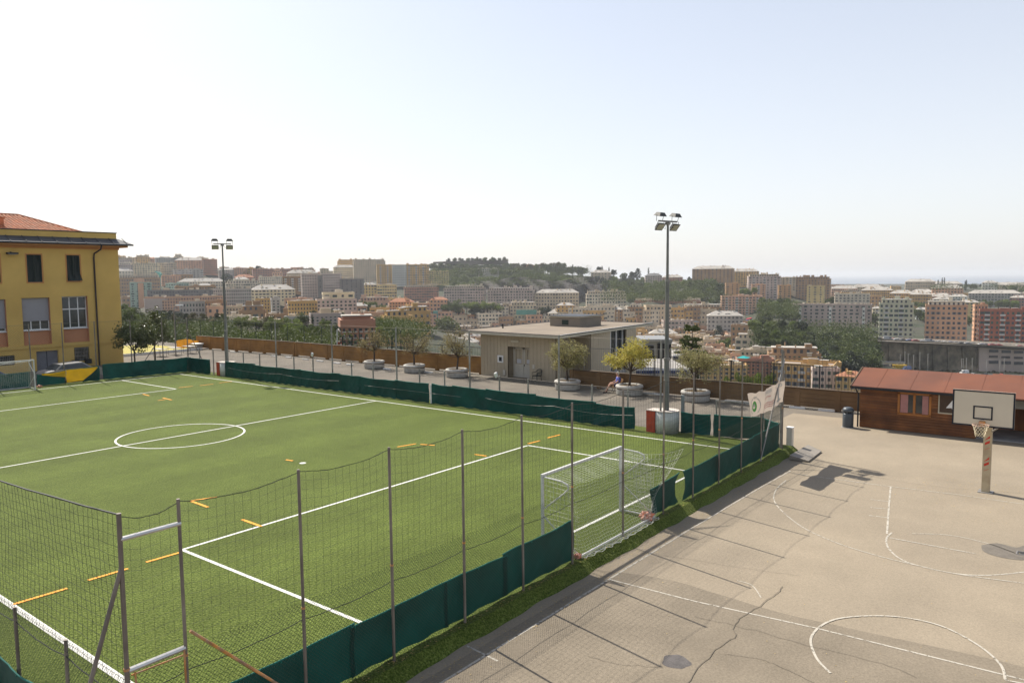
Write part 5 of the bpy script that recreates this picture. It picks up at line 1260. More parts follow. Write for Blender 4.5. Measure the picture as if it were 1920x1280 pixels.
        if m2.v: local('rooftop_slab', m2, M_rt['stone'] if r2.random() < .6 else M_balc, t, kind='stuff')
        if m3.v: local('antenna', m3, M_bwin, t, kind='stuff')
    return t

B = [
# --- left skyline and its slopes
(214,246,487,512,1150,8,'mauve',5,7,'attic','mauve block on the skyline just right of the yellow building'),
(244,277,484,498,1250,5,'beige',4,8,'flat','small beige block highest on the skyline near the yellow building'),
(276,294,485,498,1230,-10,'pink',4,5,'tile','narrow pinkish house on the left skyline'),
(292,331,484,503,1200,8,'grey',5,9,'flat','greenish grey block on the left skyline'),
(330,382,488,512,1100,-8,'pink',7,11,'hip','large pink block with a pale hipped roof on the left skyline'),
(379,406,487,514,1080,14,'brick',7,7,'flat','dark brick red block at the right end of the left skyline'),
(222,247,497,532,1000,6,'mauve',8,6,'attic','mauve block below the left skyline beside the yellow building'),
(243,298,498,522,1020,4,'cream',6,12,'attic','cream block with many windows in the second row on the left'),
(296,329,494,520,1050,-6,'beige',6,8,'flat','plain beige block behind the green crane'),
(327,379,506,522,960,3,'grey',4,8,'flat','grey block with blue shaded balconies in the left city'),
(226,297,522,568,860,-5,'brown',7,16,'attic','long brownish block with tall windows behind the teal tower'),
(303,337,518,534,930,6,'salmon',4,7,'flat','salmon block right of the green crane'),
(338,420,528,548,860,4,'pale',4,18,'hip','long pale hipped roof block left of the far mast'),
(312,352,532,546,800,2,'teal',3,9,'low','low greenish block in front of the pale hipped roof'),
(245,282,531,593,640,0,'teal',14,4,'low','pale teal tower block with a salmon centre stripe'),
(281,402,545,562,600,3,'dgrey',3,26,'low','long dark grey roofed block behind the pink long building'),
(330,402,538,548,640,3,'brown',2,14,'low','dark brown attic storey above the long grey block'),
(278,418,558,580,520,2,'pink',4,30,'low','long low pink building with a row of small windows'),
(272,312,562,582,512,2,'mauve',2,3,'low','windowless lilac end of the long pink building'),
(338,387,568,614,430,2,'grey',5,9,'low','grey net covered block with five storeys behind the trees'),
(386,424,567,614,428,-4,'brown',6,8,'low','grey brown block directly left of the far mast'),
(402,470,543,574,560,-3,'grey',5,17,'flat','long grey block with square windows right of the far mast'),
(424,486,532,546,760,4,'pale',3,14,'attic','white terraced block with rounded dormers right of the far mast'),
(410,438,506,524,1050,6,'mauve',5,7,'hip','small mauve house on the skyline right of the far mast'),
(437,462,503,522,1060,-6,'salmon',5,6,'flat','salmon house beside the skyline trees'),
(440,476,520,530,930,5,'red',3,8,'tile','red house with a tiled roof below the skyline trees'),
(474,544,505,527,1020,6,'brick',5,16,'flat','long brick red block on the skyline left of the pale hipped roofs'),
(471,552,543,566,600,3,'cream',4,12,'stone','large cream villa with a broad pale hipped roof'),
(486,532,520,532,850,3,'pale',3,12,'low','white colonnaded block behind the cream villa'),
(480,514,562,592,470,-12,'ochre',5,6,'flat','plain ochre block in front of the cream villa'),
(424,480,577,608,400,3,'beige',5,10,'flat','beige block with an open steel roof frame right of the far mast'),
(509,523,562,600,380,6,'grey',7,2,'flat','narrow concrete stair tower among the low roofs'),
(530,566,520,546,700,-10,'brown',6,8,'flat','dark ochre block with recessed balconies'),
(538,595,512,524,880,4,'beige',3,16,'hip','beige block with pale roofs beside the spire'),
(564,598,515,558,660,8,'mauve',8,7,'flat','tall bluish mauve block with white window bands'),
(596,604,518,552,650,0,'dgrey',6,1,'flat','narrow dark grey block between the two mauve blocks'),
(602,640,514,552,640,-8,'mauve',8,8,'flat','second tall mauve block left of the black framed block'),
(638,682,524,562,600,-5,'dgrey',7,5,'flat','dark framed block with white infill panels'),
(625,666,501,530,980,6,'cream',8,12,'hip','cream block with a pale roof on the skyline left of centre'),
(540,594,568,590,330,3,'ochre',3,10,'flat','ochre block with a crowded roof terrace'),
(604,664,551,568,420,4,'cream',2,4,'low','cream upper block with two small windows'),
(592,668,563,583,415,4,'mauve',3,9,'low','long brown grey base block under the cream upper block'),
(678,706,534,556,620,5,'yellow',4,5,'stone','small yellow block left of the ochre apartment slab'),
(534,596,597,622,260,-6,'grey',4,8,'flat','low grey house with pale roof slabs among the trees'),
(580,640,592,616,250,6,'mauve',4,7,'flat','grey mauve low block beside the cypress'),
# --- centre
(662,722,490,530,950,5,'beige',10,14,'attic','tall beige block with a roof terrace left of the ochre slab'),
(706,804,497,536,820,4,'ochre',9,22,'flat','long ochre apartment slab with a white middle section'),
(800,842,509,533,830,-6,'yellow',6,9,'flat','lower yellow wing at the right end of the ochre slab'),
(680,743,535,558,700,3,'yellow',4,14,'flat','yellow block with two rows of windows below the ochre slab'),
(757,822,540,564,690,4,'brick',5,14,'attic','red brown block below the ochre slab'),
(832,911,541,572,660,-14,'mauve',6,15,'attic','grey mauve block with a pink side wall under the wooded hill'),
(914,1003,545,576,640,-12,'mauve',6,16,'attic','second grey mauve block with an ochre side wall under the wooded hill'),
(1004,1086,549,580,640,-5,'beige',5,15,'stone','beige block with a stone coloured roof under the quarry cliff'),
(1098,1174,552,582,620,4,'pale',5,14,'attic','pale block with stepped attics right of the quarry cliff'),
(690,762,561,578,560,5,'ochre',3,14,'flat','low ochre block with pale roof terraces above the cedars'),
(730,776,566,600,430,-8,'salmon',6,8,'tile','salmon house with red pyramid roofs above the dark cedars'),
(770,812,570,618,400,10,'pink',8,7,'flat','tall narrow pink block beside the teal scaffolding'),
(806,840,562,590,430,-6,'salmon',5,6,'tile','salmon house with red tiled roof behind the scaffolding'),
(812,871,583,604,340,6,'pink',4,9,'flat','pink block with a terrace and teal scaffolding netting at its corner'),
(866,898,592,626,280,-14,'salmon',6,5,'flat','salmon block with shutters beside the round tree'),
(892,962,596,622,275,8,'beige',5,11,'attic','pinkish beige block left of the pavilion roof'),
(904,956,577,594,330,-5,'pale',3,9,'attic','terraced block with a green awning above the roofs'),
(954,1006,573,592,340,4,'beige',3,9,'attic','beige terraced block with a glass rooftop box'),
(962,1022,590,606,230,6,'cream',3,9,'flat','low cream roof with a domed skylight left of the pavilion vent'),
(1010,1050,588,606,230,-8,'beige',3,6,'flat','low beige house with satellite dishes behind the pavilion roof'),
(1044,1108,580,602,260,4,'grey',4,9,'flat','grey house with cluttered roof terraces behind the roof vent'),
(1108,1146,511,530,900,-4,'beige',4,6,'stone','beige villa with a pale pyramid roof on the hill top'),
(1209,1241,517,532,880,5,'mauve',4,7,'slate','mauve villa with a dark roof on the hill right of the dark trees'),
(1242,1280,520,530,870,-4,'brick',3,8,'stone','long low villa with white roof behind the near mast'),
(980,1004,499,504,1020,4,'salmon',1,4,'tile','small house with a red roof at the hill top'),
(896,936,504,512,950,3,'grey',2,10,'low','long low shed with a pale blue roof on the wooded slope'),
(1060,1076,524,536,800,2,'beige',3,3,'flat','small beige house standing on the quarry edge'),
# --- right of centre
(1299,1376,504,536,760,-6,'brown',9,11,'stone','big brown block with a pale flat topped roof on the skyline'),
(1374,1422,509,536,800,4,'ochre',7,10,'hip','ochre block with a row of gabled dormers beside the big brown block'),
(1402,1462,519,560,680,8,'mauve',9,9,'attic','grey mauve apartment block with balconies in the right cluster'),
(1436,1492,521,545,700,-5,'beige',6,9,'flat','beige block with white balconies in the right cluster'),
(1488,1556,524,562,690,-8,'brown',8,12,'attic','large brown block at the end of the skyline before the sea'),
(1360,1386,532,552,660,5,'orange',5,3,'flat','blank orange ochre block below the big brown block'),
(1409,1435,534,557,640,4,'salmon',6,3,'flat','plain salmon brown block below the balcony block'),
(1459,1483,536,562,640,5,'orange',6,3,'flat','plain orange brown block left of the tall yellow block'),
(1514,1546,537,568,600,-10,'yellow',7,3,'flat','tall pale yellow block with one column of windows'),
(1352,1428,556,604,600,6,'pink',10,12,'flat','tall pink block with balconies left of the dark wood'),
(1280,1352,577,612,400,4,'brown',6,12,'attic','brown block with arched top storey and pale roof terraces'),
(1190,1312,566,582,640,2,'brick',2,24,'low','long low dark red building with a glazed stair tower'),
(1192,1312,561,568,650,2,'pale',1,20,'low','upper storey of the long red building'),
(1130,1194,583,610,300,4,'grey',4,12,'attic','grey block with narrow windows and white roof boxes'),
(1098,1150,578,600,310,-4,'cream',4,8,'flat','cream block with a tilted white roof sheet'),
(1192,1240,585,604,280,6,'ochre',3,7,'flat','ochre top floor with a pergola left of the near mast'),
(1226,1292,590,612,270,-6,'orange',3,10,'flat','orange ochre roof storey right of the near mast'),
(1240,1300,602,640,230,10,'mauve',6,9,'flat','dark mauve block partly hidden by the conifer'),
(1186,1246,606,634,210,-8,'pale',4,8,'attic','pale block with layered terraces left of the near mast'),
(1326,1392,592,646,300,3,'grey',8,6,'stone','grey beige block with a pale hipped roof and side wings'),
(1388,1413,604,647,296,-22,'salmon',8,4,'flat','salmon block with laundry and a red and blue awning'),
(1248,1330,630,660,170,-6,'cream',4,10,'flat','cream row with yellow walls behind the conifer'),
(1300,1338,635,662,165,8,'ochre',4,4,'flat','ochre block with rounded roof edge right of the conifer'),
(1180,1240,640,668,150,4,'pale',4,8,'low','white roofed house below the long terraces'),
(1316,1378,658,672,150,3,'white',2,7,'low','low white roof with a railing beside the round green tree'),
(1390,1466,660,676,345,-5,'beige',2,9,'flat','low beige roofs with chimneys behind the tall corner post'),
(1440,1536,666,684,316,4,'brown',3,11,'attic','brown roofs with wooden pergolas below the dark wood'),
(1380,1450,676,702,300,6,'brick',4,8,'flat','brick brown block right of the teal parasol'),
(1450,1566,686,742,290,-8,'ochre',4,9,'flat','ochre block with green shutters and a balcony frame left of the cabin'),
(1300,1400,688,712,290,4,'ochre',3,9,'low','yellow ochre wall with a dark glass terrace behind the railing'),
# --- far right
(1489,1628,572,624,520,0,'mauve',8,14,'flat','long grey block with white stair bands beside the dark wood'),
(1651,1710,570,640,470,2,'green',8,7,'attic','pale green apartment block with arcade beside the road'),
(1739,1809,574,647,462,2,'salmon',8,8,'attic','salmon pink apartment block with arcade beside the road'),
(1826,1850,573,640,475,12,'salmon',8,4,'flat','salmon end block behind the red apartment block'),
(1843,1935,583,656,455,3,'red',8,11,'flat','deep red apartment block at the right edge of the picture'),
(1567,1628,552,572,620,3,'pale',4,9,'flat','pale grey blocks behind the long grey block'),
(1626,1652,556,580,640,10,'orange',4,4,'flat','orange block behind the pale grey blocks'),
(1618,1672,544,558,760,3,'ochre',3,16,'stone','row of ochre houses with pale mansard roofs'),
(1670,1712,550,574,720,-6,'ochre',4,10,'stone','ochre block with a mansard roof and teal dormers'),
(1708,1745,552,576,700,-4,'ochre',4,8,'stone','second ochre block with a mansard roof right of the first'),
(1700,1750,528,545,900,3,'beige',3,12,'stone','broad domed roof palace on the coastal skyline'),
(1560,1606,541,556,820,3,'pink',3,12,'stone','low pink roofs where the sea begins'),
(1600,1652,538,552,860,3,'beige',3,12,'stone','row of low beige roofs before the sea'),
(1718,1741,580,604,560,4,'white',4,4,'stone','small white house between the two arcaded blocks'),
(1636,1652,578,596,560,4,'cream',3,3,'stone','small cream house left of the pale green block'),
(1751,1784,561,576,640,4,'pale',3,6,'stone','small pale house with broad eaves'),
(1782,1812,556,574,640,-4,'white',4,6,'stone','white balconied house behind the salmon block'),
(1801,1834,567,600,560,5,'yellow',6,4,'stone','tall yellow house with a pale pyramid roof'),
(1750,1802,540,560,760,4,'pink',4,10,'stone','pinkish roofs in the dense town near the coast'),
(1843,1868,530,548,800,3,'white',4,5,'stone','white villa tower with a pyramid roof on the coastal skyline'),
(1822,1906,550,574,700,3,'grey',5,16,'stone','long grey palace with a pale roof below the villa tower'),
(1896,1925,558,580,640,-6,'brick',4,6,'stone','brick red house with pale roof at the right edge'),
(1860,1922,534,546,900,3,'beige',3,12,'stone','low beige houses among trees at the right end of the coast'),
(1745,1800,532,542,950,3,'mauve',2,12,'stone','low mauve houses before the sea beside the cypresses'),
(1569,1624,706,745,270,-14,'ochre',3,4,'tile','ochre house with an orange tiled hip roof left of the cabin'),
(1522,1572,694,742,280,6,'mauve',4,4,'flat','pale grey narrow house between the ochre block and the orange roof'),
(1556,1650,677,686,400,3,'grey',1,3,'low','low container like shed on the valley road'),
]
BO = {}
for row in B:
    kw = {}
    lab = row[10]
    if 'teal tower' in lab or 'salmon centre stripe' in lab: kw = dict(acc='stripe')
    if 'white middle' in lab: kw = dict(acc='whitemid')
    if 'white stair bands' in lab: kw = dict(acc='whiteband')
    if 'arcade' in lab or 'deep red' in lab: kw = dict(arcade=True)
    if 'balcon' in lab or 'laundry' in lab or 'deep red' in lab or 'long ochre apartment' in lab or 'pale green' in lab: kw['balc'] = 3
    if 'house' in lab or 'villa' in lab: kw['cat'] = 'house'; kw['name'] = 'town_house'
    if 'roofs' in lab and 'row' not in lab: kw['clutter'] = 9
    if 'windowless' in lab: kw['blind'] = True
    BO[lab] = bld(*row, **kw)
# white middle section of the ochre slab, lettering on wall building etc.
o = BO['long ochre apartment slab with a white middle section']
# crowded low roofs on the slope: built from a seeded table, every house a thing of its own
hl = ['pale terraced roof', 'beige flat roof', 'brown roofed house', 'ochre roofed house', 'pinkish flat roof']
RD = {'flat': 'with chimneys', 'attic': 'with attic', 'stone': 'with hipped top', 'low': 'with parapet'}
for (xa, xb, ya, yb_, Da, Db, n) in ((226,402,480,491,1300,1200,11), (420,640,501,512,1150,1050,12), (650,720,489,496,1010,990,3), (1560,1700,534,541,1200,1100,8), (832,1190,585,642,210,330,40), (1180,1415,596,694,150,260,52), (1060,1340,572,592,300,420,18), (1400,1570,664,700,130,240,7), (1250,1460,684,712,95,140,6), (420,650,575,612,280,420,10), (560,790,560,596,350,560,12), (700,870,584,640,200,300,14), (1560,1920,540,566,650,900,16), (230,700,506,560,700,1000,14)):
    rows = max(1, int(n**.5))
    for i in range(n):
        f = (i+.5)/n; px = xa+(xb-xa)*((i*0.618) % 1); py = ya+(yb_-ya)*f; D = Db+(Da-Db)*f
        if 690 < px < 1400 and py > 568 and xa > 650: D = min(690, 46*F/(py-517))
        elif 1400 <= px < 1570 and py > 640: D = 315
        wpx = rnd.uniform(12, 26)*F/D; wpx = max(12, min(60, wpx)); k = rnd.randrange(5)
        c = ('pale','beige','brown','ochre','pink')[k]
        side = 'left of the pavilion' if px < 880 else ('between pavilion and near mast' if px < 1250 else ('right of the near mast' if px < 1500 else 'near the coast'))
        h_ = rnd.uniform(9, 14)*F/D; rf_ = rnd.choice(('flat','attic','flat','stone','low'))
        bld(px-wpx/2, px+wpx/2, py, py+h_, D, rnd.uniform(-14, 14), c, 3, max(3, int(wpx*D/F/3.2)), rf_, 'small '+hl[k]+' '+RD[rf_]+' in the town '+side, 'house', name='town_house', raw=(690 < px < 1400 and py > 568 and xa > 650), group='small '+hl[k]+'s '+RD[rf_]+' in the town '+side)

# green crane
cr_ = thing('tower_crane', 'slim teal green tower crane in the left city', 'crane', A(299, 545, 900)); p0 = A(299, 545, 900); p1 = A(299, 512, 900)
for a, b in ((Vector((-1,-1,0)), 0), (Vector((1,-1,0)), 0), (Vector((0,1,0)), 0)): MB().tube([p0+a, p1+a], .25, 4).build('mast_leg', pm('crane_green', (.10,.36,.30), .5, .1, 3), cr_)
m = MB()
for i in range(14): a = p0.lerp(p1, i/14); b = p0.lerp(p1, (i+1)/14); m.tube([a+Vector((-1,-1,0)), b+Vector((1,-1,0))], .15, 3); m.tube([a+Vector((1,-1,0)), b+Vector((0,1,0))], .15, 3)
m.build('lattice', MATS['crane_green'], cr_, kind='stuff')
MB().bar(A(291, 509, 900), A(303, 513, 900), 1.2, 1.2).build('jib', MATS['crane_green'], cr_); MB().bar(A(297,511,900), A(302,516,900), 3, 3).build('cab', MATS['crane_green'], cr_)
# scaffold netting, parasol, awnings
def pxbox(name, x0, x1, y0, y1, D, th, mat, label, cat):
    a = A(x0, y1, D); b = A(x1, y1, D); c = A(x1, y0, D); d_ = A(x0, y0, D); n = cf*th
    t = MB().hexa([a, b, b+n, a+n, d_, c, c+n, d_+n]).build(name, mat); return tag(t, label, cat)
M_net = clothmat('scaffold_net', (.14,.34,.29), .3, .8, .1, .3)
pxbox('scaffold_netting', 812, 821, 583, 602, 690, 4, M_net, 'teal scaffold netting on the corner of the pink block', 'netting')
pxbox('scaffold_netting', 968, 1006, 581, 590, 690, 1, M_net, 'green netting along a terrace behind the pavilion', 'netting')
pr2 = thing('parasol', 'bright teal square parasol above the bright green bushes', 'parasol', A(1397, 672, 292))
p = A(1394, 668, 292); m = MB(); L = [(-2.2,-2.2,-.5),(2.2,-2.2,-.5),(2.2,2.2,-.5),(-2.2,2.2,-.5)]; ap = p+Vector((0,0,.3)); Lw = [p+Vector(q) for q in L]
for i in range(4): m.face([Lw[i], Lw[(i+1)%4], ap])
m.build('canopy', clothmat('teal_canvas', (.01,.42,.42), .3, .7, .05, 1), pr2); MB().tube([ap, ap-Vector((0,0,3.2))], .04, 5).build('pole', M_steel, pr2)
aw = thing('awning', 'small red and blue awning on top of the salmon block', 'awning', A(1404, 598, 605))
a = A(1400, 598, 605); MB().bar(a, A(1409, 596, 605), 3, .5).build('canvas', pm('awning_red', (.55,.05,.06), .7, .05, 2), aw); MB().bar(A(1400, 599.5, 605), A(1409, 597.5, 605), 3, .4).build('valance', pm('awning_blue', (.05,.09,.4), .7, .05, 2), aw)

# dark modern pavilion below the promenade and the flat roof edge beside it
mp = thing('plant_house', 'grey framed black glass rooftop house seen behind the yellow leafed tree', 'building', A(1232, 686, 75))
def pbox(x0, x1, y0, y1, D, dp, mat, name, par):
    a = A(x0, y1, D); b = A(x1, y1, D); c = A(x1, y0, D); d_ = A(x0, y0, D); n = cf*dp; return MB().hexa([a, b, b+n, a+n, d_, c, c+n, d_+n]).build(name, mat, par)
M_gm = pm('grey_metal', (.26,.26,.25), .5, .06, 1, metal=.3)
pbox(1205, 1259, 640, 860, 75, 4, M_gm, 'wall', mp); pbox(1208, 1226, 648, 698, 74.8, .15, M_dark, 'glass', mp); pbox(1233, 1249, 644, 698, 74.8, .15, M_dark, 'glass', mp)
for i in range(5): pbox(1250.5+i*1.8, 1251.3+i*1.8, 646, 690, 74.7, .2, M_dark, 'louvre', mp)
pbox(1203, 1261, 636, 640, 74.5, 5, M_gm, 'roof', mp)
for (x0, x1, y0, y1, D) in ((1150, 1300, 693, 697, 62), (1262, 1290, 666, 670, 90), (1190, 1260, 638, 641, 110)):
    t = thing('flat_roof', 'low flat roof with a white and blue edge below the promenade' if D == 62 else ('thin blue edged roof slab behind the near mast' if D == 90 else 'pale roof slab behind the black glass house'), 'roof', A((x0+x1)/2, y1, D))
    a, b = A(x0, y0, D), A(x1, y0-1, D); n = cf*9
    lo = 14
    MB().hexa([a-Vector((0,0,.5)), b-Vector((0,0,.5)), b+n-Vector((0,0,.5)), a+n-Vector((0,0,.5)), a-Vector((0,0,.1)), b-Vector((0,0,.1)), b+n-Vector((0,0,.1)), a+n-Vector((0,0,.1))]).build('slab', M_conc, t)
    MB().bar(a, b, .15, .12).build('white_edge', M_white, t); MB().bar(a-Vector((0,0,.2)), b-Vector((0,0,.2)), .2, .2).build('blue_edge', pm('navy_edge', (.02,.04,.12), .5, .1, 2), t)
    MB().hexa([a-Vector((0,0,lo)), b-Vector((0,0,lo)), b+n-Vector((0,0,lo)), a+n-Vector((0,0,lo)), a-Vector((0,0,.5))+cf*.5, b-Vector((0,0,.5))+cf*.5, b+n-Vector((0,0,.5)), a+n-Vector((0,0,.5))]).build('wall', wallm('cream'), t)

# ---------------------------------------------------------------- retaining wall, road with cars, valley
def wallseg(name, x0, x1, yt0, yt1, yb, D, th, mat, label, cat):
    a = A(x0, yb, D); b = A(x1, yb, D); c = A(x1, yt1, D); d_ = A(x0, yt0, D); n = cf*th
    t = thing(name, label, cat, a); MB().hexa([a-Vector((0,0,4)), b-Vector((0,0,4)), b-Vector((0,0,4))+n, a-Vector((0,0,4))+n, d_, c, c+n, d_+n]).build('masonry', mat, t); return t, a, b, c, d_
M_stonew = pm('old_stone_wall', (.27,.22,.155), .95, .4, .35, .6, .6, col2=(.11,.095,.065), scale2=.09)
rw, a, b, c, d_ = wallseg('retaining_wall', 1622, 1836, 636, 650, 692, 430, 30, M_stonew, 'tall dark stone retaining wall carrying the road on the right', 'wall')
for i in range(22):
    x = 1640+i*9.2; MB().bar(A(x, 690, 429.4), A(x, 640+.065*(x-1622), 429.4), .8, .8).build('buttress', M_stonew, rw) if i % 3 == 0 else None
rw2, a, b, c, d_ = wallseg('garage_block', 1836, 1960, 651, 658, 696, 428, 30, wallm('mauve'), 'grey concrete parking block with open decks set in the retaining wall', 'building')
for r_, (yy0, yy1) in enumerate(((655.5, 660.5), (666.5, 670.5), (676, 681.5))):
    for i in range(5):
        x = 1855+i*23.5; y0, y1 = yy0+(x-1855)*.045, yy1+(x-1855)*.045
        if r_ == 1:
            for k in range(8): pbox(x+k*2.1, x+k*2.1+1.0, y0, y1, 427.6, .3, M_bwin, 'slot_opening', rw2)
        else: pbox(x, x+17, y0, y1, 427.6, .3, M_bwin, 'deck_opening', rw2)
CPX = []
def roadstrip(name, x0, x1, y0, y1, D0, D1, mat, label=None):
    a, b = A(x0, y0, D0), A(x1, y1, D0); z0, z1 = a.z, b.z; c = b + (A(x1, y1, D1)-A(x1, y1, D0)); c.z = z1; d_ = A(x0, y0, D1); d_.z = z0
    o = MB().hexa([Vector((*p.xy, p.z-.3)) for p in (a, b, c, d_)]+[a, b, c, d_]).build(name, mat); o['kind'] = 'structure'; return a, b, c, d_
roadstrip('upper_road', 1600, 1990, 637, 655, 424, 452, M_asph3)
MB().bar(A(1622, 634.5, 424.5), A(1990, 655, 424.5), .4, .7).build('road_parapet', M_stonew, kind='structure')
cols = [('w', (.62,.61,.58)), ('s', (.30,.30,.30)), ('k', (.03,.03,.035)), ('r2', (.45,.05,.04)), ('b2', (.06,.10,.25))]
cn = {'w': 'white', 's': 'silver', 'k': 'black', 'r2': 'red', 'b2': 'blue'}
for i in range(26):
    x = 1640+i*11+rnd.uniform(-3, 3); y = 637+(x-1622)*.0545; D = 430+rnd.choice((0, 3, 8)); col = rnd.choice(cols)
    p = A(x, y-1.5, D); dr_ = (A(1900, 652, 430)-A(1622, 637, 430)); rz = math.atan2(dr_.y, dr_.x)
    van = i in (2, 9); car((p.x, p.y, p.z), rz, ('far_'+col[0], col[1]), cn[col[0]]+(' van' if van else ' car')+' on the road above the stone retaining wall', 'parked_van' if van else 'parked_car', van, 'cars on the road above the retaining wall', True)
# valley floor: road, verge, masts, lorry, shed
roadstrip('valley_lot', 1500, 2010, 700, 712, 385, 396, pm('lot_gravel', (.13,.12,.09), .95, .3, .3, col2=(.07,.08,.04), scale2=.08)); roadstrip('valley_road', 1500, 2010, 698.5, 710, 396.2, 409, pm('dark_road', (.06,.058,.056), .9, .1, .2))
roadstrip('valley_verge', 1500, 2010, 696.5, 708, 409.2, 429, pm('dry_grass', (.11,.12,.045), 1, .3, .2, col2=(.20,.18,.10), scale2=.1))
M_verge = pm('dry_grass', (.20,.20,.07), 1, .3, .2, col2=(.30,.26,.14), scale2=.1)
def gsheet(name, pts, mat):
    mb = MB(); mb.face(pts); o = mb.build(name, mat); o['kind'] = 'structure'; return o
for i, (x, y0, y1) in enumerate(((1688,665,692),(1697,660,692),(1703,664,692),(1713,666,692),(1725,661,692),(1740,664,693),(1812,672,698),(1823,672,698),(1803,673,698),(1806,673,698),(1850,676,702),(1875,674,702),(1883,672,702),(1629,670,692),(1642,668,692))):
    a, b = A(x, y1, 415), A(x, y0, 415); t = thing('lamp_mast', 'slim lamp mast on the valley road below the retaining wall', 'street lamp', a, 0, 'lamp masts along the valley road')
    MB().tube([a-Vector((0,0,3)), b], .16, 5).build('pole', pm('pale_mast', (.40,.37,.33), .6, .1, 2), t); MB().cbox(b, 1.4, .5, .25).build('lamp', M_steel, t)
a = A(1687, 694, 405); lr = thing('yellow_lorry', 'yellow construction lorry on the valley road behind the cabin roof', 'lorry', a, math.atan2(-cr.y, -cr.x))
M_ly = pm('lorry_yellow', (.60,.36,.02), .5, .08, 2)
local('body', MB().box(-3.3, 2.0, -1.2, 1.2, .9, 3.0), M_ly, lr); local('cab', MB().hexa([(2.1,-1.2,.6),(4,-1.2,.6),(4,1.2,.6),(2.1,1.2,.6),(2.1,-1.2,3.1),(3.5,-1.2,3.1),(3.5,1.2,3.1),(2.1,1.2,3.1)]), M_ly, lr); local('windscreen', MB().box(3.2, 3.7, -1.22, 1.22, 1.9, 2.7), M_glass, lr)
for x in (-2.4, 0, 3): 
    for s in (-1, 1): local('wheel', MB().tube([(x, s*.9, .5), (x, s*1.25, .5)], .5, 10), M_black, lr)
a = A(1676, 691, 418); sh_ = thing('open_shed', 'pale open shed with three bays behind the yellow lorry', 'shed', a, math.atan2(-cr.y, -cr.x)+R(180))
local('wall', MB().box(-6, 6, 0, 4, -2, 3.4), wallm('pale'), sh_); local('roof', MB().box(-6.3, 6.3, -.3, 4.3, 3.4, 3.7), M_rt['stone'], sh_)
for x in (-4.2, -.2, 3.8): local('opening', MB().box(x-1.4, x+1.4, -.05, -.01, .8, 2.6), M_bwin, sh_)
for i, (x, y, lab, col, van) in enumerate(((1634,694,'white van on the valley road left of the shed','w',True),(1655,692,'white van nearest the yellow lorry','w',True),(1700,692,'pale blue van right of the yellow lorry','b2',True),(1808,699,'white van on the valley road above the cabin roof','w',True),(1560,680,'dark van at the left end of the valley road','k',True))):
    p = A(x, y+2, 402); car(p, math.atan2(-cr.y, -cr.x)+.3, ('v_'+col, dict(cols)[col]), lab, 'delivery_van', van)
for i in range(14):
    p = A(1560+i*24+rnd.uniform(-6, 6), 699+i*.5, 390); col = rnd.choice(cols); car(p, rnd.uniform(0, 3), ('vc_'+col[0], col[1]), cn[col[0]]+' car in the valley car park behind the cabin roof', 'parked_car', False, 'cars in the valley behind the cabin roof', True)

# ---------------------------------------------------------------- fort wall and quarry cliffs on the wooded hill
M_fort = pm('old_fort_wall', (.14,.12,.095), .95, .2, .1, col2=(.10,.09,.07), scale2=.05)
ft = thing('fort_wall', 'long dark old fort wall running along the top of the wooded hill', 'wall', A(880, 498, 1330))
fp = [(812, 491, 494), (860, 489, 495), (905, 488, 496), (945, 488, 496), (953, 491, 497)]
for i in range(4):
    (xa, ta, ba), (xb, tb2, bb2) = fp[i], fp[i+1]; a, b, c, d_ = A(xa, ba, 1330), A(xb, bb2, 1330), A(xb, tb2, 1330), A(xa, ta, 1330); n = cf*30
    MB().hexa([a, b, b+n, a+n, d_, c, c+n, d_+n]).build('wall_section', M_fort, ft)
M_cliff = pm('quarry_rock', (.10,.088,.075), .95, .3, .06, .8, .5, col2=(.07,.062,.055), scale2=.03)
def cliff(x0, x1, yt, yb, D, seed):
    rr = np.random.default_rng(seed); mb = MB()
    def g(s, t):
        x = x0+(x1-x0)*s; y = yb+(yt(x)-yb)*t; p = A(x, y, D+22*t+6*math.sin(s*17+seed)+4*math.sin(s*41+t*9)); return p
    mb.grid(g, 40, 10); o = mb.build('quarry_cliff', M_cliff); o['kind'] = 'structure'
cliff(890, 1115, lambda x: 523+4*math.sin(x*.05), 552, 932, 1); cliff(1010, 1140, lambda x: 533, 566, 874, 2)
for x in range(820, 1140, 16): p = A(x, 560, 920); CP.append((p.x, p.y, p.z, 10))
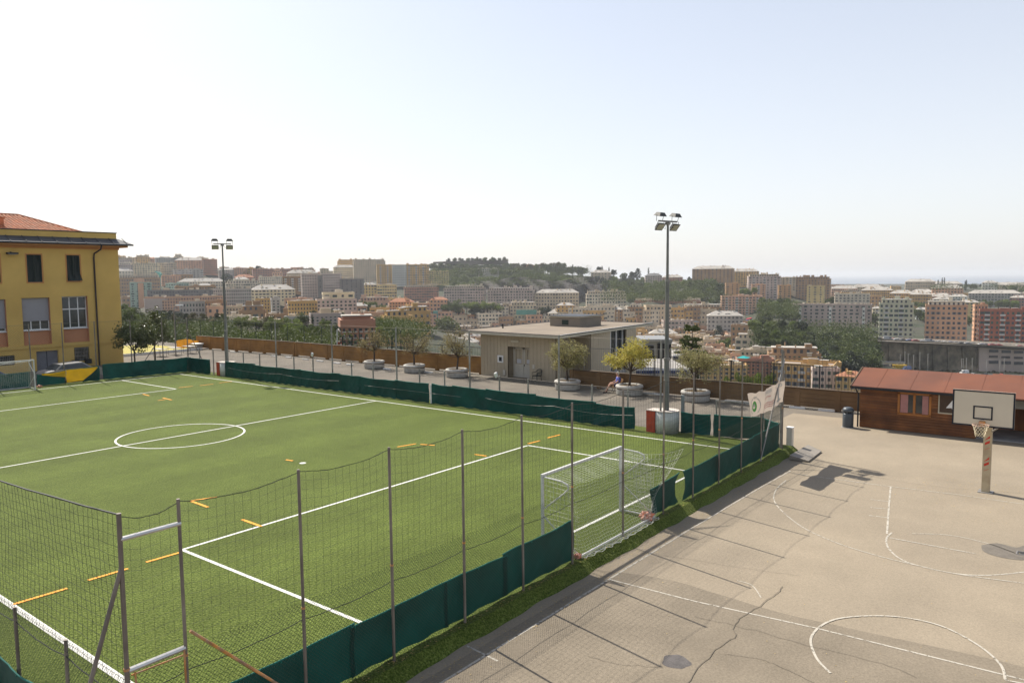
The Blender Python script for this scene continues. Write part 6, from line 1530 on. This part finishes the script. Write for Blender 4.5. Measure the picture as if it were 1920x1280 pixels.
# ---------------------------------------------------------------- trees of the city and the hills
def crown_template(seed, kind):
    rr = random.Random(seed); rng = np.random.default_rng(seed); C = []; Rd = []; mb = MB()
    if kind in ('round', 'roundnear'):          # unit crown: radius 1, from z=-1 to 1
        for i in range(15):
            d = Vector((rr.gauss(0,1), rr.gauss(0,1), rr.gauss(0,.8)+.25)).normalized(); r = rr.uniform(.30,.46); C.append(tuple(d*rr.uniform(.45,.72))); Rd.append(r)
        C.append((0,0,0)); Rd.append(.5); n, s = (75, .105) if kind == 'round' else (260, .050)
        v = leaf_cloud(C, Rd, n, s, rng, .85); mb.tube([(0,0,-2.0 if kind == 'round' else -5),(0.02,0,-.9),(0,.02,.1)], [.10,.075,.04], 5)
        for k in range(3): a = k*2.1+rr.random(); mb.tube([(0,0,-.9),(.5*math.cos(a),.5*math.sin(a),-.1)], [.05,.02], 4)
    elif kind == 'dark':
        for i in range(22):
            z = -1+2.0*(i/21); w_ = .75*(1-((z+.3)/1.4)**2) if z > -.3 else .75; w_ = max(.12, w_); a = i*2.4
            C.append((w_*.65*math.cos(a), w_*.65*math.sin(a), z)); Rd.append(.24+.16*w_)
        v = leaf_cloud(C, Rd, 60, .085, rng, .5); mb.tube([(0,0,-2.0),(0,0,.9)], [.09,.02], 5)
    elif kind == 'cypress':
        for i in range(14): z = -1+2*i/13; C.append((rr.uniform(-.04,.04), rr.uniform(-.04,.04), z)); Rd.append(.10+.16*math.sin(math.pi*min(1, .15+(1-z)*.45)))
        v = leaf_cloud(C, Rd, 55, .06, rng, 1.2); mb.tube([(0,0,-1.4),(0,0,.8)], [.05,.01], 4)
    elif kind == 'cedar':        # layered near conifer
        for i in range(9):
            z = -.85+i*.215+rr.uniform(-.07,.07); L = .60*(1-.45*abs(z-.15))*rr.uniform(.8,1.15); nb = rr.choice((5,6,7))
            for k in range(nb):
                a = k*6.283/nb+i*.9+rr.uniform(-.3,.3); LL = L*rr.uniform(.5,1.15); dz = rr.uniform(-.06,.12); mb.tube([(0,0,z),(LL*math.cos(a),LL*math.sin(a),z+dz)], [.014,.005], 4)
                for q in (.45,.75,1.0): C.append((LL*q*math.cos(a), LL*q*math.sin(a), z+dz*q)); Rd.append(rr.uniform(.08,.13))
        v = leaf_cloud(C, Rd, 60, .036, rng, .45); mb.tube([(0,0,-3.4),(.02,0,0),(0,.02,1.0)], [.05,.035,.008], 6)
    elif kind == 'bush':
        for i in range(9): C.append((rr.uniform(-.7,.7), rr.uniform(-.7,.7), rr.uniform(-.2,.25))); Rd.append(rr.uniform(.25,.4))
        v = leaf_cloud(C, Rd, 60, .11, rng, .8)
    return v, mb
ML = {'g': leafmat('leaves_fresh', (.075,.11,.02), (.15,.18,.04), .3, .12), 'm': leafmat('leaves_mid', (.05,.073,.02), (.10,.12,.03), .25, .10), 'd': leafmat('leaves_dark', (.018,.030,.015), (.044,.058,.024), .15, .1),
      'y': leafmat('leaves_bright', (.10,.15,.02), (.20,.24,.05), .4, .3), 'o': leafmat('leaves_dull', (.07,.07,.03), (.12,.105,.045), .3, .15)}
TPL = {}
def tpl(kind, var, lm):
    k = (kind, var, lm)
    if k not in TPL:
        if (kind, var) not in TPL: TPL[(kind, var)] = crown_template(100+var*7+len(kind), kind)
        v, mb = TPL[(kind, var)]; TPL[k] = np_mesh(kind+'_tree', v, [ML[lm], M_bark], mb)
    return TPL[k]
NT = 0
def btree(px, yt, D, Rm, kind, lm, label, group=None, zs=1.0, name='tree'):
    """crown top seen at (px, yt); crown radius Rm metres"""
    global NT; NT += 1
    if 790 < px < 1412 and yt > 555 and 100 < D <= 440: D0 = D; D = 700 if yt < 585 else min(600, 42*F/(yt-517)); Rm *= D/D0
    elif 660 < px <= 790 and yt < 590 and D < 440: D0 = D; D = 600; Rm *= D/D0
    elif D > 440: D0 = D; D = gd(px, D); Rm *= D/D0
    hz = Rm*zs*(1.0 if kind in ('round', 'bush') else 1.0); p = A(px, yt, D); c = Vector((p.x, p.y, p.z-hz))
    if kind == 'round' and (D < 260 or D == 700): kind = 'roundnear'
    o = bpy.data.objects.new(name, tpl(kind, NT % 3, lm)); COL.objects.link(o); o.location = c; o.scale = (Rm, Rm*rnd.uniform(.9,1.1), hz); o.rotation_euler.z = rnd.uniform(0, 6.28)
    if label: tag(o, label, 'tree', group)
    if D > 300: CP.append((c.x, c.y, c.z-hz*1.05 if D != 700 else min(-42, c.z-hz*3), Rm))
    return o
def wood(xa, xb, ytop, D, n, Rpx, lms, label, kind='round', jit=3, name='woodland_tree', zs=1.0, stuff=False):
    if stuff:
        parts = []
        for i in range(n):
            x = xa+(xb-xa)*(i+rnd.uniform(.2,.8))/n; d_ = gd(x, D*rnd.uniform(.985,1.015)); r = Rpx*rnd.uniform(.75,1.3)*d_/F; p = A(x, ytop(x)+rnd.uniform(-jit, jit), d_); tpl('round', i % 3, 'm'); v = TPL[('round', i % 3)][0]
            parts.append(v*np.array([r, r, r*zs])+np.array([p.x, p.y, p.z-r*zs])); CP.append((p.x, p.y, p.z-2.05*r*zs, r))
        link('distant_wood', np_mesh('distant_wood', np.concatenate(parts), [ML[lms[0]]]), kind='stuff'); return
    cw = {'g': 'fresh green', 'm': 'mid green', 'd': 'dark green', 'o': 'olive green', 'y': 'yellow green'}
    for i in range(n):
        x = xa+(xb-xa)*(i+rnd.uniform(.2,.8))/n; r = Rpx*rnd.uniform(.75,1.3)*D/F; big = r*F/D > Rpx; lm = rnd.choice(lms)
        lb = label.replace('{c}', ('larger ' if big else 'smaller ')+cw[lm]); btree(x, ytop(x)+rnd.uniform(-jit, jit), D*rnd.uniform(.985,1.015), r, kind, lm, lb, lb.replace('tree', 'trees', 1), zs, name)
ln = lambda x0, y0, x1, y1: (lambda x: y0+(y1-y0)*(x-x0)/(x1-x0))
# wooded hill with the fort
L1 = '{c} rounded tree in the wood on the fort hill'
wood(838, 950, ln(838,484,950,481), 1055, 13, 5, 'mdo', 'small tree growing on top of the old fort wall', jit=1.5)
wood(806, 960, ln(806,492.5,960,495), 1035, 30, 7.5, 'mgo', L1, stuff=True)
wood(812, 1000, ln(812,503,1000,504), 960, 34, 9.5, 'gmm', L1, stuff=True)
wood(820, 1060, ln(820,517,1060,512), 880, 30, 11, 'ggm', L1)
wood(850, 1110, ln(850,527,1110,520), 800, 28, 12, 'gmg', L1)
wood(960, 1060, ln(960,495,1060,488), 1000, 10, 9, 'gmo', 'tree on the hill crest right of the fort wall')
wood(955, 1100, ln(955,501,1100,500), 985, 24, 8, 'mgo', 'x', stuff=True); wood(1040, 1230, ln(1040,512,1230,522), 900, 14, 8, 'gmd', 'tree on the ridge between the villas')
for x, y, k, lm, r, zs in ((1074,497,'cypress','d',7,1.4),(1084,500,'cypress','d',8,1.2),(1123,499,'round','d',6,1),(1129,500,'cypress','d',7,1.4),(1142,502,'cypress','d',7,1.5),(1150,504,'round','d',8,1),(1196,504,'dark','d',9,1),(1216,503,'cypress','d',7,1.4),(1186,508,'round','d',9,1),(1170,510,'round','m',9,1),(1294,518,'round','d',6,1)):
    btree(x, y, 930, r*930/F, k, lm, 'dark %s standing out on the ridge behind the near mast' % ('cypress' if k == 'cypress' else 'tree'), 'dark trees on the ridge behind the near mast', zs, 'cypress_tree' if k == 'cypress' else 'tree')
# slope between ridge and big brown block
L2 = '{c} tree on the wooded slope right of the quarry'
wood(1130, 1300, ln(1130,524,1300,526), 830, 15, 10, 'gmg', L2); wood(1150, 1340, ln(1150,536,1340,520), 760, 16, 12, 'ggm', L2); wood(1180, 1350, ln(1180,548,1350,536), 690, 14, 13, 'gmg', L2)
wood(1290, 1350, ln(1290,520,1350,526), 700, 4, 20, 'dm', 'large dark tree below the big brown block')
wood(1335, 1370, ln(1335,554,1370,552), 640, 4, 12, 'gm', L2)
wood(1385, 1420, ln(1385,540,1420,540), 620, 3, 9, 'gg', 'tree between the orange brown blocks')
# wood right of the tall pink block
L3 = '{c} tree in the dark wood left of the retaining wall'
wood(1425, 1495, ln(1425,558,1495,560), 560, 6, 15, 'gmm', L3); wood(1430, 1492, ln(1430,572,1492,572), 520, 5, 16, 'mmd', L3)
wood(1412, 1520, ln(1412,598,1520,600), 430, 8, 17, 'gmd', L3); wood(1415, 1640, ln(1415,614,1640,622), 400, 12, 20, 'gmd', L3); wood(1430, 1640, ln(1430,632,1640,640), 370, 11, 20, 'mmd', L3); wood(1450, 1650, ln(1450,650,1650,660), 345, 9, 20, 'dmd', L3); wood(1480, 1630, ln(1480,668,1630,672), 325, 7, 16, 'dd', L3)
# trees of the right town
L4 = '{c} tree between the houses on the right'
wood(1630, 1652, ln(1630,586,1652,590), 540, 3, 12, 'md', L4); wood(1708, 1742, ln(1708,575,1742,590), 545, 4, 10, 'gm', L4); wood(1806, 1832, ln(1806,585,1832,598), 530, 3, 9, 'gm', L4)
wood(1835, 1905, ln(1835,560,1905,562), 640, 7, 9, 'gmy', L4); wood(1700, 1760, ln(1700,566,1760,570), 650, 5, 7, 'gm', L4); wood(1640, 1660, ln(1640,570,1660,568), 640, 2, 9, 'gm', L4); wood(1536, 1566, ln(1536,557,1566,556), 640, 3, 8, 'gm', L4)
wood(1750, 1920, ln(1750,532,1920,533), 960, 22, 5, 'dmd', 'dark tree', stuff=True); wood(1860, 1920, ln(1860,536,1920,536), 850, 6, 7, 'gm', L4); wood(1560, 1640, ln(1560,536,1640,538), 950, 6, 4, 'md', 'dark tree on the coastal skyline at the right')
for x, y in ((1759,526),(1767,522),(1771,521),(1812,526),(1810,528)): btree(x, y, 930, 6*930/F, 'cypress', 'd', 'dark cypress against the sea at the right', 'dark cypresses against the sea', 1.5, 'cypress_tree')
# centre foreground of the town
L5 = '{c} leafy tree behind the three left planters'
wood(670, 700, ln(670,562,700,566), 300, 3, 15, 'gmg', L5); wood(695, 730, ln(695,566,730,574), 280, 3, 16, 'mg', L5)
for x, y, r in ((752,566,22),(770,572,20),(735,576,19),(676,576,14)): btree(x, y, 240, r*240/F, 'dark', 'd', 'tall dark cedar left of the pink block', 'dark cedars left of the pink block', 1.5, 'cedar_tree')
btree(836, 589, 190, 27*190/F, 'round', 'm', 'large round green tree behind the planter left of the pavilion', None, .95); btree(815, 612, 180, 17*180/F, 'round', 'g', 'smaller light green tree left of the large round one', None, .9)
btree(845, 610, 185, 22*185/F, 'round', 'm', 'lower half of the broad tree grown together behind the planter', None, .9)
wood(834, 862, ln(834,560,862,562), 420, 3, 12, 'yg', 'bright green tree between the red roofs'); wood(872, 940, ln(872,562,940,566), 430, 7, 11, 'gmy', 'umbrella pine in the row above the pink blocks', zs=.8); wood(880, 905, ln(880,574,905,574), 400, 3, 10, 'dd', L5)
wood(1002, 1030, ln(1002,571,1030,574), 420, 3, 11, 'dm', 'dark round tree behind the pavilion roof')
L6 = '{c} tree on the slope behind the left wall'
wood(440, 520, ln(440,592,520,590), 200, 5, 16, 'gog', L6); wood(500, 560, ln(500,590,560,598), 190, 4, 17, 'gyg', L6); wood(540, 620, ln(540,606,620,606), 150, 5, 15, 'gyg', L6); wood(600, 700, ln(600,600,700,604), 160, 5, 14, 'gmy', L6, jit=7)
wood(560, 640, ln(560,582,640,580), 260, 5, 12, 'dm', L6); wood(430, 640, ln(430,622,640,628), 120, 8, 22, 'yog', L6, jit=6)
wood(225, 290, ln(225,566,290,590), 330, 4, 14, 'mg', 'green tree beside the teal tower'); wood(224, 250, ln(224,568,250,575), 220, 2, 20, 'gm', 'green tree beside the teal tower')
L7 = '{c} tree in front of the grey net covered block'
wood(280, 340, ln(280,582,340,580), 300, 5, 13, 'ddm', L7); wood(300, 430, ln(300,588,430,590), 250, 7, 16, 'dmo', L7, 'dark'); wood(320, 430, ln(320,606,430,612), 180, 6, 20, 'mod', L7)
wood(455, 478, ln(455,505,478,506), 1080, 4, 7, 'dm', 'dark tree on the skyline right of the far mast'); wood(418, 436, ln(418,510,436,516), 1000, 3, 9, 'dg', 'dark tree on the skyline right of the far mast')
wood(1636, 1930, ln(1636,686,1930,697), 426, 30, 3.6, 'dmo', 'dark bush at the foot of the stone retaining wall', jit=1.5, name='wall_bush')
btree(484, 497, 1060, 7*1060/F, 'round', 'd', 'dark tree standing above the brick red skyline block', None)
btree(586, 593, 170, 10*170/F, 'cypress', 'd', 'slim dark cypress left of the dark cedars', None, 2.6, 'cypress_tree')
btree(1298, 609, 92, 2.9, 'cedar', 'm', 'layered cedar with flat branches right of the near mast', None, 1.45, 'cedar_tree')
wood(1345, 1398, ln(1345,634,1398,636), 190, 4, 16, 'gyg', 'bright green tree beside the salmon block'); btree(1348, 612, 210, 2.2, 'dark', 'd', 'dark slender tree in front of the grey beige block', None, 1.3)
wood(1357, 1455, ln(1357,699,1455,693), 62, 9, 19, 'yyg', 'bright green shrub behind the railing by the banner', 'roundnear', name='garden_shrub', zs=2.2)
wood(1560, 1600, ln(1560,640,1600,650), 360, 3, 14, 'md', L3)
wood(1215, 1290, ln(1215,540,1290,548), 640, 6, 12, 'gm', L2)
wood(640, 720, ln(640,606,720,612), 130, 5, 14, 'gyg', L6)
wood(700, 760, ln(700,596,760,600), 170, 4, 15, 'mgd', L5); wood(750, 820, ln(750,616,820,622), 140, 4, 12, 'mg', L5)
# grey sheet covered court behind the left planters, red brick house
rh = bld(634, 702, 612, 648, 95, 4, 'brick', 3, 6, 'low', 'red brick house with white rounded roof edge and a flag left of the first planter', 'house', name='town_house')
gc = thing('sports_cage', 'dark green netted court enclosure seen behind the first planter', 'fence', A(690, 660, 70))
for x in (642, 660, 685, 710, 735): MB().tube([A(x, 660, 70), A(x, 630, 70)], .06, 5).build('post', M_dgreen, gc)
m = MB(); a = A(642, 632, 70); b = A(738, 640, 70)
for i in range(60): p = a.lerp(b, i/59); m.tube([p, p-Vector((0,0,2.2))], .012, 3, cap=False)
for j in range(9): m.tube([a-Vector((0,0,j*.27)), b-Vector((0,0,j*.27))], .012, 3, cap=False)
m.build('net', M_dgreen, gc, kind='stuff')
fl_ = thing('flag', 'small red and white flag beside the red brick house', 'flag', A(634, 658, 80)); MB().tube([A(632, 662, 80), A(632, 618, 80)], .05, 5).build('pole', M_white, fl_); MB().hexa([A(632,645,80),A(641,645,80),A(641,645,80.1),A(632,645,80.1),A(632,641,80),A(641,642,80),A(641,642,80.1),A(632,641,80.1)]).build('cloth', M_red, fl_)

# ---------------------------------------------------------------- terrain from the feet of everything
def idw(X, Y, pts, pw=3.0):
    Z = np.zeros_like(X); Wt = np.zeros_like(X)
    for (x, y, z, s) in pts:
        d2 = (X-x)**2+(Y-y)**2+60; wgt = d2**(-pw/2*1.0); Z += wgt*z; Wt += wgt
    return Z/Wt
pts = list(CP)
for a in np.arange(-60, 61, 6):              # rim of the school terrace and the first drop
    for D, z in ((46, -7.0), (60, -11), (100, -18), (150, -26), (200, -32), (260, -38)):
        if a < 0 and D > 120: continue
        d = cf*math.cos(R(a))+cr*math.sin(R(a)); pts.append((d.x*D, d.y*D, z, 5))
for a in np.arange(-70, 71, 5):              # land falls to the sea far out
    d = cf*math.cos(R(a))+cr*math.sin(R(a))
    for D, z in ((1500, -30 if a > 5 else 0), (2000, -64 if a > 0 else -35), (2500, -75)): pts.append((d.x*D, d.y*D, z, 5))
for x, y, D in ((1500,702,385),(1600,702,385),(1700,705,385),(1800,708,385),(1900,711,385),(2000,714,385),(1550,696,428),(1650,698,428),(1750,702,428),(1850,704,428),(1950,706,428),(1650,722,330),(1750,725,330),(1850,727,330),(1950,730,330),(1700,760,250),(1900,765,250),(1700,810,160),(1900,815,160),(1500,745,330),(1300,755,330),(1100,752,330),(1200,800,200),(1400,800,200),(1000,745,330)):
    p = A(x, y, D); pts.append((p.x, p.y, p.z-1.5, 5))
na, nr = 260, 230; al = np.linspace(R(-75), R(75), na); rr_ = np.concatenate([np.linspace(48, 480, 110), np.geomspace(486, 3200, nr-110)])
Ag, Rg = np.meshgrid(al, rr_); th = HEAD-Ag; X = Rg*np.cos(th); Y = Rg*np.sin(th); Z = idw(X, Y, pts)
rim = (X < 47) & (Y < 95); Z = np.where(rim, np.minimum(Z, -2.2), Z)
Z = np.minimum(Z, np.where(Rg < 140, -2.2-(Rg-48)*.01, 1e9))
rngz = np.random.default_rng(4); Z = Z+rngz.normal(size=Z.shape)*.12
vv = np.stack([X, Y, Z], -1).reshape(-1, 3); me = bpy.data.meshes.new('terrain')
fs = [(j*na+i, j*na+i+1, (j+1)*na+i+1, (j+1)*na+i) for j in range(nr-1) for i in range(na-1)]
me.from_pydata(vv.tolist(), [], [f[::-1] for f in fs]); me.materials.append(pm('scrub_ground', (.062,.056,.038), 1, .3, .08, .6, .4, col2=(.032,.042,.018), scale2=.03)); me.update()
M_scr = MATS['scrub_ground']
link('hillside_terrain', me, kind='structure')
gp = MB(); gp.face([(-400,-400,-2.3),(60,-400,-2.3),(60,95,-2.3),(46.4,95,-2.3),(-400,300,-2.3)]); gp.build('school_ground', M_scr, kind='structure')
# undergrowth filling the woods: thousands of small leafy clumps, one object
zt_ = lambda x, y: None
cl = []; rads = []
def und(xa, xb, ya, yb_, Da, Db, n, r):
    for i in range(n):
        f = rnd.random(); px = rnd.uniform(xa, xb); D = Da+(Db-Da)*f; py = ya+(yb_-ya)*f+rnd.uniform(-2, 2); p = A(px, py, D); cl.append(tuple(p)); rads.append(r*rnd.uniform(.7,1.4))
und(806, 1110, 502, 534, 1020, 790, 260, 6); und(1130, 1345, 530, 560, 840, 640, 200, 6); und(1415, 1640, 606, 680, 440, 330, 320, 4.5);  und(1425, 1495, 570, 590, 560, 480, 60, 5); und(1745, 1920, 534, 540, 980, 900, 60, 4)
rng = np.random.default_rng(5); v = leaf_cloud(cl, rads, 70, .42, rng, .7); sc_ = 1
cl = []; rads = []
und(430, 700, 624, 644, 200, 90, 110, 2.2); und(700, 800, 606, 625, 220, 130, 60, 3); und(230, 430, 600, 630, 300, 110, 120, 3)
v = np.concatenate([v, leaf_cloud(cl, rads, 260, .16, rng, .7)])
me = np_mesh('undergrowth', v, [ML['m']]); link('undergrowth', me, kind='stuff')
# sea
sm = pm('sea_water', (.03,.07,.12), .28, .15, .002, spec=.6)
mb = MB(); n = 48; mb.face([(60000*math.cos(2*math.pi*i/n), 60000*math.sin(2*math.pi*i/n), -58) for i in range(n)]); mb.build('sea', sm, kind='structure')
# ---------------------------------------------------------------- haze: even air round the whole scene
hm = bpy.data.materials.new('haze'); hm.use_nodes = True; t = hm.node_tree; t.nodes.remove(t.nodes['Principled BSDF'])
pvn = nn(t, 'ShaderNodeVolumePrincipled'); pvn.inputs['Color'].default_value = (.93,.96,1,1); pvn.inputs['Density'].default_value = HAZE_DENSITY; pvn.inputs['Anisotropy'].default_value = .2
t.links.new(pvn.outputs[0], t.nodes['Material Output'].inputs['Volume'])
MB().box(-61000, 61000, -61000, 61000, -90, 75).build('haze', hm, kind='stuff')
